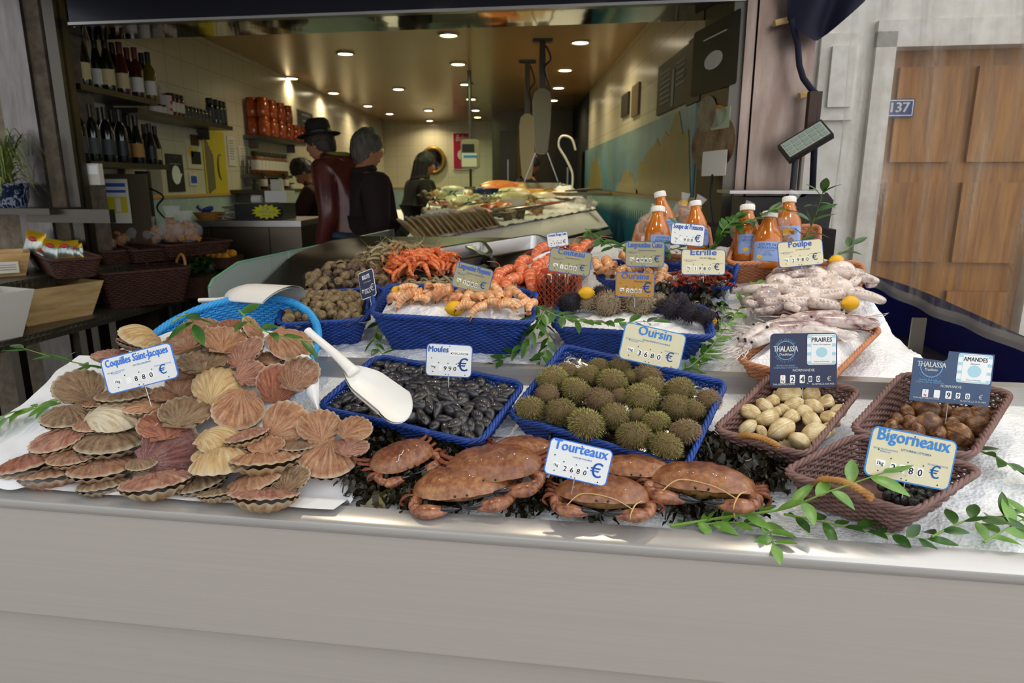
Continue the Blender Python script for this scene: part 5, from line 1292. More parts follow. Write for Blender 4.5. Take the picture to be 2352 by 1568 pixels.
# large prawns in pink basket
_, M5, L5, W5 = corner_basket('reddish wicker basket of large red prawns on ice', (1112, 690), (1268, 640), (1400, 566), (1225, 566), .075, mat('reddish_wicker', '7a3a2a', .55, col2='5f2b20', scale=40), flare=.03, cr=.03, name='wicker_basket')
ice_fill(M5, L5, W5, .06, 'crushed ice under the large prawns', .035, seed=7)
GP = [(1150, 620), (1175, 612), (1200, 608), (1165, 640), (1190, 632), (1215, 625), (1235, 600), (1245, 615), (1265, 585), (1320, 565), (1345, 555), (1210, 590), (1290, 575), (1140, 645), (1255, 560)]
strew([T_GAM], 'prawn', [onp(M5, .12, *q) for q in GP], .115, 'large red cooked prawn on ice in the reddish basket', 'prawn', 'large red prawns', 13, .4, -1.9)
price_tag('small tilted tag reading Crevette Rouge Cuite behind the prawns', (1262, 536), (1310, 530), (1252, 570), -.12, 'Crevette Rouge Cuite', '', '3980', M_TAGW, M_INKD, title_h=.2, ty=.26, tw=.9, small=False)
price_tag('navy tag turned sideways beside the whelks', (838, 622), (872, 608), (815, 696), -.1, 'BULOTS', 'NORMANDIE', '1190', M_TAGN, M_WHITE, title_h=.16, ty=.2, tw=.5, small=False, yaw=-35)
b = MB(); scoop('white plastic scoop lying by the glass behind the blue basket', onray(458, 690, 2.25), onray(530, 682, 2.25), onray(648, 690, 2.15), .15, 170)

# ------------------------------------------------------------------ right: octopus and squid on ice
_, M6, L6, W6 = corner_basket('pink wicker basket of octopus on ice', (1735, 705), (1978, 700), (1975, 602), (1795, 606), .075, M_PINKW, flare=.03, cr=.05)
ice_fill(M6, L6, W6, .055, 'crushed ice under the octopus', .03, seed=9)
_, M7, L7, W7 = corner_basket('pink wicker basket of squid on ice at the right', (1695, 838), (1888, 872), (2036, 760), (1828, 705), .09, M_PINKW, flare=.04, cr=.04)
ice_fill(M7, L7, W7, .075, 'crushed ice under the squid', .03, seed=11)
m_oct = mat('octopus_skin', 'd9c8bd', .22, col2='8a706c', scale=45, coat=.6, sss=.1, bmp=.3, lo=.5, hi=.72); m_oct2 = mat('octopus_skin_dark', '85726f', .22, col2='cbb8ae', scale=30, coat=.6, lo=.42, hi=.58)
def octo(label, cx, cy, seed, m):
    rg = random.Random(seed); c = onp(M6, .115, cx, cy); t = thing('octopus', label, 'octopus', c, group='octopus on ice')
    b = MB(); b.ball((0, 0, .01), (.045, .038, .034), 16, 10)
    for k in range(8):
        a = 2 * PI * k / 8 + rg.uniform(-.3, .3); L = rg.uniform(.11, .17); sw = rg.choice((-1, 1)) * rg.uniform(1.2, 2.6); P = []
        x = V((.025 * math.cos(a), .025 * math.sin(a), 0)); 
        for i in range(15):
            f = i / 14; P.append(x.copy()); aa = a + sw * f * 1.6
            x = x + V((math.cos(aa), math.sin(aa) * .7, .5 * math.cos(f * 5 + k) * .35 - .12)) * (L / 14)
        b.tube(P, lambda f: .020 * (1 - .5 * f), 10)
        for i in range(2, 14):
            p = P[i] + V((0, -.6, .65)) * .020 * (1 - .5 * i / 14); b.ball(p, .0055 * (1 - .5 * i / 14), 6, 4)
    b.build('body', m, t, smooth=180)
    return t
for i, (x, y, mm, lab) in enumerate(((1790, 660, 0, 'pale octopus at the front left of the octopus basket'), (1870, 645, 0, 'pale pinkish octopus in the middle of the pile'), (1925, 670, 0, 'white octopus at the right of the pile near the lemon'), (1840, 625, 1, 'grey octopus at the back of the pile under the Poulpe tag'), (1760, 690, 1, 'greyish octopus spilling over the front left of its basket'), (1930, 630, 0, 'small pale octopus beside the upper lemon'), (1860, 690, 0, 'pale octopus with thick arms at the front of the pile'))):
    octo(lab, x, y, 30 + i, (m_oct, m_oct2)[mm])
m_sq = mat('squid_skin', 'c9b6af', .2, col2='7a5350', scale=28, coat=.6, detail=6, lo=.4, hi=.58); m_sqw = mat('squid_pale', 'd6cbc4', .2, col2='a08c88', scale=26, coat=.6, lo=.46, hi=.62)
def squid(label, px, py, L, ang, m, seed):
    rg = random.Random(seed); c = onp(M7, .115, px, py); nz = M7.to_3x3() @ V((0, 0, 1)); d = Matrix.Rotation(R(ang), 3, nz) @ (M7.to_3x3() @ V((1, 0, 0))); y = nz.cross(d)
    t = thing('squid', label, 'squid', M=frame(c, d, y, nz), group='squid on ice')
    b = MB(); b.tube([(L * (f - .5), 0, 0) for f in [i / 13 for i in range(14)]], [L * r for r in (.005, .05, .085, .115, .135, .145, .15, .15, .148, .145, .14, .135, .13, .11)], 16, flat=.75)
    for s in (-1, 1): b.grid(lambda a, q: (L * (-.5 + .42 * a), s * (L * .06 + q * L * .16 * math.sin(PI * a) ** .7), .004 * math.sin(a * 9)), 12, 5)
    b.build('mantle', m, t, smooth=180)
    b = MB(); b.ball((L * .56, 0, -.005), (L * .1, L * .085, L * .07), 14, 9)
    for k in range(8):
        P = []; a = (k - 3.5) * .16 + rg.uniform(-.1, .1); x = V((L * .62, (k - 3.5) * L * .018, -.008))
        for i in range(10): P.append(x.copy()); x = x + V((math.cos(a), math.sin(a), .1 * math.sin(i + k))) * (L * (.05 if k not in (2, 5) else .085)); a += rg.uniform(-.3, .3)
        b.tube(P, lambda f: L * .017 * (1 - .75 * f), 6)
    b.mi = 1
    for s in (-1, 1): b.ball((L * .56, s * L * .075, .012), L * .025, 8, 6)
    b.build('head', [m_sqw, M_BLACK], t, smooth=180)
for i, (x, y, L, a, mm, lab) in enumerate(((1862, 730, .17, 40, 0, 'large mottled squid at the back of the squid basket'), (1945, 738, .17, 200, 0, 'brown mottled squid pointing at the lemon'), (1838, 752, .17, 215, 0, 'reddish squid lying across the middle'), (1765, 770, .15, 250, 1, 'silvery squid at the left with trailing head'), (1735, 765, .14, 262, 1, 'pale slim squid furthest left on the ice'), (1905, 765, .15, 190, 1, 'pale squid in front with long tentacles'), (1790, 745, .14, 235, 1, 'grey-white squid between the slim ones and the reddish one'))):
    squid(lab, x, y, L, a, (m_sq, m_sqw)[mm], 50 + i)
lemon('upper lemon on the ice beside the octopus', 1921, 599, 38, .12)
lemon('lower lemon between octopus and squid baskets', 1953, 696, 45, .13)
price_tag('cream tag reading Poulpe over the octopus', (1782, 557), (1886, 547), (1792, 616), -.12, 'Poulpe', 'OCTOPUS VULGARIS', '29,80', M_TAGC, M_INKD, title_h=.24, ty=.26, tw=.52)

# ------------------------------------------------------------------ soup bottles and crouton bags
m_soup = mat('fish_soup', 'c9762a', .12, col2='b8661f', scale=8, coat=.6); m_cap = mat('white_cap', 'ece9e2', .35); m_lab = mat('blue_label', '8fa9dc', .5); M_LABD = mat('label_ink', '24408f', .5); M_YEL = mat('label_yellow', 'e8bd2a', .5)
def bottle_meshes():
    b = MB(); b.lathe([(.001, 0), (.036, .0), (.041, .006), (.042, .03), (.042, .12), (.039, .145), (.030, .175), (.022, .2), (.0185, .215), (.018, .236)], 28, cap=False)
    c = MB(); c.lathe([(.0195, .224), (.0215, .226), (.0215, .248), (.020, .251), (.001, .252)], 24, cap=False)
    for k in range(24): q = 2 * PI * k / 24; c.box((.0216 * math.cos(q), .0216 * math.sin(q), .237), (.0015, .0015, .02))
    l = MB(); n = 21
    def lab(a, z): q = lerp(-2.6, -.55, a); return (.0426 * math.cos(q), .0426 * math.sin(q), lerp(.028, .112, z))
    l.grid(lab, n, 4)
    l.mi = 1
    def put(txt, xc, z, h, w):
        vs, fs, (a, c_) = text_geo(txt); s = w / (c_ - a)
        out = []
        for p in vs:
            q = -PI / 2 + (xc + (p[0] - (a + c_) / 2) * s) / .0426; out.append((.0431 * math.cos(q), .0431 * math.sin(q), z + p[1] * h / .73))
        l.add(out, fs)
    put('SOUPE DE', 0, .094, .010, .05); put('POISSONS', 0, .080, .010, .055); put('À LA NORMANDE', 0, .072, .004, .04)
    for k in range(5): put('~~', 0, .05 + .004 * k, .006, .03 - .004 * k)
    l.mi = 2
    cx, cz = -.02, .045
    l.add([(.0433 * math.cos(-PI / 2 + (cx + .009 * math.cos(q)) / .0426), .0433 * math.sin(-PI / 2 + (cx + .009 * math.cos(q)) / .0426), cz + .009 * math.sin(q)) for q in [2 * PI * j / 16 for j in range(16)]], [tuple(range(16))])
    return b.mesh('glass_body', m_soup, 60), c.mesh('cap', m_cap, 40), l.mesh('paper_label', [m_lab, M_LABD, M_YEL], 60)
BM = bottle_meshes()
_, M8, L8, W8 = corner_basket('pink wicker basket holding three soup bottles, left of the pair', (1442, 585), (1640, 590), (1625, 520), (1470, 510), .09, M_PINKW, flare=.03, cr=.05)
ice_fill(M8, L8, W8, .045, 'crushed ice round the left soup bottles', .02, seed=13)
_, M9, L9, W9 = corner_basket('pink wicker basket holding three soup bottles, right of the pair', (1665, 610), (1885, 595), (1880, 520), (1700, 522), .09, M_PINKW, flare=.03, cr=.05)
ice_fill(M9, L9, W9, .045, 'crushed ice round the right soup bottles', .02, seed=15)
for (cx, cy, bx, by, wb, rz, lab) in ((1515, 440, 1535, 562, 50, .5, 'orange fish soup bottle standing tallest at the back left'), (1512, 474, 1508, 598, 58, .3, 'orange fish soup bottle in front of the tallest one at left'), (1597, 461, 1603, 580, 50, .2, 'orange fish soup bottle behind the Soupe de Poissons tag'), (1717, 470, 1714, 600, 62, .1, 'orange fish soup bottle left of the frontmost one'), (1769, 486, 1757, 618, 66, -.3, 'frontmost orange fish soup bottle with its blue label in full view'), (1813, 452, 1808, 580, 58, -.3, 'orange fish soup bottle at the back right behind the frontmost')):
    Mx = M8 if cx < 1650 else M9
    q = onp(Mx, .06, bx, by); zc = zc_of(q); top = CAM + ray(cx, cy) * zc; ax = (top - q); hgt = ax.length; ax.normalize(); s = hgt / .252
    xx = V((1, 0, 0)); xx = (xx - ax * ax.dot(xx)).normalized(); yy = ax.cross(xx)
    t = thing('soup_bottle', lab, 'bottle', M=frame(q, xx, yy, ax) @ Matrix.Rotation(rz, 4, 'Z') @ Matrix.Diagonal((wb * zc / F_PX / .084, wb * zc / F_PX / .084, s, 1)), group='bottles of fish soup')
    for nme, me in zip(('glass_body', 'cap', 'paper_label'), BM): link(nme, me, t)
m_film, nt, bs = _new('clear_film'); bs.inputs['Base Color'].default_value = (.95, .95, .95, 1); bs.inputs['Roughness'].default_value = .08; bs.inputs['Alpha'].default_value = .16; bs.inputs['Specular IOR Level'].default_value = 1.0
bump(nt, bs, noise_(nt, mapped(nt, 'Object', (1, 1, 1)), 60, 3, .5, 1), 1.0, .01)
m_crou = mat('crouton', 'c98f4a', .7, col2='a96f32', scale=50); m_stk = mat('yellow_sticker', 'dca62a', .5)
def bag(name, label, cat, p, w, h, rot, inner, n=16, seed=0, sz=.013, group='bags of croutons', sticker=True):
    rg = random.Random(seed); t = thing(name, label, cat, M=TR(p, rot), group=group)
    b = MB()
    def fn(a, c):
        q = 2 * PI * a; z = c * h; prof = (math.sin(PI * min(1, c * 1.25 + .06)) ** .6 if c < .72 else lerp(.35, .55, (c - .72) / .28))
        r = 1 + .12 * noise.noise(V((math.cos(q) * 2 + seed, math.sin(q) * 2, c * 5)))
        return (math.cos(q) * w / 2 * prof * r, math.sin(q) * w * .32 * (prof if c < .72 else .35) * r, z)
    b.grid(fn, 26, 16, wrapu=True); b.build('film', m_film, t, smooth=180)
    b = MB()
    for k in range(n):
        a = rg.random() * 6.28; r = rg.random() ** .5 * .36; z = rg.uniform(.1, .62) * h
        b.box((r * w * math.cos(a), r * w * .6 * math.sin(a), z), (sz, sz, sz * .8), Euler((rg.random() * 3, rg.random() * 3, 0)).to_matrix())
    o = b.build('filling', inner, t, smooth=0); o['kind'] = 'stuff'
    if sticker: b = MB(); b.prism([(x, y + h * .62) for x, y in rrect(w * .32, h * .2, .004)], .001, M=Matrix.Translation((0, -w * .2, 0)) @ Matrix.Rotation(PI / 2, 4, 'X')); b.build('sticker', m_stk, t)
    return t
for i, (x, y, zpl, w, h, r, lab) in enumerate(((1474, 545, M8, .085, .13, (.2, .35, .3), 'bag of croutons leaning on the left front soup bottle'), (1572, 520, M8, .085, .13, (.1, .5, .2), 'bag of croutons between the tallest bottle and the tag bottle'), (1560, 505, M8, .07, .11, (0, .2, 0), 'bag of croutons with a white label behind the tallest bottle'), (1688, 550, M9, .08, .14, (.1, .35, .4), 'bag of croutons leaning on the left bottle of the right-hand basket'), (1802, 575, M9, .085, .12, (.3, -.2, 0), 'bag of croutons between the frontmost bottle and the Poulpe tag'), (1785, 520, M9, .08, .14, (.1, .4, 0), 'bag of croutons behind the back right soup bottle'))):
    bag('crouton_bag', lab, 'bag', onp(zpl, .1, x, y), w, h, r, m_crou, 20, 60 + i)
price_tag('tag reading Soupe de Poissons among the leaves', (1545, 510), (1622, 517), (1537, 560), -.12, 'Soupe de Poissons', '', ' 9,00', M_TAGW, M_INKD, title_h=.24, ty=.24, tw=.9, euro=.22, small=False)

# ------------------------------------------------------------------ greenery
def gb(label, P, n, L, w, seed, m=None, dz=.03, **k):
    branch(label, [onH(x, y, (dz[i] if hasattr(dz, '__len__') else dz)) for i, (x, y) in enumerate(P)], n, L, w, seed, m, **k)
gb('long light green sprig arching from the rightmost crab over the winkle basket', [(1540, 1208), (1680, 1185), (1800, 1168), (1900, 1130), (2030, 1085)], 12, .062, .014, 1, M_LEAFL, (.02, .03, .05, .10, .13), r=.003)
gb('green sprig hanging over the steel edge below the winkle basket', [(1600, 1205), (1690, 1200), (1760, 1215), (1778, 1250)], 11, .055, .012, 2, M_LEAFL, .02)
gb('green sprig along the ice below the winkle basket', [(1800, 1180), (1900, 1200), (2010, 1222), (2130, 1238)], 12, .055, .012, 3, None, .02)
gb('green sprig on the ice right of the winkle basket', [(2140, 1232), (2220, 1195), (2300, 1185), (2380, 1170)], 12, .055, .012, 4, None, .03)
gb('green sprig at the right picture edge beside the dog cockles', [(2235, 1030), (2290, 1050), (2340, 1080), (2380, 1090)], 9, .05, .012, 5, None, .03)
gb('green sprig in the right front corner of the ice', [(2260, 1245), (2310, 1215), (2370, 1180)], 7, .055, .013, 6, M_LEAFL, .03)
gb('leafy sprig lying along the front of the pale urchin basket', [(1225, 700), (1290, 728), (1370, 740), (1500, 738)], 24, .055, .013, 7, None, (.13, .12, .12, .12))
gb('leafy sprig hanging down between the two middle blue baskets', [(1250, 715), (1225, 760), (1180, 810), (1130, 838)], 20, .06, .011, 8, None, (.14, .10, .04, .02))
gb('second leafy sprig with drooping leaves by the middle blue baskets', [(1235, 720), (1260, 780), (1240, 830)], 12, .055, .011, 9, None, (.13, .07, .02))
gb('tall tangled sprig right of the pale urchin basket', [(1600, 850), (1640, 790), (1690, 720), (1740, 655)], 32, .045, .010, 10, M_LEAFL, (.02, .06, .08, .08))
gb('thin dark sprig beside the Oursin tag', [(1540, 870), (1600, 830), (1650, 770), (1660, 700)], 16, .045, .008, 11, None, (.02, .04, .08, .08))
gb('small sprig on the ice left of the langoustine basket', [(885, 720), (860, 775), (880, 815), (915, 830)], 10, .045, .012, 12, None, (.08, .04, .03, .03))
gb('upright sprig at the back right of the soup bottles', [(1835, 560), (1862, 520), (1880, 475), (1890, 440)], 11, .065, .016, 13, None, (.1, .18, .26, .33))
gb('sprig standing right of the Poulpe tag against the plastic', [(1900, 600), (1925, 585), (1960, 562)], 5, .06, .015, 14, None, (.08, .12, .14))
gb('leafy sprig between the two groups of soup bottles', [(1590, 600), (1640, 570), (1660, 530), (1690, 500)], 24, .055, .012, 15, None, (.06, .1, .16, .18))
gb('sprig behind the right-hand soup bottles', [(1680, 520), (1740, 500), (1780, 480), (1830, 490)], 16, .055, .013, 16, None, (.15, .2, .25, .2))
gb('leafy sprig left of the soup bottles over the cooked langoustines', [(1345, 525), (1390, 555), (1430, 570), (1520, 560)], 22, .055, .014, 17, None, (.12, .12, .12, .12))
gb('sprig in front of the Soupe de Poissons tag', [(1510, 580), (1555, 570), (1590, 555), (1560, 520)], 12, .05, .013, 18, None, (.1, .12, .14, .18))
gb('thin sprig sticking out over the left end of the stall', [(262, 850), (200, 838), (130, 822), (55, 800)], 9, .06, .012, 19, None, (.1, .12, .13, .14))
gb('leafy sprig at the left edge beside the white cloth', [(140, 925), (90, 935), (40, 950), (-20, 975)], 16, .055, .011, 20, M_LEAFL, (.05, .05, .04, .03))
gb('loose leaves inside the round light blue basket at left', [(395, 740), (430, 722), (445, 745)], 4, .065, .016, 21, None, (.28, .28, .26), start=.3)
gb('loose leaves inside the round light blue basket at right', [(548, 712), (590, 750), (640, 770), (715, 785)], 6, .065, .014, 22, None, (.28, .25, .23, .2))
# ------------------------------------------------------------------ people
M_SKIN = mat('skin', 'b57a5a', .5, sss=.1); M_HAIRD = mat('dark_hair', '16110e', .5); M_HAIRG = mat('grey_hair', '3d392f', .7, col2='5f5a4c', scale=60, stretch=(1, 1, .2)); M_JEANS = mat('jeans', '39455a', .8, col2='2c3648', scale=40)
M_LEATH = mat('brown_leather', '5c261c', .38, col2='431a13', scale=12, bmp=.3, bdist=.01, coat=.2); M_WINE = mat('dark_wine_wool', '22100f', .9, col2='1b0c0c', scale=60); M_BLKCOAT = mat('black_coat', '0e0d0e', .8); M_MAROON = mat('maroon_cloth', '33120f', .8); M_SHOE = mat('shoe_leather', '14110f', .5); M_LIP = mat('lips', '8a4a3c', .5); M_EYE = mat('eye_white', 'd8d0c4', .3)
def skinned(verts, edges, radii, root=0, lev=2):      # joints -> smooth tapering surface, returned as vertices and faces
    me = bpy.data.meshes.new('s'); me.from_pydata([tuple(v) for v in verts], edges, [])
    o = bpy.data.objects.new('s', me); C.objects.link(o)
    md = o.modifiers.new('s', 'SKIN'); md.use_smooth_shade = True
    sv = me.skin_vertices[0].data
    for i, r in enumerate(radii): sv[i].radius = r if hasattr(r, '__len__') else (r, r); sv[i].use_root = (i == root)
    sb = o.modifiers.new('d', 'SUBSURF'); sb.levels = lev; sb.render_levels = lev
    ev = bpy.data.meshes.new_from_object(o.evaluated_get(bpy.context.evaluated_depsgraph_get()))
    vs = [tuple(v.co) for v in ev.vertices]; fs = [tuple(p.vertices) for p in ev.polygons]
    bpy.data.objects.remove(o); bpy.data.meshes.remove(me); bpy.data.meshes.remove(ev)
    return vs, fs
def head_geo(mb, c, s, yaw, pitch):                    # faces local +y
    Mx = Matrix.Translation(c) @ Euler((pitch, 0, yaw)).to_matrix().to_4x4()
    def fn(a, b_):
        q, f = 2 * PI * a, PI * (b_ - .5)
        x, y, z = math.cos(f) * math.sin(q), math.cos(f) * math.cos(q), math.sin(f)
        w = .078 * (1 - .22 * max(0, -z)); d = .098; h = .125
        p = V((x * w, y * d, z * h))
        if y > 0:
            n = math.exp(-((z + .12) / .22) ** 2 - (x / .16) ** 2); p.y += .026 * n                  # nose
            p.y += .010 * math.exp(-((z + .72) / .2) ** 2 - (x / .3) ** 2)                            # chin
            p.y -= .010 * math.exp(-((z - .10) / .14) ** 2 - ((abs(x) - .38) / .2) ** 2)              # eye sockets
            p.y += .006 * math.exp(-((z + .46) / .10) ** 2 - (x / .32) ** 2)                          # mouth
        else: p.y *= .96 + .06 * z
        return Mx @ (p * s)
    mb.grid(fn, 40, 26, wrapu=True)
    for sx in (-1, 1): mb.ball(Mx @ (V((.079 * sx, -.005, -.01)) * s), (.012 * s, .022 * s, .034 * s), 8, 8, Euler((pitch, 0, yaw)).to_matrix())
    m0 = mb.mi; mb.mi = 1
    for sx in (-1, 1): mb.ball(Mx @ (V((.03 * sx, .084, .012)) * s), .011 * s, 8, 6)
    mb.mi = 2; mb.ball(Mx @ (V((0, .093, -.058)) * s), (.022 * s, .006 * s, .008 * s), 8, 6, Euler((pitch, 0, yaw)).to_matrix()); mb.mi = m0
    return Mx
def hand_geo(mb, w, d, up, s=1.0, curl=.6):            # palm and five fingers
    d = V(d).normalized(); up = V(up); side = d.cross(up).normalized(); n = side.cross(d)
    mb.tube([V(w) - d * .01, V(w) + d * .04 * s, V(w) + d * .09 * s], [.024 * s, .036 * s, .034 * s], 10, flat=.5)
    for k in range(4):
        b0 = V(w) + d * .088 * s + side * (.027 - .018 * k) * s; L = (.065, .075, .07, .055)[k] * s
        mb.tube([b0, b0 + d * L * .45 - n * L * .15 * curl, b0 + d * L * .8 - n * L * .5 * curl, b0 + d * L * .9 - n * L * .85 * curl], [.009 * s, .0085 * s, .008 * s, .006 * s], 7)
    b0 = V(w) + d * .03 * s + side * .032 * s; mb.tube([b0, b0 + side * .025 * s + d * .025 * s, b0 + side * .03 * s + d * .055 * s - n * .015], [.011 * s, .0095 * s, .007 * s], 7)
def person(label, loc, yaw, J, jacket, jm, trousers, hair, hm, head_yaw=0, head_pitch=0, jr=1.0, hs=1.0, extras=None, long_coat=0.0):
    # J: joints in the figure's own frame (x right, y forward, z up)
    t = thing('person', label, 'person', loc, (0, 0, yaw))
    names = ['pelvis', 'waist', 'chest', 'neck', 'head', 'shl', 'ell', 'wrl', 'shr', 'elr', 'wrr', 'hipl', 'knl', 'anl', 'tol', 'hipr', 'knr', 'anr', 'tor']
    idx = {n: i for i, n in enumerate(names)}
    vs = [V(J[n]) for n in names]
    E = [('pelvis', 'waist'), ('waist', 'chest'), ('chest', 'neck'), ('neck', 'head'), ('chest', 'shl'), ('shl', 'ell'), ('ell', 'wrl'), ('chest', 'shr'), ('shr', 'elr'), ('elr', 'wrr'), ('pelvis', 'hipl'), ('hipl', 'knl'), ('knl', 'anl'), ('anl', 'tol'), ('pelvis', 'hipr'), ('hipr', 'knr'), ('knr', 'anr'), ('anr', 'tor')]
    E = [(idx[a], idx[b]) for a, b in E]
    rad = [(.15, .11), (.14, .10), (.17, .12), .055, .06, .075, .045, .03, .075, .045, .03, .095, .06, .045, .035, .095, .06, .045, .035]
    g, f = skinned(vs, E, rad)
    b = MB(); b.add(g, f)
    hc = V(J['head']) + V((0, .01, .075)); Mx = head_geo(b, hc, hs, head_yaw, head_pitch)
    for a, w in (('ell', 'wrl'), ('elr', 'wrr')): hand_geo(b, J[w], V(J[w]) - V(J[a]), (0, 0, 1) if abs((V(J[w]) - V(J[a])).normalized().z) < .8 else (0, 1, 0))
    b.build('body', [M_SKIN, M_EYE, M_LIP], t, smooth=180)
    # jacket
    nm = ['pelvis', 'waist', 'chest', 'neckb', 'shl', 'ell', 'wrl', 'shr', 'elr', 'wrr', 'hem']
    Jn = dict(J); Jn['neckb'] = V(J['chest']).lerp(V(J['neck']), .75); Jn['hem'] = V(J['pelvis']) + V((0, 0, -.06 - long_coat))
    iv = {n: i for i, n in enumerate(nm)}
    g, f = skinned([V(Jn[n]) for n in nm], [(iv[a], iv[c]) for a, c in (('pelvis', 'waist'), ('waist', 'chest'), ('chest', 'neckb'), ('chest', 'shl'), ('shl', 'ell'), ('ell', 'wrl'), ('chest', 'shr'), ('shr', 'elr'), ('elr', 'wrr'), ('hem', 'pelvis'))], [tuple(q * jr for q in r) if hasattr(r, '__len__') else r * jr for r in ((.19, .15), (.18, .14), (.20, .15), (.10, .09), .095, .07, .05, .095, .07, .05, (.20, .16))])
    b = MB(); b.add(g, f); nk = V(Jn['neckb'])
    b.tube([nk + V((.085 * math.cos(q), .075 * math.sin(q) - .005, .035 + .012 * math.sin(q))) for q in [2 * PI * k / 24 for k in range(24)]], .03, 8, closed=True)
    b.build(jacket, jm, t, smooth=180)
    nl = ['pelvis', 'hipl', 'knl', 'anl', 'hipr', 'knr', 'anr']; il = {n: i for i, n in enumerate(nl)}
    g, f = skinned([V(J[n]) for n in nl], [(il[a], il[c]) for a, c in (('pelvis', 'hipl'), ('hipl', 'knl'), ('knl', 'anl'), ('pelvis', 'hipr'), ('hipr', 'knr'), ('knr', 'anr'))], [(.165, .13), .11, .085, .07, .11, .085, .07])
    b = MB(); b.add(g, f); b.build('trousers', trousers, t, smooth=180)
    b = MB()
    for a, c in (('anl', 'tol'), ('anr', 'tor')): b.tube([V(J[a]) + V((0, -.05, -.03)), V(J[a]).lerp(V(J[c]), .5) + V((0, 0, -.01)), V(J[c])], [.045, .05, .035], 10, flat=.8)
    b.build('shoes', M_SHOE, t, smooth=180)
    b = MB(); hair(b, Mx, hs); b.build('hair', hm, t, smooth=180)
    if extras: extras(t, Mx, hs)
    return t
def hair_short(b, Mx, s, low=-.35, puff=1.08):
    def fn(a, c):
        q = 2 * PI * a; f = PI / 2 * (1 - c * (1 + max(0, -math.cos(q)) * .50 + .14 * abs(math.sin(q)) + .07 * noise.noise(V((math.cos(q) * 5, math.sin(q) * 5, 3))) - .28 * max(0, math.cos(q))))
        x, y, z = math.cos(f) * math.sin(q), math.cos(f) * math.cos(q), math.sin(f)
        n = 1 + .05 * noise.noise(V((x * 4, y * 4, z * 4))) + .06 * noise.noise(V((x * 11, y * 11, z * 6))) + .03 * noise.noise(V((x * 30, y * 30, z * 14)))
        return Mx @ (V((x * .084, y * .102, z * .13 + .004)) * s * puff * n)
    b.grid(fn, 72, 24, wrapu=True)
def hair_long(b, Mx, s):
    hair_short(b, Mx, s, puff=1.1)
    def fn(a, c):
        q = lerp(PI * .45, PI * 1.55, a); r = 1 - .1 * c
        return Mx @ (V((math.sin(q) * .098 * r, math.cos(q) * .115 * (1 + .1 * c), .03 - c * .33)) * s + V((.006 * math.sin(a * 40), .006 * math.cos(a * 34), 0)))
    b.grid(fn, 40, 14)
def stand(h, lean=0.0, arms='down', wide=1.0, sp=.09):
    k = h / 1.72; J = {}
    def P(x, y, z): return (x * k, y * k, z * k)
    J['pelvis'] = P(0, 0, .95); J['waist'] = P(0, .02 + lean * .3, 1.12); J['chest'] = P(0, .02 + lean * .8, 1.33); J['neck'] = P(0, .02 + lean * 1.15, 1.47); J['head'] = P(0, .05 + lean * 1.35, 1.53)
    s = .18 * wide
    for c, sg in (('l', -1), ('r', 1)):
        J['sh' + c] = P(s * sg, .01 + lean, 1.385)
        if arms == 'down': J['el' + c] = P((s + .05) * sg, -.03 + lean * .7, 1.1); J['wr' + c] = P((s + .05) * sg, .07 + lean * .6, .86)
        elif arms == 'fold': J['el' + c] = P((s + .05) * sg, .02 + lean, 1.1); J['wr' + c] = P(.05 * sg, .23 + lean, 1.12)
        elif arms == 'pocket': J['el' + c] = P((s + .06) * sg, -.02 + lean, 1.1); J['wr' + c] = P(.10 * sg, .05 + lean, 1.0)
        elif arms == 'reach': J['el' + c] = P((s + .04) * sg, .14 + lean, 1.15); J['wr' + c] = P(.12 * sg, .38 + lean, 1.12)
        J['hip' + c] = P(sp * sg, 0, .9); J['kn' + c] = P((sp + .01) * sg, .02, .5); J['an' + c] = P((sp + .01) * sg, -.02, .09); J['to' + c] = P((sp + .03) * sg, .14, .03)
    return J
def hunch(J):                             # head sunk forward between the shoulders
    for n, dy, dz in (('neck', .03, -.06), ('head', .09, -.085), ('shl', .02, -.03), ('shr', .02, -.03)): x, y, z = J[n]; J[n] = (x, y + dy, z + dz)
    return J
def slope(J):
    for n in ('shl', 'shr'): x, y, z = J[n]; J[n] = (x, y, z - .004)
    return J
def foot(px, Y): p = at(px, 600, Y); return (p.x, Y, ZF)
# man with a hat, seen from behind, turned to the left
def hat(t, Mx, s):
    b = MB(); T = Mx @ Matrix.Translation(V((0, -.005, .055)) * s) @ Euler((.10, 0, 0)).to_matrix().to_4x4()
    b.lathe([(.168, -.006), (.17, 0), (.15, .008), (.105, .012), (.101, .02), (.098, .06), (.09, .10), (.07, .122), (.04, .118), (.001, .112)], 32, M=T @ Matrix.Diagonal((.80 * s, .90 * s, .88 * s, 1)), cap=False); ho = b.build('hat', mat('brown_felt', '1d120d', .85), t, smooth=60)
    b = MB(); b.lathe([(.103, .014), (.104, .016), (.102, .036), (.1, .038)], 32, M=T @ Matrix.Diagonal((.80 * s, .90 * s, .88 * s, 1)), cap=False); b.build('hat_band', M_BLACKP, ho)
def leather(t, Mx, s):
    hat(t, Mx, s)
    b = MB(); b.tube([(.07 * math.cos(q) + 0, .11 + .06 * math.sin(q), 1.5) for q in [2 * PI * k / 20 for k in range(20)]], .02, 8, closed=True); b.build('scarf', mat('olive_scarf', '6d6a1c', .9), t)
person('man in a brown felt hat and brown leather jacket, seen from behind', foot(818, 4.5), R(62), hunch(stand(1.785, .07, 'down', .82)), 'jacket', M_LEATH, M_JEANS, hair_short, mat('brown_hair', '2c2118', .6), head_yaw=R(8), head_pitch=R(-13), extras=leather, hs=.95, jr=.92)
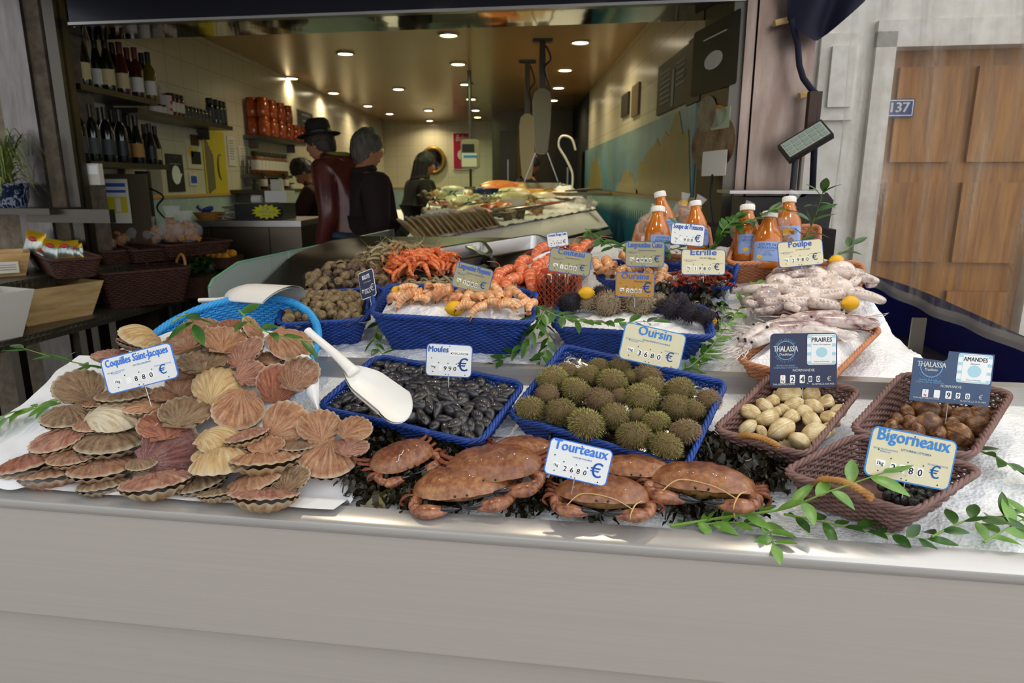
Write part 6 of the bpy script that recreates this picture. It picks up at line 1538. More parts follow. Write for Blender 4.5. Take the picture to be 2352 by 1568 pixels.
# grey haired person in a dark wine coat
def glasses(t, Mx, s):
    b = MB()
    for sx in (-1, 1):
        b.tube([Mx @ (V((.034 * sx + .024 * math.cos(q), .108, .012 + .02 * math.sin(q))) * s) for q in [2 * PI * k / 18 for k in range(18)]], .0018, 5, closed=True); b.tube([Mx @ (V((.058 * sx, .106, .014)) * s), Mx @ (V((.082 * sx, .0, .012)) * s)], .0018, 5)
    b.tube([Mx @ (V((-.01, .11, .014)) * s), Mx @ (V((.01, .11, .014)) * s)], .0018, 5); b.build('glasses', mat('gold_wire', 'a58a4a', .3, 1.0), t)
person('grey-haired person with glasses in a long dark wine coat, seen from behind', foot(828, 4.55), R(-48), slope(stand(1.64, .02, 'pocket', 1.05)), 'coat', M_WINE, M_BLKCOAT, hair_short, M_HAIRG, head_yaw=R(-4), head_pitch=R(-6), extras=glasses, jr=1.16, long_coat=.35)
person('woman with long dark hair in a black coat beside the inner fish stand', foot(962, 7.4), R(-60), slope(stand(1.61, .03, 'pocket')), 'coat', M_BLKCOAT, M_BLKCOAT, hair_long, M_HAIRD, head_yaw=R(-10), head_pitch=R(-12), jr=1.08, long_coat=.3)
def pen(t, Mx, s):
    b = MB(); b.tube([(-.09, .60, 1.02), (-.11, .57, 1.16)], .005, 6); b.build('pen', mat('blue_pen', '27407f', .4), t)
person('dark-haired person bent over the cash desk writing, behind the hat man', foot(790, 6.35), R(78), stand(1.52, .24, 'reach'), 'jacket', M_MAROON, M_BLKCOAT, hair_short, M_HAIRD, head_yaw=R(10), head_pitch=R(-48), extras=pen)
person('person in black working at the kitchen counter at the far right', foot(1198, 9.4), R(-70), stand(1.66, .06, 'reach'), 'jacket', M_BLKCOAT, M_BLKCOAT, hair_short, M_HAIRD, head_pitch=R(-20))
# ------------------------------------------------------------------ shop interior
def shelf(label, X0, X1, Y0, Y1, z, th=.03):
    t = thing('wall_shelf', label, 'shelf', ((X0 + X1) / 2, (Y0 + Y1) / 2, z)); b = MB(); b.box((0, 0, -th / 2), (X1 - X0, Y1 - Y0, th)); b.build('board', M_STEELD, t)
    b = MB()
    for y in (-.4, .4): b.box(((X0 - X1) * .3, (Y1 - Y0) * y, -th - .04), ((X1 - X0) * .4, .02, .08))
    b.build('bracket', M_STEELD, t); return t
def wl(px, py, dx=0.0): return atx(px, py, XL + dx)
M_GLS = {'dark': mat('dark_bottle_glass', '0d0f0b', .08, coat=.6), 'green': mat('green_bottle_glass', '1c2410', .1, coat=.6), 'amber': mat('white_wine_glass', '5a4d18', .1, coat=.5), 'rose': mat('red_wine_glass', '3a120e', .1, coat=.5)}
M_LAB = {'cream': mat('cream_label', 'b9a878', .7), 'white': mat('white_label', 'c9c4b8', .7), 'dark': mat('dark_label', '1a1c20', .5), 'tan': mat('tan_label', 'a07a3c', .7), 'none': mat('grey_label', '3a3d40', .6)}
M_FOILC = mat('black_capsule', '17130f', .4); M_FOILR = mat('red_capsule', '5a1712', .4); M_FOILO = mat('orange_capsule', 'c8501e', .4)
def wine_meshes(h, r, glass, lab, cap, kind='bordeaux'):
    b = MB()
    prof = [(.001, 0), (r * .9, 0), (r, .01), (r, h * .58), (r * .85, h * .66), (r * .42, h * .76), (r * .36, h * .96), (r * .40, h * .965), (r * .40, h), (.001, h)] if kind == 'bordeaux' else [(.001, 0), (r * .9, 0), (r, .01), (r, h * .45), (r * .8, h * .58), (r * .42, h * .8), (r * .35, h * .96), (r * .4, h * .97), (r * .4, h), (.001, h)]
    b.lathe(prof, 20, cap=False); c = MB(); c.lathe([(r * .44, h * .78), (r * .45, h * 1.002), (.001, h * 1.004)], 14, cap=False)
    l = MB(); l.grid(lambda a, z: (r * 1.012 * math.sin(lerp(-1.5, 1.5, a)), -r * 1.012 * math.cos(lerp(-1.5, 1.5, a)), lerp(h * .14, h * .42, z)), 14, 3)
    return b.mesh('glass', glass, 50), c.mesh('capsule', cap, 50), l.mesh('paper_label', lab, 60)
WB = {}
def wine(label, p, h, glass='dark', lab='cream', cap=None, kind='bordeaux', group='wine bottles on the left shelves', rot=(0, 0, 0), name='wine_bottle'):
    k = (round(h, 3), glass, lab, (cap or M_FOILC).name, kind)
    if k not in WB: WB[k] = wine_meshes(h, h * .125, M_GLS[glass], M_LAB[lab], cap or M_FOILC, kind)
    t = thing(name, label, 'bottle', p, rot, group)
    for n, m in zip(('glass', 'capsule', 'paper_label'), WB[k]): link(n, m, t)
Z1 = 1.5 + (419 - 208) * 2.22 / 941
Z2 = 1.5 + (419 - 372) * 2.22 / 941 + .0
XS = -2.22
shelf('upper steel wine shelf at the left front', -2.62, XS, 3.72, 4.5, Z1); shelf('lower steel wine shelf with dark bottles at the left', -2.62, XS, 3.72, 4.55, Z2)
shelf('narrow steel shelf of jars and cartons beyond the wine bottles', XL, -2.27, 4.35, 5.8, atx(340, 252, -2.27).z)
for i, (px, g, l, c, k) in enumerate(((198, 'dark', 'cream', None, 'bo'), (228, 'dark', 'white', None, 'bo'), (252, 'dark', 'cream', None, 'bo'), (268, 'dark', 'cream', None, 'bo'), (284, 'rose', 'cream', M_FOILR, 'bo'), (300, 'rose', 'white', M_FOILR, 'bordeaux'), (317, 'rose', 'white', M_FOILR, 'bordeaux'), (332, 'green', 'white', None, 'bordeaux'), (346, 'amber', 'white', None, 'bordeaux'))):
    p = atx(px, 200, -2.30 - .05 * (i % 2)); wine('wine bottle on the upper shelf, %s from the left%s' % (ORD[i], ', pale green-gold glass' if g == 'amber' else ', white label with a red seal' if l == 'white' and g == 'rose' else ''), (p.x, p.y, Z1), .30, g, l, c, k)
for i, (px, l, k, h) in enumerate(((190, 'none', 'bordeaux', .30), (204, 'dark', 'bordeaux', .30), (219, 'none', 'bordeaux', .30), (234, 'dark', 'bordeaux', .30), (252, 'none', 'bordeaux', .30), (268, 'none', 'bordeaux', .30), (284, 'dark', 'bordeaux', .30), (303, 'tan', 'bo', .285), (320, 'tan', 'bo', .285), (338, 'none', 'bo', .25), (350, 'dark', 'bo', .25), (362, 'cream', 'bo', .25))):
    p = atx(px, 365, -2.29 - .06 * (i % 2)); wine('dark bottle on the lower wine shelf, %s from the left%s' % (ORD[i], ' with a tan label' if l == 'tan' else ''), (p.x, p.y, Z2), h, 'dark', l, None, k)
# jars
def jar_mesh(h, r, body, lid, band=None):
    b = MB(); b.lathe([(.001, 0), (r * .95, 0), (r, .006), (r, h * .72), (r * .86, h * .8), (.001, h * .8)], 16, cap=False)
    l = MB(); l.lathe([(r * .92, h * .79), (r * .92, h * .98), (r * .88, h), (.001, h)], 16, cap=False)
    x = None
    if band: x = MB(); x.lathe([(r * 1.015, h * .2), (r * 1.015, h * .62)], 16, cap=False); x = x.mesh('paper_label', band)
    return b.mesh('glass', body, 50), l.mesh('lid', lid, 50), x
M_JOR = mat('orange_soup_jar', 'b4501a', .15, col2='8f3c12', scale=20, coat=.5); M_JBR = mat('brown_jar', '6d3a16', .2, coat=.4); M_JGR = mat('green_jar', '4a4a1e', .2, coat=.4); M_JRD = mat('red_jar', '5c1414', .2, coat=.4); M_LIDO = mat('copper_lid', '9c4a22', .35, .5); M_LIDB = mat('black_lid', '17140f', .4)
JR = {'or': jar_mesh(.17, .055, M_JOR, M_LIDO), 'ol': jar_mesh(.20, .06, M_JOR, M_LIDO), 'wl': jar_mesh(.21, .045, M_JBR, M_LIDB, M_LAB['white']), 'sg': jar_mesh(.09, .033, M_JGR, M_LIDB, M_LAB['none']), 'sr': jar_mesh(.15, .033, M_JRD, M_LIDB, M_LAB['white']), 'sk': jar_mesh(.19, .03, M_GLS['dark'], M_LIDB, M_LAB['none']), 'sw': jar_mesh(.06, .03, M_LAB['white'], M_LIDB)}
def jar(kind, p, label, group):
    t = thing('jar', label, 'jar', p, group=group); g, l, x = JR[kind]; link('glass', g, t); link('lid', l, t)
    if x: link('paper_label', x, t)
zs = atx(340, 252, -2.27).z
for i, (px, k) in enumerate(((352, 'sw'), (362, 'sw'), (372, 'sw'), (394, 'sr'), (404, 'sr'), (413, 'sr'), (423, 'sg'), (433, 'sg'), (441, 'sg'), (449, 'sg'), (457, 'sg'), (465, 'sg'), (474, 'sg'), (482, 'sk'), (494, 'sk'), (503, 'sk'), (511, 'sk'))):
    p = atx(px, 250, -2.33); jar(k, (p.x, p.y, zs), 'small jar on the narrow left shelf, %s from its near end' % (ORD[i] if i < 14 else ('fifteenth', 'sixteenth', 'seventeenth')[i - 14]), 'small jars on the narrow shelf')
for i, (px, w, h, lab) in enumerate(((385, .07, .13, 'white carton with a red crab picture beside the small jars'), (368, .05, .2, 'white carton standing behind the first small jars'))):
    p = atx(px, 250, -2.34 - .06 * i); t = thing('carton', lab, 'carton', (p.x, p.y, zs)); b = MB(); b.box((0, 0, h / 2), (.06, w, h)); b.build('box', M_LAB['white'], t); b = MB(); b.ball((.031, 0, h * .65), (.002, w * .3, h * .09)); b.box((.0305, 0, h * .3), (.002, w * .9, h * .15)); b.build('printed_patch', mat('red_print', 'a8341f', .6), t)
def wshelf(label, pa, pb, dx, z=None):
    a, c = wl(*pa, dx), wl(*pb, dx); z = z or (a.z + c.z) / 2
    shelf(label, XL, XL + dx, a.y, c.y, z, .03); return a.y, c.y, z
y0, y1, zj = wshelf('shelf of orange soup jars on the left wall', (612, 312), (712, 328), .22)
k = 0
for row, n, dz in ((0, 6, 0), (1, 6, 0), (0, 4, .172), (1, 4, .172)):
    for i in range(n):
        y = lerp(y0 + .1, y1 - .12, i / 5.0); jar('or', (XL + .07 + .1 * row, y, zj + dz), 'orange jar of fish soup stacked on the left wall shelf', 'orange soup jars on the wall shelf')
y0, y1, zj = wshelf('shelf with white-labelled jars below the orange ones', (602, 400), (672, 403), .2)
for i in range(9): jar('wl', (XL + .13, lerp(y0 + .06, y1 - .06, i / 8), zj), 'jar with white label on the lower wall shelf, %s from its near end' % ORD[i], 'white-labelled jars')
y0, y1, zj = wshelf('white wall ledge with small utensils behind the cash desk', (605, 436), (700, 433), .3)
for i in range(6): jar(('sg', 'sr', 'sw')[i % 3], (XL + .2, lerp(y0 + .1, y1 - .1, i / 5), zj), 'small pot on the white ledge, %s from its near end' % ORD[i], 'small pots on the ledge')
# flat things on the left wall
def on_left(name, label, cat, x0, x1, ya, yb, m, art=None, th=.008):
    a, c = wl(x0, ya, th), wl(x1, yb, th); zt, zb = max(a.z, c.z), min(a.z, c.z)
    t = thing(name, label, cat, (XL + th, (a.y + c.y) / 2, (zt + zb) / 2)); w, h = abs(c.y - a.y), zt - zb
    b = MB(); b.box((-th / 2 + .001, 0, 0), (th - .001, w, h)); b.build('sheet', m, t)
    if art:
        M2 = frame((.0015, 0, 0), (0, 1, 0), (0, 0, 1), (1, 0, 0)); art(t, M2, w, h)
    return t
def art_mesh(t, name, mats, fn, M2): b = MB(); b.T = M2; fn(b); b.build(name, mats, t, smooth=0)
def disc(b, x, y, r, z=.001, n=24, rx=None): b.add([(x + (rx or r) * math.cos(q), y + r * math.sin(q), z) for q in [2 * PI * k / n for k in range(n)]], [tuple(range(n))])
def rect(b, x, y, w, h, z=.001): b.add([(x - w / 2, y - h / 2, z), (x + w / 2, y - h / 2, z), (x + w / 2, y + h / 2, z), (x - w / 2, y + h / 2, z)], [(0, 1, 2, 3)])
M_POSTB = mat('black_poster', '1c1a16', .5); M_POSTY = mat('yellow_poster', 'c2b22c', .6); M_POSTC = mat('cream_poster', 'cfc8ae', .7)
def a1(t, M2, w, h):
    art_mesh(t, 'print', [M_WHITE], lambda b: (disc(b, 0, -h * .05, w * .27), put_text(b, 'N', 0, h * .36, h * .07, bold=.02, z=.001), b.tube([(w * .05, -h * .28, .001), (w * .33, -h * .02, .001)], .006, 4), rect(b, 0, h * .24, w * .7, h * .006)), M2)
on_left('poster', 'black poster with a white disc and a letter N on the left wall', 'poster', 380, 427, 352, 440, M_POSTB, a1)
def a2(t, M2, w, h):
    art_mesh(t, 'print', [mat('brown_print', '4a2a14', .6), M_YEL, M_BLACK], lambda b: (rect(b, w * .1, h * .28, w * .6, h * .3), setattr(b, 'mi', 2), rect(b, w * .1, -h * .2, w * .7, h * .35), setattr(b, 'mi', 1), disc(b, -w * .22, -h * .05, h * .16)), M2)
on_left('poster', 'cream poster with dark food pictures and a yellow dot', 'poster', 424, 465, 300, 388, M_POSTC, a2)
def a3(t, M2, w, h):
    def f(b):
        for k in range(6): rect(b, -w * .42 + w * .06 * k, -h * .02 - h * .02 * k, w * .032, h * .9 * (1 - .08 * k))
        b.mi = 1
        for k in range(3): b.tube([(w * .2 + w * .14 * math.cos(q) * (1 - .2 * k), -h * .05 + h * .2 * math.sin(q), .001) for q in [R(60 + 14 * j + 20 * k) for j in range(14)]], .004, 4)
    art_mesh(t, 'print', [mat('violet_print', '3c3a66', .6), mat('olive_line', '6a6420', .6)], f, M2)
on_left('poster', 'tall yellow poster with violet vertical bars on the left wall', 'poster', 462, 526, 296, 448, M_POSTY, a3)
lines = lambda n, x=.7: (lambda t, M2, w, h: art_mesh(t, 'print', [M_GREY], lambda b: [rect(b, 0, h * (.36 - .7 * k / n), w * x * (1 - .3 * (k % 3) / 2), h * .22 / n) for k in range(n)], M2))
on_left('paper_notice', 'first white sheet pinned right of the yellow poster', 'notice', 521, 544, 312, 382, M_PAPER, lines(8)); on_left('paper_notice', 'second white sheet with bold heading on the left wall', 'notice', 547, 577, 334, 383, M_PAPER, lines(6))
on_left('paper_notice', 'small white card with blue picture below the cream poster', 'notice', 434, 456, 398, 426, M_PAPER, lambda t, M2, w, h: art_mesh(t, 'print', [M_INKD], lambda b: rect(b, 0, 0, w * .7, h * .6), M2)); on_left('paper_notice', 'beige printed sheet partly behind the black poster', 'notice', 340, 376, 384, 446, mat('beige_paper', '9a8f76', .8), lines(10))
on_left('framed_sign', 'dark framed sign behind the orange jars', 'sign', 682, 722, 250, 320, mat('dark_sign', '2a2a24', .5), lines(3, .5))
# brown panel notice
p = at(270, 462, 4.13); t = thing('paper_notice', 'notice with blue stripes and a yellow picture on the brown panel', 'notice', p, (0, 0, R(-3))); k = 4.1 / F_PX
b = MB(); b.box((0, 0, 0), (56 * k, .003, 98 * k)); b.build('sheet', M_PAPER, t)
b = MB(); b.T = frame((0, -.003, 0), (1, 0, 0), (0, 0, 1), (0, -1, 0)); rect(b, 0, 36 * k, 46 * k, 8 * k); rect(b, 0, 22 * k, 46 * k, 6 * k); b.mi = 1; rect(b, 0, -8 * k, 46 * k, 36 * k); b.mi = 2; rect(b, 2 * k, -8 * k, 12 * k, 30 * k, .002); b.build('print', [M_INKD, M_POSTY, M_PAPER], t, smooth=0)
for i, (px, py, w, h, lab) in enumerate(((190, 392, 18, 24, 'grey card box hung under the lower wine shelf'), (213, 400, 26, 42, 'white card dispenser under the lower wine shelf'))):
    p = at(px, py, 3.7); t = thing('card_holder', lab, 'holder', p); b = MB(); b.box((0, .02, 0), (w * k, .04, h * k)); b.build('box', M_PAPER, t); b = MB(); b.box((0, -.002, h * k * .2), (w * k * .8, .004, h * k * .4)); b.build('card', M_WHITE, t)
t = thing('socket_strip', 'black cable and socket strip on the wall beside the brown panel', 'socket strip', at(336, 470, 4.3)); kk = 4.2 / F_PX
b = MB(); b.box((0, 0, 0), (30 * kk, .03, 150 * kk)); b.build('backplate', M_BLACKP, t); b = MB()
for z in (40, 0, -40): b.box((0, -.02, z * kk), (18 * kk, .03, 18 * kk))
b.build('socket', M_WHITEP, t); b = MB(); b.tube(spline([(0, -.03, 45 * kk), (50 * kk, -.05, 20 * kk), (30 * kk, -.03, -10 * kk), (75 * kk, -.03, -60 * kk)], 24), .006, 6); b.build('cable', M_BLACKP, t)
# cash desk
yd = 4.85; p0, p1 = at(395, 506, yd), at(690, 506, yd); zd = p0.z
t = thing('cash_desk', 'brushed steel cash desk at the left wall', 'counter', ((p0.x + p1.x) / 2, yd, ZF)); L = p1.x - p0.x
b = MB(); b.box((0, .3, (zd - ZF) / 2), (L, .6, zd - ZF - .03)); b.build('cabinet', steel('desk_steel', '6a6154', .35, (40, 40, 1), .05), t)
b = MB(); b.box((0, .28, zd - ZF - .02), (L + .04, .68, .04)); b.build('worktop', M_STEEL, t)
b = MB()
for x in (-.2, .25): b.box((x * L, -.002, (zd - ZF) / 2), (.006, .004, zd - ZF - .1))
b.build('seam', M_BLACKM, t)
p = at(606, 488, yd + .15); t = thing('cash_register', 'black cash register with a pale side and paper roll', 'register', (p.x, yd + .2, zd)); kk = 4.9 / F_PX
b = MB(); b.box((0, 0, .055), (108 * kk, .3, .11)); b.build('drawer', M_BLACKP, t); b = MB(); b.box((30 * kk, .05, .16), (50 * kk, .2, .08)); b.tube([(-30 * kk, .0, .14), (-8 * kk, .0, .14)], .03, 12); b.build('printer', M_WHITEP, t); b = MB(); b.box((25 * kk, .05, .23), (.08, .05, .1)); b.build('display', M_PAPER, t)
t = thing('star_sign', 'yellow star-burst card reading C.B. in front of the cash register', 'sign', at(612, 486, yd - .03), (0, 0, 0)); b = MB(); pts = []
for i in range(28): q = 2 * PI * i / 28; r = 1 if i % 2 else .72; pts.append((34 * kk * r * math.cos(q), 17 * kk * r * math.sin(q)))
b.T = frame((0, 0, 0), (1, 0, 0), (0, 0, 1), (0, -1, 0)); b.prism(pts, .003); b.build('card', mat('bright_yellow', 'd3cf1c', .6, spec=.2), t); b = MB(); b.T = frame((0, 0, 0), (1, 0, 0), (0, 0, 1), (0, -1, 0)); put_text(b, 'C.B.', 0, 4 * kk, 7 * kk, z=.004); put_text(b, 'A PARTIR DE 10€', 0, -3 * kk, 5 * kk, z=.004, width=42 * kk); put_text(b, 'Minimum', 0, -10 * kk, 4 * kk, z=.004); b.build('lettering', M_INKD, t, smooth=0)
p = at(460, 498, yd); t = thing('desk_basket', 'small basket with blue and yellow packets on the cash desk', 'basket', (p.x, yd + .15, zd)); b = MB(); b.lathe([(.06, 0), (.09, .05), (.085, .05), (.055, .008)], 20, sx=1.3); b.build('bowl', M_CANE, t); b = MB()
for i in range(7): b.box((rg.uniform(-.07, .07), rg.uniform(-.04, .04), .06 + rg.uniform(0, .02)), (.06, .03, .012), Euler((rg.random(), rg.random(), rg.random() * 3)).to_matrix())
b.build('packets', mat('packet_blue', '203a8a', .4), t)['kind'] = 'stuff'
p = at(518, 498, yd); t = thing('paper_pile', 'loose pile of white receipts on the cash desk', 'papers', (p.x, yd + .12, zd)); b = MB()
for i in range(12): b.box((rg.uniform(-.05, .05), rg.uniform(-.04, .04), .006 + .008 * i), (.11, .07, .001), Euler((rg.uniform(-.2, .2), rg.uniform(-.2, .2), rg.random() * 3)).to_matrix())
b.build('receipts', M_PAPER, t)['kind'] = 'stuff'
# back wall: mirror and poster
zb = zc_of(V((0, YB, 1.6))) / F_PX
p = at(995, 368, YB - .03); t = thing('round_mirror', 'round mirror in a gold frame on the back wall', 'mirror', p); b = MB(); b.tube([(25 * zb * math.cos(q), 0, 27 * zb * math.sin(q)) for q in [2 * PI * j / 32 for j in range(32)]], 4.5 * zb, 8, closed=True); b.build('frame', mat('gold_frame', '9a7a2e', .35, .6), t, smooth=180)
b = MB(); b.add([(24 * zb * math.cos(q), -.005, 26 * zb * math.sin(q)) for q in [2 * PI * j / 32 for j in range(32)]], [tuple(range(32))]); b.build('glass', mat('mirror_glass', 'c9c9c4', .03, 1.0), t)
p = at(1063, 347, YB - .02); t = thing('poster', 'raspberry pink poster with white script on the back wall', 'poster', p); b = MB(); b.box((0, 0, 0), (46 * zb, .02, 82 * zb)); b.build('frame', M_WHITEP, t); b = MB(); b.box((0, -.012, 0), (42 * zb, .01, 78 * zb)); b.build('sheet', mat('raspberry', 'a3123f', .5), t); b = MB(); b.T = frame((0, -.019, 0), (1, 0, 0), (0, 0, 1), (0, -1, 0)); put_text(b, 'Bulots', 0, 22 * zb, 14 * zb, shear=.3, z=0, width=30 * zb); disc(b, 0, -8 * zb, 12 * zb); b.build('print', M_PAPER, t, smooth=0)
# hanging scales
M_SCALE = mat('scale_enamel', '8a8068', .4, .2)
def hanging(label, px, py0, py1, w, Y, top, pan):
    kk = zc_of(V((0, Y, 1.7))) / F_PX; pt = at(px, py0, Y); hh = (py1 - py0) * kk
    t = thing('hanging_scale', label, 'scale', (pt.x, Y, pt.z), group='hanging scales over the fish stand'); ww = w * kk
    out = [(-ww * .5, -hh * .18), (-ww * .42, -hh * .06), (-ww * .15, 0), (ww * .15, 0), (ww * .42, -hh * .06), (ww * .5, -hh * .18), (ww * .45, -hh * .6), (ww * .32, -hh * .95), (ww * .2, -hh), (-ww * .2, -hh), (-ww * .32, -hh * .95), (-ww * .45, -hh * .6)]
    b = MB(); b.prism([(x, y) for x, y in reversed(out)], .12, M=frame((0, .06, 0), (1, 0, 0), (0, 0, 1), (0, -1, 0))); b.build('housing', M_SCALE, t)
    b = MB(); b.box((0, 0, (ZC - pt.z) / 2), (.05, .05, ZC - pt.z)); b.box((0, 0, ZC - pt.z - .01), (.16, .1, .02)); b.build('hanger', M_STEELD, t)
    b = MB(); b.tube(spline([(.03, 0, ZC - pt.z - .05), (.07, -.04, (ZC - pt.z) * .6), (.02, -.05, (ZC - pt.z) * .4), (.08, 0, -.02)], 24), .008, 6); b.build('cable', M_BLACKP, t)
    if pan:
        b = MB()
        for s in (-1, 1): b.tube([(s * .05, 0, -hh + .01), (s * pan[1] * kk * .45, 0, at(px, pan[0], Y).z - pt.z + .03)], .006, 6)
        b.build('rod', M_STEEL, t); b = MB(); z = at(px, pan[0], Y).z - pt.z; r = pan[1] * kk / 2; b.lathe([(r * .8, -.03), (r, .02), (r * .97, .02), (r * .78, -.025)], 24, M=Matrix.Translation((0, 0, z)), sy=.7); b.build('pan', M_STEEL, t, smooth=50)
    return t
hanging('large grey-beige hanging scale in front, with a cable at its top', 1245, 205, 345, 42, 6.0, 140, (425, 86)); hanging('narrower hanging scale behind the large one', 1211, 262, 405, 36, 7.0, 235, None)
p = at(1080, 320, 7.6); kk = zc_of(p) / F_PX
t = thing('hanging_scale', 'hanging scale with a black screen and white card, left of the others', 'scale', p, group='hanging scales over the fish stand')
b = MB(); b.prism([(x, y - 33 * kk) for x, y in rrect(42 * kk, 66 * kk, 8 * kk)], .12, M=frame((0, .06, 0), (1, 0, 0), (0, 0, 1), (0, -1, 0))); b.build('housing', M_SCALE, t); b = MB(); b.box((-4 * kk, -.062, -20 * kk), (28 * kk, .006, 18 * kk)); b.build('screen', M_BLACKP, t); b = MB(); b.box((-2 * kk, -.064, -46 * kk), (34 * kk, .004, 30 * kk)); b.build('card', M_PAPER, t); b = MB(); b.box((0, -.068, -38 * kk), (30 * kk, .003, 5 * kk)); b.build('card_stripe', M_INKB, t)
b = MB(); b.tube([(0, 0, -66 * kk), (0, 0, -106 * kk)], .014, 8); b.lathe([(.001, -.01), (24 * kk, -.008), (24 * kk, 0), (.001, .004)], 20, M=Matrix.Translation((0, 0, -106 * kk))); b.build('pole', M_STEELD, t); b = MB(); b.tube([(0, 0, 0), (.0, 0, ZC - p.z)], .02, 6); b.build('hanger', M_STEELD, t)
# hose, kitchen panels
t = thing('hose', 'white hose curving over the kitchen sink', 'hose', at(1318, 440, 7.6)); o0 = at(1318, 440, 7.6); b = MB(); b.T = Matrix.Translation(-o0); b.tube(spline([at(x, y, 7.6) for x, y in ((1313, 442), (1315, 400), (1300, 365), (1283, 335), (1290, 313), (1312, 318), (1322, 345))], 40), .011, 8); b.build('pipe', M_WHITEP, t, smooth=180)
for i, (x0, x1, yt, yb, Y, col, lab) in enumerate(((1148, 1185, 300, 430, 10.6, '3a352b', 'dark steel cold cabinet at the kitchen opening'), (1186, 1230, 310, 420, 11.2, '6b5836', 'warm brown steel cabinet in the kitchen'), (1282, 1325, 318, 440, 9.7, '1e1d18', 'dark kitchen equipment beside the hose'))):
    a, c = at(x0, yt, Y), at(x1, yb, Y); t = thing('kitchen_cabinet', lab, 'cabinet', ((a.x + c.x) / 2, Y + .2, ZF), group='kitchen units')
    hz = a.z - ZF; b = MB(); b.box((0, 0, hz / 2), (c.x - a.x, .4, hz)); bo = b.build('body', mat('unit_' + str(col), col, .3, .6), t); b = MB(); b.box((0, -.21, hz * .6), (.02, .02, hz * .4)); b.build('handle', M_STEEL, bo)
# right wall: blackboards, mural
def on_right(name, label, cat, x0, x1, ya, yb, m, art=None, th=.02):
    a, c = atx(x0, ya, XR - th), atx(x1, yb, XR - th); zt, zb_ = max(a.z, c.z), min(a.z, c.z)
    t = thing(name, label, cat, (XR - th, (a.y + c.y) / 2, (zt + zb_) / 2)); w, h = abs(c.y - a.y), zt - zb_
    b = MB(); b.box((th / 2, 0, 0), (th, w, h)); b.build('board', m, t)
    if art: art(t, frame((-.002, 0, 0), (0, -1, 0), (0, 0, 1), (-1, 0, 0)), w, h)
    return t
M_BBRD = mat('blackboard', '2b221a', .45)
on_right('menu_board', 'dark menu board with pale lettering on the right wall', 'board', 1512, 1575, 155, 235, M_BBRD, lambda t, M2, w, h: art_mesh(t, 'print', [M_GREY], lambda b: [rect(b, -w * .2, h * (.3 - .1 * k), w * .35, h * .03) for k in range(7)] + [rect(b, w * .08, -.1 * h, w * .08, h * .7)] + [rect(b, w * .3, h * (.3 - .1 * k), w * .25, h * .03) for k in range(5)], M2))
on_right('menu_board', 'second dark board nearest the pillar on the right wall', 'board', 1582, 1606, 95, 230, M_BBRD)
on_right('picture_frame', 'small dark frame far along the right wall', 'frame', 1427, 1441, 222, 262, M_BBRD); on_right('picture_frame', 'small thin frame beside the small dark one on the right wall', 'frame', 1451, 1464, 200, 262, mat('thin_frame', '6b5a3a', .5))
a, c = atx(1345, 344, XR - .015), atx(1600, 241, XR - .015)
t = thing('tile_mural', 'tiled seascape mural of blue water and sandy rocks on the right wall', 'mural', (XR - .012, (a.y + c.y) / 2, ZT + .02)); Lm = abs(a.y - c.y); hm = (a.z + c.z) / 2 - ZT - .02
m_mur, nt, bs = _new('mural_glaze'); vec = mapped(nt, 'Object', (1, 1, 1), False); oz = sep(nt, vec)[2]
nt.links.new(mixc(nt, ramp(nt, [(.4, (0, 0, 0, 1)), (.65, (1, 1, 1, 1))], noise_(nt, vec, 3, 4)), ramp(nt, [(0, '4f86a0'), (.5, '6f9db0'), (1, '8fb0b4')], math_(nt, 'DIVIDE', oz, hm)), '7e9a94'), bs.inputs['Base Color']); bs.inputs['Roughness'].default_value = .25
b = MB(); b.box((0, 0, hm / 2), (.012, Lm, hm)); b.build('sea_panel', m_mur, t)
def rock(pts, m, name):
    b = MB(); b.T = frame((-.008, 0, 0), (0, -1, 0), (0, 0, 1), (-1, 0, 0)); b.prism(pts, .002); b.build(name, m, t)
rgm = random.Random(3)
def ridge(x0, x1, h0, n, sh):
    P = [(x0, 0)]
    for i in range(1, n): f = i / n; P.append((lerp(x0, x1, f), h0 * sh(f) * (1 + rgm.uniform(-.25, .25))))
    return [(x1, 0)] + list(reversed(P[1:])) + [(x0, 0)]
m_rk = mat('mural_rock', 'a08a58', .3, col2='8a8a52', scale=6)
for x0, x1, h0, sh in ((-.42, -.17, .8, lambda f: math.sin(PI * f) ** .8), (.02, .22, .35, lambda f: math.sin(PI * f)), (.2, .5, .95, lambda f: .4 + .6 * f)): rock(ridge(x0 * Lm, x1 * Lm, h0 * hm, 14, sh), m_rk, 'painted_rock')

# ------------------------------------------------------------------ inner fish stand
A, B = at(925, 562, 3.95), at(1368, 480, 6.0); A2, B2 = at(1000, 440, 6.6), at(1300, 427, 8.6)
B.z = max(B.z, A.z); A2.z = A.z + .10; A2 = at(1000, 440, (CAM.z - A2.z) * .97 / .016 if False else 6.4); B2 = at(1310, 426, 8.2)
def Q(s, t_, dz=0): return A.lerp(B, s).lerp(A2.lerp(B2, s), t_) + V((0, 0, dz))
t = thing('fish_stand', 'sloping steel fish stand with an ice front inside the shop', 'counter', A); Ti = Matrix.Translation(-A)
dn = V((.10, -.12, -.14)); b = MB(); b.T = Ti; b.hexa([A + dn, B + dn, B2 + V((0, 0, -.2)), A2 + V((0, 0, -.2)), A + V((0, 0, -.01)), B + V((0, 0, -.01)), B2 + V((0, 0, -.01)), A2 + V((0, 0, -.01))]); b.build('ice_front', m_ice, t)
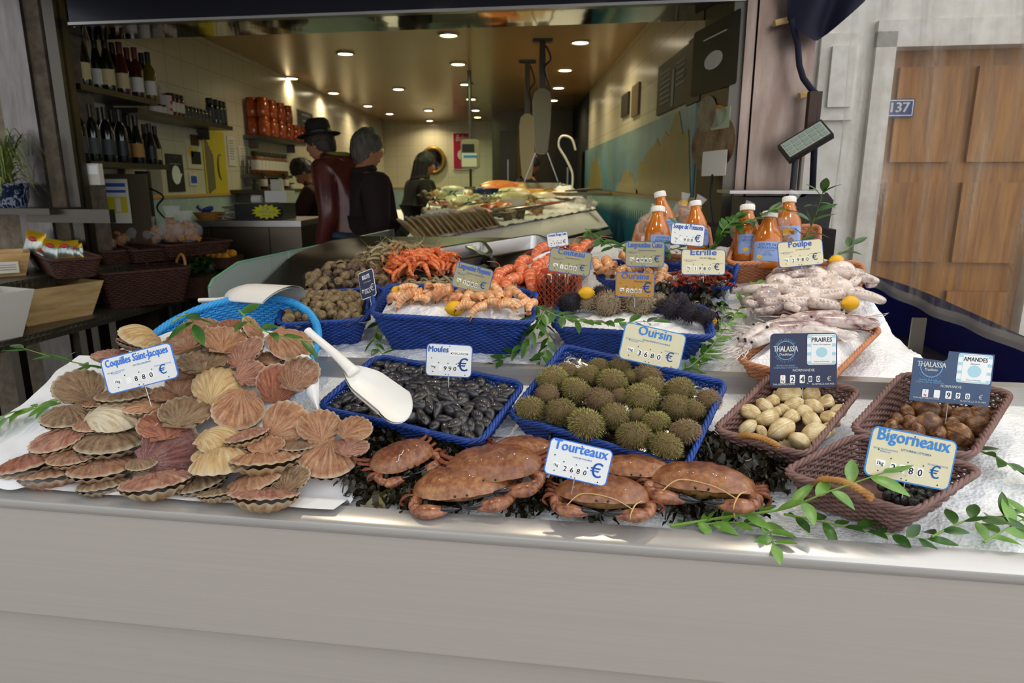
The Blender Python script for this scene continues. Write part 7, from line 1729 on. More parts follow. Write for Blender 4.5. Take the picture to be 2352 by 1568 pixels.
b = MB(); b.T = Ti; g0 = [V((p.x, p.y, ZF)) for p in (A + dn + V((.05, .03, 0)), B + dn + V((.05, .03, 0)), B2, A2)]; g1 = [A + dn + V((.0, -.03, -.0)), B + dn + V((0, -.03, 0)), B2 + V((0, 0, -.2)), A2 + V((0, 0, -.2))]; b.hexa(g0 + g1); b.build('base', M_STEELD, t)
b = MB(); b.T = Ti; n2 = dn + V((.03, -.05, -.06)); b.hexa([A + n2 + V((0, 0, -.1)), B + n2 + V((0, 0, -.1)), B + dn + V((0, 0, -.1)), A + dn + V((0, 0, -.1)), A + n2, B + n2, B + dn, A + dn]); b.build('trough', M_STEEL, t)
b = MB(); nu = 90
b.grid(lambda a, c: Q(a, c, ice_h(a * 4, c * 3) * 1.2 + .004), nu, 60); tag(b.build('crushed_ice', m_ice, smooth=180), 'crushed ice on top of the inner fish stand', 'ice', kind='stuff')
m_pkt = mat('kraft_packet', 'c7a673', .4, col2='a98754', scale=20)
for i in range(16):
    s = .02 + .022 * i; q = Q(s, .06, .055); t = thing('smoked_packet', 'kraft packet in the row on the inner stand, %s from the left' % (ORD[i] if i < 14 else ('fifteenth', 'sixteenth')[i - 14]), 'packet', q, (R(rg.uniform(0, 18)), R(rg.uniform(-50, -38)), R(25 + rg.uniform(-6, 6))), group='kraft packets on the fish stand')
    b = MB(); b.box((0, 0, 0), (.012, .12, .17)); b.build('packet', m_pkt, t); b = MB(); b.box((0, 0, .075), (.017, .09, .03)); b.build('window', m_film, t)
def fish_mesh(m):
    b = MB(); n = 22
    b.tube([(-.5 + i / 21, 0, 0) for i in range(n)], [.004 + .085 * math.sin(PI * min(1, (i / 21) ** .8)) ** .75 * (1 - .45 * i / 21) for i in range(n)], 12, flat=.55)
    b.add([(.46, 0, 0), (.62, .09, .003), (.57, 0, .003), (.62, -.09, .003), (.46, 0, .006)], [(0, 1, 2), (0, 2, 3), (4, 2, 1), (4, 3, 2)])
    b.add([(-.1, .06, 0), (.05, .13, .004), (.15, .05, 0)], [(0, 1, 2)]); return b.mesh('fish_body', m, 180)
F_SIL = fish_mesh(mat('silver_fish', '8f8a7c', .22, .4, col2='5f5c50', scale=10)); F_RED = fish_mesh(mat('red_fish', 'b8543a', .3, col2='8a3524', scale=10)); F_GR = fish_mesh(mat('grey_fish', '5f5a4a', .25, .3, col2='8a8470', scale=12))
def onstand(px, py, dz=.03):
    n = (B - A).cross(A2 - A).normalized(); return plane_hit(px, py, A, n) + V((0, 0, dz))
def fillet(m): b = MB(); b.grid(lambda a, c: ((a - .5), .32 * (c - .5) * (.35 + 1.0 * math.sin(PI * min(.95, a + .1))), .10 * math.sin(PI * c) * math.sin(PI * min(1, a + .05)) ** .5), 16, 9); b.grid(lambda a, c: ((a - .5), .32 * (.5 - c) * (.35 + 1.0 * math.sin(PI * min(.95, a + .1))), -.01), 16, 4); return b.mesh('fillet', m, 180)
FI = {'or': fillet(mat('salmon', 'd9682a', .3, col2='e8925a', scale=8)), 'wh': fillet(mat('white_fillet', 'e0d2b4', .35, col2='c9b48c', scale=8)), 'ye': fillet(mat('yellow_fillet', 'd9a02a', .35, col2='c4851c', scale=8)), 'pi': fillet(mat('pink_fillet', 'd88a7a', .35))}
for i, (px, py, w, k, r, lab) in enumerate(((1150, 437, 70, 'or', 0, 'orange salmon fillet at the back edge of the stand'), (1195, 437, 50, 'or', .2, 'second salmon fillet beside the long one'), (1120, 487, 36, 'or', .2, 'salmon slice in front of the white tray'), (1150, 483, 40, 'or', .1, 'orange slice in front of the white tray, right one'), (1185, 478, 40, 'or', .3, 'orange fillet near the silver fish'), (1180, 452, 60, 'wh', .3, 'pale fillet in the middle of the stand'), (1215, 440, 50, 'wh', .1, 'white fillet under the scale pan'), (1190, 465, 70, 'wh', .2, 'cream fillet beside the white tray'), (1235, 447, 70, 'ye', .35, 'yellow smoked haddock fillet under the scale pan'), (1142, 455, 22, 'ye', 1.2, 'small yellow fillet in the blue dish'), (1085, 500, 70, 'pi', .2, 'pink fillet behind the kraft packets'), (1060, 470, 60, 'wh', .2, 'pale fillet left of the blue dish'), (1040, 445, 40, 'wh', 0, 'white fillet near the small price card'), (1250, 460, 46, 'wh', .4, 'white fillet at the right of the yellow one'), (1010, 480, 40, 'pi', .3, 'pink slice at the left end of the stand'))):
    p = onstand(px, py); o = link('fish_fillet', FI[k]); o.matrix_world = TR(p + V((0, 0, .015)), (.3, -.05, r + .25), (w * mpp(p) * 1.35, w * mpp(p) * 2.2, w * mpp(p) * 1.6)); tag(o, lab, 'fish fillet', 'fish fillets on the inner stand')
for i, (px, py, w, m, lab) in enumerate(((1180, 492, 210, F_SIL, 'long silver fish lying along the ice front of the stand'), (1255, 478, 120, F_RED, 'reddish fish behind the long silver one'), (1130, 505, 130, F_SIL, 'silver fish beside the kraft packets'), (1090, 478, 60, F_GR, 'grey fish in the middle left of the stand'), (1230, 466, 70, F_GR, 'grey fish at the middle right of the stand'), (1020, 492, 60, F_GR, 'small grey fish at the left end of the stand'))):
    p = onstand(px, py, .035); o = link('whole_fish', m); o.matrix_world = TR(p, (0, -.1, .55), w * mpp(p)); tag(o, lab, 'fish', 'whole fish on the inner stand')
for i in range(110):
    px, py = 975 + (i * 47) % 270, 450 + (i * 29) % 56
    p = onstand(px, py, .02); o = link('shellfish', (WH, CL1, T_SHR)[i % 3]); o.matrix_world = TR(p, (rg.random() * 2, rg.random() * 2, rg.random() * 6), .09); tag(o, 'small mixed shellfish scattered on the inner stand', 'shellfish', 'mixed shellfish on the inner stand')
def dish(label, px, py, w, d, m, rot=.3): p = onstand(px, py, .02); k = mpp(p); t = thing('serving_dish', label, 'dish', p, (0, -.05, rot)); b = MB(); W2, D2 = w * k, d * k; o1, o2 = rrect(W2, D2, .03), rrect(W2 * .9, D2 * .85, .03); n = len(o1); b.add([V((x, y, .05)) for x, y in o1] + [V((x * .92, y * .9, 0)) for x, y in o1] + [V((x, y, .05)) for x, y in o2] + [V((x, y, .012)) for x, y in o2], [(i, (i + 1) % n, n + (i + 1) % n, n + i) for i in range(n)] + [(2 * n + i, 3 * n + i, 3 * n + (i + 1) % n, 2 * n + (i + 1) % n) for i in range(n)] + [(i, 2 * n + i, 2 * n + (i + 1) % n, (i + 1) % n) for i in range(n)] + [tuple(range(3 * n, 4 * n))]); b.build('dish', m, t)
dish('white rectangular dish in the middle of the stand', 1178, 478, 58, 40, M_WHITEP); dish('long white dish at the left front of the stand', 1010, 505, 70, 40, M_WHITEP); dish('navy oval dish on the inner stand', 1112, 452, 60, 60, mat('navy_dish', '16245c', .3)); dish('white oval dish beside the small price card', 1040, 452, 46, 50, M_WHITEP)
for i, (x, y, w, h, lab) in enumerate(((1028, 441, 22, 14, 'small pale price card at the back left of the inner stand'), (1103, 438, 20, 13, 'small pinkish price card at the back middle of the inner stand'), (1112, 462, 18, 12, 'small price card by the navy dish'), (1065, 520, 14, 10, 'tiny brown card in front of the shellfish'))):
    p = onstand(x, y + h, .02); k = mpp(p); t = thing('price_card', lab, 'price tag', p, (R(-10), 0, 0), group='small price cards on the inner stand'); b = MB(); b.box((0, 0, h * k * .8), (w * k, .004, h * k)); b.build('card', M_TAGC, t); b = MB(); b.box((0, -.003, h * k * .95), (w * k * .7, .002, h * k * .2)); b.build('print', M_INKD, t)
for i, (x, y, lab) in enumerate(((1060, 485, 'greenery tuft among the shellfish of the inner stand'), (1115, 475, 'greenery tuft left of the white dish on the inner stand'), (1240, 455, 'greenery tuft by the yellow fillet'), (985, 480, 'greenery tuft at the left end of the inner stand'))): p = onstand(x, y, .02); branch(lab, [p, p + V((.08, .05, .08)), p + V((.2, .06, .1))], 14, .06, .014, 80 + i, M_LEAFL if i % 2 else None)
p = onstand(1335, 458, .05); t = thing('steel_tray', 'steel tray of utensils at the right end of the inner stand', 'tray', p, (0, 0, .3)); k = mpp(p); b = MB(); b.box((0, 0, 0), (110 * k, .4, .03)); b.build('pan', M_TRAY, t); b = MB()
for i in range(5): b.tube([(-.2 + .05 * i, -.1 + .04 * i, .03), (.15 + .03 * i, .05 + .02 * i, .05)], .008, 6)
b.build('utensils', M_STEEL, t)
p = onstand(1340, 482, .02); bag('plastic_bag', 'crumpled clear plastic bag at the right corner of the stand', 'bag', p, .28, .10, (0, 0, 0), M_WHITEP, 6, 90, .04, None, False)
t = thing('side_stand', 'low side stand with white ice left of the far woman', 'counter', at(915, 512, 8.1)); o0 = at(915, 512, 8.1); k = mpp(o0); b = MB(); b.box((0, .4, -.46), (70 * k, .9, .92)); b.build('base', M_STEELD, t); b = MB(); b.grid(lambda a, c: ((a - .5) * 66 * k, .85 * c, .02 + .1 * c + ice_h(a * 2, c * 2)), 20, 20); b.build('ice', m_ice, t); b = MB(); b.box((-34 * k, .0, .1), (.02, .02, .3)); b.build('post', M_STEEL, t)
# ------------------------------------------------------------------ left: racks, crates, baskets, plant
m_tread, nt, bs = _new('tread_plate'); bs.inputs['Base Color'].default_value = srgb('6d675a'); bs.inputs['Metallic'].default_value = .8; bs.inputs['Roughness'].default_value = .35
vec = mapped(nt, 'Object', (1, 1, 1), False); vo = nt.nodes.new('ShaderNodeTexVoronoi'); vo.distance = 'CHEBYCHEV'; vo.inputs['Scale'].default_value = 32; vo.inputs['Randomness'].default_value = 0; nt.links.new(vec, vo.inputs['Vector']); bump(nt, bs, vo.outputs['Distance'], 1.0, .01)
ZL, ZU, u1, u2 = .85, 1.06, -2.34, -2.52
t = thing('tiered_rack', 'two-tier rack of tread plate shelves along the left side of the entrance', 'rack', W(u1, 1.2, 0)); TI = Matrix.Translation(-W(u1, 1.2, 0))
for nme, uu0, uu1, z in (('lower_shelf', -3.6, u1, ZL), ('upper_shelf', -3.6, u2, ZU)):
    b = MB(); b.T = TI; uvbox(b, uu0, uu1, .5, 2.9, z - .045, z); b.build(nme, m_tread, t)
for v in (.75, 1.35, 1.95, 2.6):
    for uu, z in ((u1 - .04, ZL), (u2 - .04, ZU)):
        b = MB(); b.T = TI; uvbox(b, uu - .02, uu + .02, v - .02, v + .02, 0, z - .04); b.build('leg', M_STEELD, t)
b = MB(); b.T = TI; uvbox(b, u1 - .06, u1 - .03, .75, 2.6, .3, .34); b.build('stretcher', M_STEELD, t)
def onzp(px, py, z, cap=0): return onz(px, py, z)
m_crate = mat('crate_wood', 'd6b681', .65, col2='b58d54', scale=5, stretch=(1, 1, 6), bmp=.1); m_cratep = mat('crate_paper', 'c4bfb4', .85, bmp=.2, scale=14, bdist=.01)
def crate(label, BLp, BRp, hpx, z, depth, m=m_crate, flare=.05, extra=None):
    a, c = onzp(*BLp, z), onzp(*BRp, z); x = c - a; L = x.length; h = hpx * mpp(a) * 1.05
    M = upright(a.lerp(c, .5), x); t = thing('wooden_crate', label, 'crate', M=M); b = MB(); th = .006
    f = flare; lo = [(-L / 2, 0), (L / 2, 0), (L / 2, depth), (-L / 2, depth)]; hi = [(-L / 2 - f, -f), (L / 2 + f, -f), (L / 2 + f, depth + f), (-L / 2 - f, depth + f)]
    for i in range(4):
        j = (i + 1) % 4; p, q, r, s = V((*lo[i], 0)), V((*lo[j], 0)), V((*hi[j], h)), V((*hi[i], h)); n = (q - p).cross(s - p).normalized() * -th
        b = MB(); b.hexa([p, q, q + n, p + n, s, r, r + n, s + n]); b.build('side_board', m, t)
    b = MB(); b.box((0, depth / 2, .004), (L, depth, .008)); b.build('bottom', m, t)
    b = MB()
    for k in (.12,): b.hexa([V((-L / 2 - f * k, -f * k - .008, h * k)), V((L / 2 + f * k, -f * k - .008, h * k)), V((L / 2 + f * k, -f * k, h * k)), V((-L / 2 - f * k, -f * k, h * k))] + [V((-L / 2 - f, -f - .006, h * .99)), V((L / 2 + f, -f - .006, h * .99)), V((L / 2 + f, -f, h)), V((-L / 2 - f, -f, h))])
    if extra: extra(t, L, h)
    return t
crate('empty pale wooden crate with stained sides on the lower rack', (62, 750), (212, 722), 80, ZL, .26)
crate('wooden crate wrapped in white paper at the left picture edge', (-90, 800), (52, 772), 110, ZL, .3, m_cratep)
def wr(t, L, h):
    b = MB(); b.T = frame((0, -.055, 0), (1, 0, 0), (0, 0, 1), (0, -1, 0)); rect(b, L * .05, h * .45, L * .7, h * .5, .004); b.mi = 1; [rect(b, L * .05, h * (.35 + .1 * k), L * .6, h * .02, .006) for k in range(3)]; b.build('paper_label', [M_PAPER, M_BLACK], t, smooth=0)
crate('wooden crate with a printed label, topmost at the left edge', (-70, 640), (60, 632), 50, ZU, .25, m_crate, .03, wr)
p = onzp(35, 700, ZL); t = thing('cardboard_sheet', 'pale card with handwriting leaning between the left crates', 'card', p + V((0, .08, .0)), (R(-12), 0, R(-6))); k = mpp(p)
b = MB(); b.box((0, 0, 50 * k), (85 * k, .004, 100 * k)); b.build('sheet', mat('pale_card', 'c9bd8e', .8), t); b = MB(); b.T = frame((0, -.004, 0), (1, 0, 0), (0, 0, 1), (0, -1, 0)); put_text(b, 'TRES DE', 0, 84 * k, 8 * k, shear=.1); put_text(b, 'CANCALE', 4 * k, 72 * k, 8 * k, shear=.1); put_text(b, 'N°3', 12 * k, 60 * k, 7 * k); b.build('handwriting', M_GREY, t, smooth=0)
def zbasket(label, FL, FR, BR, BL, z, h, wick=M_BROWNW, **k):
    fl, fr, br, bl = [onz(p[0], p[1], z + h) for p in (FL, FR, BR, BL)]; x = ((fr - fl) + (br - bl)) / 2; y = ((bl - fl) + (br - fr)) / 2; c = (fl + fr + br + bl) / 4
    M, L, w = rim_frame(c - x / 2 - y / 2, c + x / 2 - y / 2, c - x / 2 + y / 2, h); z_ = M.to_3x3() @ V((0, 0, 1)); M.translation = c - z_ * h
    if k.pop('W_', None): pass
    basket(label, M, L, w, h, wick, **k); return M, L, w
Ma, La, Wa = zbasket('dark brown wicker basket of yellow snack bags on the upper rack', (52, 572), (130, 606), (216, 586), (140, 560), ZU, .09, flare=.03, row=.008, sp=.018, tr=.004)
m_foilbag = mat('silver_foil_bag', 'aab0a8', .25, .7); m_yfoil = mat('yellow_foil_bag', 'c9a21c', .25, .4); m_redp = mat('red_logo', 'b0202a', .4)
def snack(label, px, py, w, h, rot, band):
    p = Ma @ V((0, 0, .05)); n = V((0, -1, .25)).normalized(); p = plane_hit(px, py, p, n); k = mpp(p); t = thing('snack_bag', label, 'bag', p, rot, 'snack bags in the brown basket'); W2, H2 = w * k, h * k
    b = MB()
    for s in (-1, 1): b.grid(lambda a, c: ((a - .5) * W2, s * .022 * math.sin(PI * a) ** .6 * math.sin(PI * c) ** .6 + .002 * math.sin(a * 30) * math.sin(PI * c), (c - .5) * H2), 14, 14)
    b.build('foil_body', m_foilbag, t, smooth=180)
    b = MB()
    for c0 in (.38, .27, .16, -.5): b.grid(lambda a, c: ((a - .5) * W2 * 1.0, -.024 * math.sin(PI * a) ** .6 * math.sin(PI * max(0.02, min(.98, .5 + c0 + c * .12))) ** .6 - .0015, (c0 + c * .12) * H2), 12, 3)
    b.build('yellow_band', m_yfoil, t); b = MB(); b.ball((0, -.024, H2 * .18), (W2 * .2, .004, H2 * .1)); b.build('logo', m_redp, t)
snack('silver and yellow snack bag standing at the left of the brown basket', 78, 560, 44, 58, (R(-12), R(14), 0), 0); snack('snack bag with a red logo in the middle of the brown basket', 118, 575, 48, 52, (R(-18), R(10), 0), 0); snack('yellow snack bag with a red logo at the right of the brown basket', 155, 575, 52, 44, (R(-20), R(-6), 0), 0); snack('small snack bag behind the middle one in the brown basket', 95, 585, 36, 34, (R(-25), R(20), 0), 0); snack('snack bag edge at the right end of the brown basket', 180, 578, 24, 36, (R(-20), R(-14), 0), 0)
Mb2, Lb, Wb_ = zbasket('large dark brown wicker basket of lying wine bottles on the lower rack', (228, 632), (262, 642), (404, 606), (350, 592), ZL, .19, flare=.05, row=.010, sp=.022, tr=.005, handles=('f', 'b', 'l'), hmat=M_CANE, hh=.06)
for i, (px, py, rz, cap, lab) in enumerate(((270, 610, 2.3, M_FOILO, 'wine bottle with an orange capsule lying in the brown basket'), (300, 600, 2.5, None, 'dark wine bottle lying beside the orange-capped one'), (322, 596, 2.4, None, 'dark wine bottle in the middle of the brown basket'), (345, 600, 2.6, None, 'dark wine bottle at the right of the brown basket'), (290, 590, 2.2, None, 'dark wine bottle at the back of the brown basket'))):
    p = plane_hit(px, py, Mb2 @ V((0, 0, .17)), V((0, 0, 1))); wine(lab, p + V((.10, .0, -.03)), .29, 'dark', 'none', cap, 'bo', 'wine bottles lying in the brown basket', (R(52), 0, R(-75 - i * 9)))
M1b, L1b, W1b = zbasket('dark wicker basket of bagged biscuits, middle of the rack', (265, 570), (372, 590), (395, 556), (300, 548), ZU, .07, row=.009, sp=.02, tr=.004); M2b, L2b, W2b = zbasket('dark wicker basket of bagged biscuits nearest the cash desk', (352, 562), (455, 572), (470, 548), (380, 542), ZU + .02, .07, row=.009, sp=.02, tr=.004)
M3b, L3b, W3b = zbasket('dark wicker basket of clear bags behind the snack bags', (170, 566), (262, 590), (282, 566), (195, 552), ZU, .07, row=.009, sp=.02, tr=.004)
m_bisc = mat('biscuit', 'b5742c', .7, col2='94591f', scale=30)
for i, (px, py, Mx, w, h, lab) in enumerate(((318, 560, M1b, .17, .2, 'clear bag of golden biscuits in the middle basket'), (350, 562, M1b, .14, .17, 'clear bag of orange biscuits right in the middle basket'), (290, 566, M1b, .12, .13, 'clear bag at the left of the middle basket'), (402, 556, M2b, .2, .22, 'tall clear bag of biscuits in the basket by the cash desk'), (432, 556, M2b, .18, .19, 'clear bag of biscuits at the right of the basket by the cash desk'), (205, 575, M3b, .14, .12, 'crumpled clear bag behind the snack bags'), (240, 578, M3b, .14, .13, 'clear bag with a blue label behind the lying bottles'))):
    p = plane_hit(px, py, Mx @ V((0, 0, .03)), V((0, -.5, .86)).normalized()); bag('biscuit_bag', lab, 'bag', p, w, h, (0, 0, rg.random()), m_bisc, 26, 120 + i, .03, 'bags of biscuits in the dark baskets', i == 6)
# parsley, oranges-yellow lemons in a crate
o0 = onz(420, 632, .95); t = thing('parsley_crate', 'bushy green parsley in a dark crate beside the bottle basket', 'herbs', o0); b = MB(); b.box((0, 0, -.06), (.34, .24, .12)); b.build('box', M_BROWNW, t); b = MB()
for i in range(420): leaf(b, V((rg.uniform(-.17, .17), rg.uniform(-.12, .12), rg.uniform(0, .1))), V((rg.uniform(-1, 1), rg.uniform(-1, 1), rg.uniform(-.1, 1))), V((rg.uniform(-1, 1), 0, 1)), rg.uniform(.025, .05), .012)
b.build('leaves', mat('parsley_leaf', '1c3512', .5, col2='2c4d1a', scale=30), t)
q = onz(497, 600, 1.0); t = thing('fruit_crate', 'dark crate of yellow fruit in front of the cash desk', 'crate', q); b = MB(); k = mpp(q)
for c, d in (((0, -.11, 0), (92 * k, .012, .07)), ((0, .11, 0), (92 * k, .012, .07)), ((-46 * k, 0, 0), (.012, .22, .07)), ((46 * k, 0, 0), (.012, .22, .07)), ((0, 0, -.03), (92 * k, .22, .01))): b.box(c, d)
b.build('box', M_BROWNW, t)
m_or = mat('orange_lemon', 'dc9412', .45, bmp=.2, scale=200)
ob = MB(); ob.ball((0, 0, 0), (.5, .5, .46), 16, 10); ob = ob.mesh('orange', m_or, 180)
for i in range(16):
    r_, c_ = divmod(i, 6); o = link('orange', ob); o.matrix_world = TR(q + V((lerp(-38, 38, (c_ + .5 * (r_ % 2)) / 5.5) * k, -.07 + .07 * r_, .03 + .02 * r_)), (0, 0, i), 16 * k * 1.3); tag(o, 'yellow-orange fruit in the crate before the cash desk', 'fruit', 'fruit in the dark crate')
p = onz(493, 565, 1.05); t = thing('price_card', 'small pale card reading Citron above the fruit crate', 'price tag', p, (R(-8), 0, 0)); k = mpp(p); b = MB(); b.box((0, 0, 0), (38 * k, .004, 22 * k)); b.build('card', M_TAGW, t); b = MB(); b.T = frame((0, -.003, 0), (1, 0, 0), (0, 0, 1), (0, -1, 0)); put_text(b, 'Citron', -4 * k, 2 * k, 8 * k, bold=.02); b.build('lettering', M_INKD, t, smooth=0)
b = MB(); b.tube([(0, .003, -.01), (0, .003, -.09)], .003, 5); b.build('pin', M_STEEL, t)
# steel ledge with the spider plant
v0 = VF - .25; a, c = atv(-40, 478, v0), atv(232, 478, v0); zp = a.z
t = thing('wall_ledge', 'steel ledge in front of the left column carrying the plant pot', 'shelf', a); b = MB(); b.T = Matrix.Translation(-a); ua, uc = uv_of(a)[0], uv_of(c)[0]; uvbox(b, ua - .3, uv_of(atv(112, 478, v0))[0], v0, VF - .02, zp - .03, zp); b.build('top', M_STEELD, t); b = MB(); b.T = Matrix.Translation(-a); uvbox(b, uv_of(atv(36, 478, v0))[0], uc, v0 + .05, v0 + .09, zp - .07, zp - .005); b.build('rail', M_STEELD, t)
pc = atv(22, 470, v0 + .1); kk = mpp(pc); t = thing('plant_pot', 'spider plant in a dark blue and white patterned pot on the left ledge', 'plant', (pc.x, pc.y, zp)); r = 42 * kk
b = MB(); b.lathe([(.001, 0), (r * .78, 0), (r * .95, r * .5), (r, r * 1.1), (r * 1.05, r * 1.3), (r * .95, r * 1.3), (r * .9, r * 1.15), (.001, r * 1.1)], 28, cap=False)
m_pot, nt, bs = _new('patterned_pot'); f = noise_(nt, mapped(nt, 'Object', (1, 1, 1)), 14, 3, .5, 2.0); nt.links.new(ramp(nt, [(.48, '141d33'), (.52, '8f98a8'), (.58, '16213c')], f), bs.inputs['Base Color']); bs.inputs['Roughness'].default_value = .2
b.build('pot', m_pot, t, smooth=50); b = MB(); rs = random.Random(11)
for i in range(110):
    a_ = rs.uniform(0, 6.28); L = rs.uniform(1.4, 4.6) * r; up = rs.uniform(.5, 3.2) * r; k = 9; vs = []; w = .06 * r
    for j in range(k):
        f = j / (k - 1); rad = L * .55 * f; z = r * 1.15 + up * math.sin(f * 2.6) - .9 * r * f * f * (1 if i % 2 else .2); ww = w * (1 - f) ** .6 + .001
        p = V((math.cos(a_) * rad, math.sin(a_) * rad * .6, z)); s = V((-math.sin(a_), math.cos(a_), 0)) * ww; vs += [p - s, p + s]
    b.add(vs, [(2 * j, 2 * j + 1, 2 * j + 3, 2 * j + 2) for j in range(k - 1)], [(.5, j / 17) for j in range(18)])
b.build('leaves', mat('spider_leaf', '4a5a24', .5, col2='7c8440', scale=40), t)

# ------------------------------------------------------------------ right: scale, awning drape, plastic curtain, tarp
ps = atv(1780, 440, 1.72); kk = mpp(ps); t = thing('retail_scale', 'black retail scale with a steel pan and tilted display beside the bottles', 'scale', ps)
dv = V((SA, CA, 0)); du = V((CA, -SA, 0)); b = MB(); MS = frame((0, 0, 0), du, dv, (0, 0, 1))
b.box((-18 * kk, 0, -.0), (196 * kk, .34, .012), MS.to_3x3()); b.build('pan', M_STEEL, t)
b = MB(); b.T = MS; b.prism([(-80 * kk, -70 * kk), (100 * kk, -70 * kk), (104 * kk, -10 * kk), (90 * kk, 6 * kk), (60 * kk, 10 * kk), (40 * kk, -4 * kk), (-80 * kk, -4 * kk)], .30, M=frame((0, .15, -.012), (1, 0, 0), (0, 0, 1), (0, -1, 0))); b.build('housing', M_BLACKP, t)
b = MB(); b.T = MS; b.tube([(52 * kk, .1, 0), (52 * kk, .1, 95 * kk)], 7 * kk, 10); b.tube([(64 * kk, .1, 0), (64 * kk, .1, 85 * kk)], 3 * kk, 8); b.build('pole', M_BLACKP, t)
b = MB(); b.T = MS @ TR((68 * kk, .08, 112 * kk), (R(-38), R(-32), 0)); b.box((0, 0, 0), (108 * kk, .03, 52 * kk)); b.build('display', M_BLACKP, t); b = MB(); b.T = MS @ TR((68 * kk, .08, 112 * kk), (R(-38), R(-32), 0)); b.box((0, -.017, 0), (98 * kk, .004, 42 * kk)); b.mi = 1
for i in range(5):
    for j in range(3): b.box(((-38 + 19 * i) * kk, -.02, (-13 + 13 * j) * kk), (15 * kk, .003, 9 * kk))
b.build('keypad', [mat('keypad_film', '9fa08c', .4), mat('keypad_key', '7d8f8a', .4)], t)
# support under the scale: dark table
b = MB(); uvbox(b, uv_of(ps)[0] - .32, uv_of(ps)[0] + .2, 1.56, 1.97, .2, ps.z - 72 * kk - .012); tag(b.build('side_table', M_DARK), 'dark table carrying the retail scale', 'table')
# stickers on the dark frame and pillar
def sticker(name, label, cat, px, py, w, h, m, v=VF - .005, art=None, shape='r', th=.004):
    # the splayed frame face between wall and pillar
    A1, B1 = W(upv(1605, VF + .3), VF + .3, 0), W(upv(1668, VF), VF, 0); dx = (B1 - A1).normalized(); n = V((dx.y, -dx.x, 0)); p = plane_hit(px, py, A1 + n * th, n); k = mpp(p)
    fx = abs(dx.x) + .05; t = thing(name, label, cat, M=frame(p, dx, (0, 0, 1), n)); b = MB(); W2, H2 = w * k / fx, h * k
    b.prism([(W2 / 2 * math.cos(q), H2 / 2 * math.sin(q)) for q in [2 * PI * j / 28 for j in range(28)]] if shape == 'o' else rrect(W2, H2, min(W2, H2) * .06), .002); b.build('sheet', m, t)
    if art: b = MB(); art(b, W2, H2); b.build('print', M_PAPER, t, smooth=0)
    return t
sticker('poster', 'dark poster with a white disc on the right-hand frame', 'poster', 1640, 130, 46, 150, M_POSTB, art=lambda b, w, h: (disc(b, 0, -h * .05, h * .13, .003, rx=w * .2), rect(b, 0, h * .3, w * .5, h * .02, .003)))
sticker('round_sticker', 'round orange sticker on the right-hand frame', 'sticker', 1640, 268, 26, 50, mat('amber_print', 'b5761e', .5), shape='o'); sticker('shop_sticker', 'large brown and cream cut-out sticker below the orange round one', 'sticker', 1636, 330, 44, 130, mat('lobster_print', '5c2c1c', .5, col2='8f7f5c', scale=9), shape='o', th=.003); sticker('paper_card', 'small pale card right of the orange round sticker', 'card', 1655, 272, 18, 46, mat('pale_green_card', 'a9b494', .7)); sticker('shop_sticker', 'tall oval sticker left of the orange round one', 'sticker', 1622, 262, 20, 80, mat('oval_print', '7d6f52', .6, col2='a3987a', scale=10), shape='o')
t = sticker('plastic_pouch', 'white plastic pouch hanging on the frame above the cable', 'pouch', 1640, 375, 24, 56, M_WHITEP, th=.012); b = MB(); b.tube([(0, -.05, .004), (.03, -.14, .02), (.1, -.25, .03), (.16, -.29, .04)], .006, 6); b.build('cable', M_BLACKP, t)
# number plate
p = atv(2066, 248, VD + .035); k = mpp(p); t = thing('number_plate', 'blue enamel plate with the number 137 on the wooden door', 'sign', M=frame(p, du, (0, 0, 1), -dv)); b = MB(); b.box((0, 0, 0), (62 * k, 40 * k, .01)); b.build('plate', mat('enamel_blue', '1c2f63', .3), t); b = MB(); rect(b, 0, 0, 56 * k, 34 * k, .006); b.mi = 1; rect(b, 0, 0, 53 * k, 31 * k, .007); b.mi = 0; put_text(b, '137', 0, -9 * k, 22 * k, bold=.03, z=.009); b.build('number', [M_WHITE, mat('enamel_blue', '1c2f63', .3)], t, smooth=0)
# awning side drape and strap
VS = 1.86; t = thing('awning_drape', 'navy awning side cloth gathered at the top right with a hanging strap', 'awning', atv(1880, 0, VS)); o0 = atv(1880, 0, VS)
b = MB(); b.T = Matrix.Translation(-o0)
top = [(1815, -40), (1990, -60)]; bot = [(1813, 42), (1830, 75), (1870, 92), (1900, 78), (1935, 48), (1990, 0)]
bs_ = spline([V((x, y, 0)) for x, y in bot], 30)
def dr(a, c): q = bs_[int(round(a * 29))]; p = atv(lerp(lerp(1812, 2010, a), q.x, c), lerp(-70, q.y, c), VS); return p + dv * (.05 * math.sin(a * 11 + c * 2) * (1 - .3 * c))
b.grid(dr, 30, 10); b.build('cloth', M_NAVY, t, smooth=180)
b = MB(); b.T = Matrix.Translation(-o0); b.tube([atv(x, y, VS) for x, y in ((1818, 45), (1832, 100), (1836, 150), (1845, 180), (1862, 203), (1874, 215))], .013, 8); b.tube([atv(1874, 215, VS), atv(1872, 300, VS), atv(1866, 435, VS)], .014, 8); b.build('strap', M_NAVY, t, smooth=180); b = MB(); b.T = Matrix.Translation(-o0)
p = atv(1868, 255, VS); b.box(p, (.05, .03, .15)); b.build('buckle', mat('dark_wood', '3a241a', .6), t)
for px, py, lab in ((1795, 50, 'short wooden peg beside the navy drape'), (1852, 216, 'wooden peg at the pillar edge beside the strap')): p = atv(px, py, VS + .08); o = MB(); o.box(p, (.06, .03, .022), Euler((0, R(-14), 0)).to_matrix()); tag(o.build('wooden_peg', m_crate), lab, 'peg')
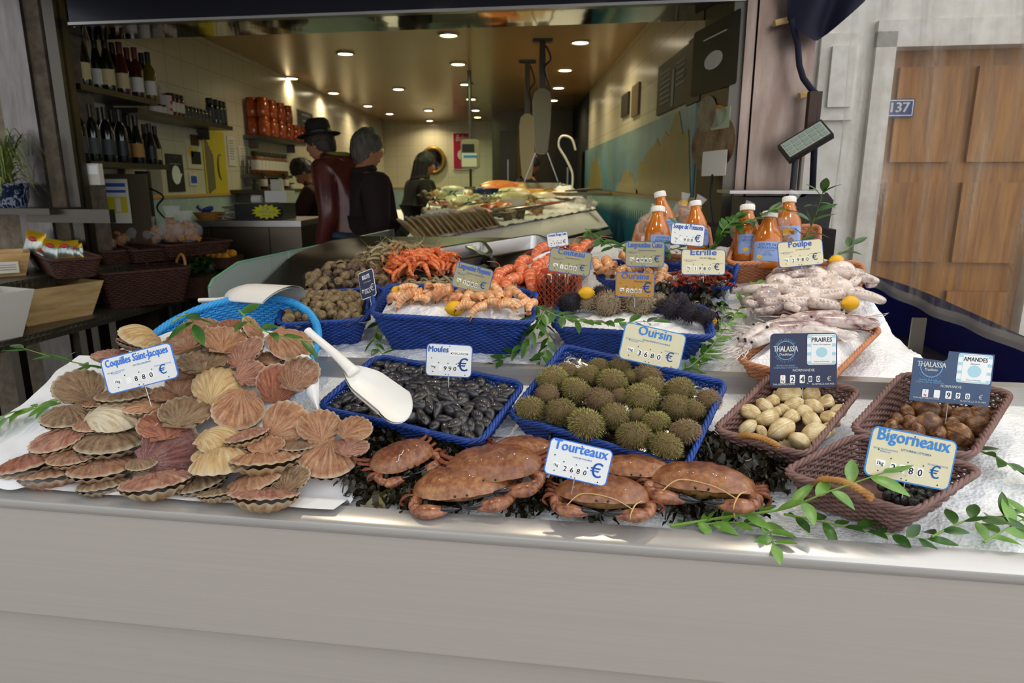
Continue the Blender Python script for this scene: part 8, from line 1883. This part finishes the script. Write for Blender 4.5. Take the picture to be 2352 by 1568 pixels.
m_vin, nt, bs = _new('clear_vinyl'); vec = mapped(nt, 'Object', (3.5, 3.5, .4), False); n1 = noise_(nt, vec, 3.5, 2, .5, 0); n2 = noise_(nt, mapped(nt, 'Object', (2, 2, 1), False), 26, 3, .6, .8)
bs.inputs['Base Color'].default_value = srgb('cbc4b6'); bs.inputs['Roughness'].default_value = .14; bs.inputs['Specular IOR Level'].default_value = 1.0
bump(nt, bs, math_(nt, 'ADD', n1, math_(nt, 'MULTIPLY', n2, .12)), 1.0, .05)
nt.links.new(ramp(nt, [(.3, (.10, .10, .10, 1)), (.55, (.24, .24, .24, 1)), (.75, (.66, .66, .66, 1))], n1), bs.inputs['Alpha'])
path = [(1.39, .35), (1.37, .9), (1.35, 1.3), (1.30, 1.62), (1.19, 1.84), (1.10, 1.92)]
PS = spline([W(*q) for q in path], 60)
def zbot(a): return pw(a, [(0, 1.0), (.4, 1.05), (.8, 1.11), (1, 1.12)])
def cur(a, c):
    p = PS[int(round(a * 59))]; w = .018 * math.sin(a * 38) * (.3 + .7 * a) + .02 * noise.noise(V((a * 5, c * 3, 1)))
    return V((p.x + w, p.y + w * .4, lerp(zbot(a) + .012 * math.sin(a * 9), 2.35, c)))
t = thing('plastic_curtain', 'clear wrinkled plastic curtain hanging at the right of the stall', 'curtain', W(1.37, .9, 1.05)); TI = Matrix.Translation(-W(1.37, .9, 1.05))
b = MB(); b.T = TI; b.grid(cur, 60, 40); b.build('sheet', m_vin, t, smooth=180)
m_hem = mat('stitched_hem', 'd8d5ca', .4, alpha=.4); b = MB(); b.T = TI; b.grid(lambda a, c: V(cur(a, 0)) + V((-.004, -.002, -.018 + .04 * c)), 60, 4); b.build('hem', m_hem, t, smooth=180)
b = MB(); b.T = TI; b.grid(lambda a, c: V(cur(a * .16, 0)) + V((.05, .0, -.02 + .5 * c)), 10, 6); b.build('yellow_band', mat('yellow_vinyl', 'd2bb22', .5), t, smooth=180)
b = MB(); b.grid(lambda a, c: V((PS[int(round(a * 59))].x + .05 + .03 * math.sin(a * 14) * (1 - c), PS[int(round(a * 59))].y + .02, lerp(.3, zbot(a) + .02, c))), 60, 12); tag(b.build('blue_tarp', M_TARP, smooth=180), 'dark blue tarpaulin hanging below the plastic curtain at the right', 'tarpaulin')
b = MB(); uvbox(b, UR - .06, UR + .01, .1, 1.75, .845, .86); tag(b.build('side_gutter', M_STEELD), 'dark steel gutter along the right end of the stall', 'gutter')
p = atv(2075, 800, .95); t = thing('scrap_plastic', 'crumpled bit of clear plastic in the gutter beside the post', 'plastic', W(1.31, .98, .865)); b = MB(); b.grid(lambda a, c: ((a - .5) * .1, (c - .5) * .14, .02 + .02 * noise.noise(V((a * 6, c * 6, 2)))), 14, 14); b.build('film', m_film, t)
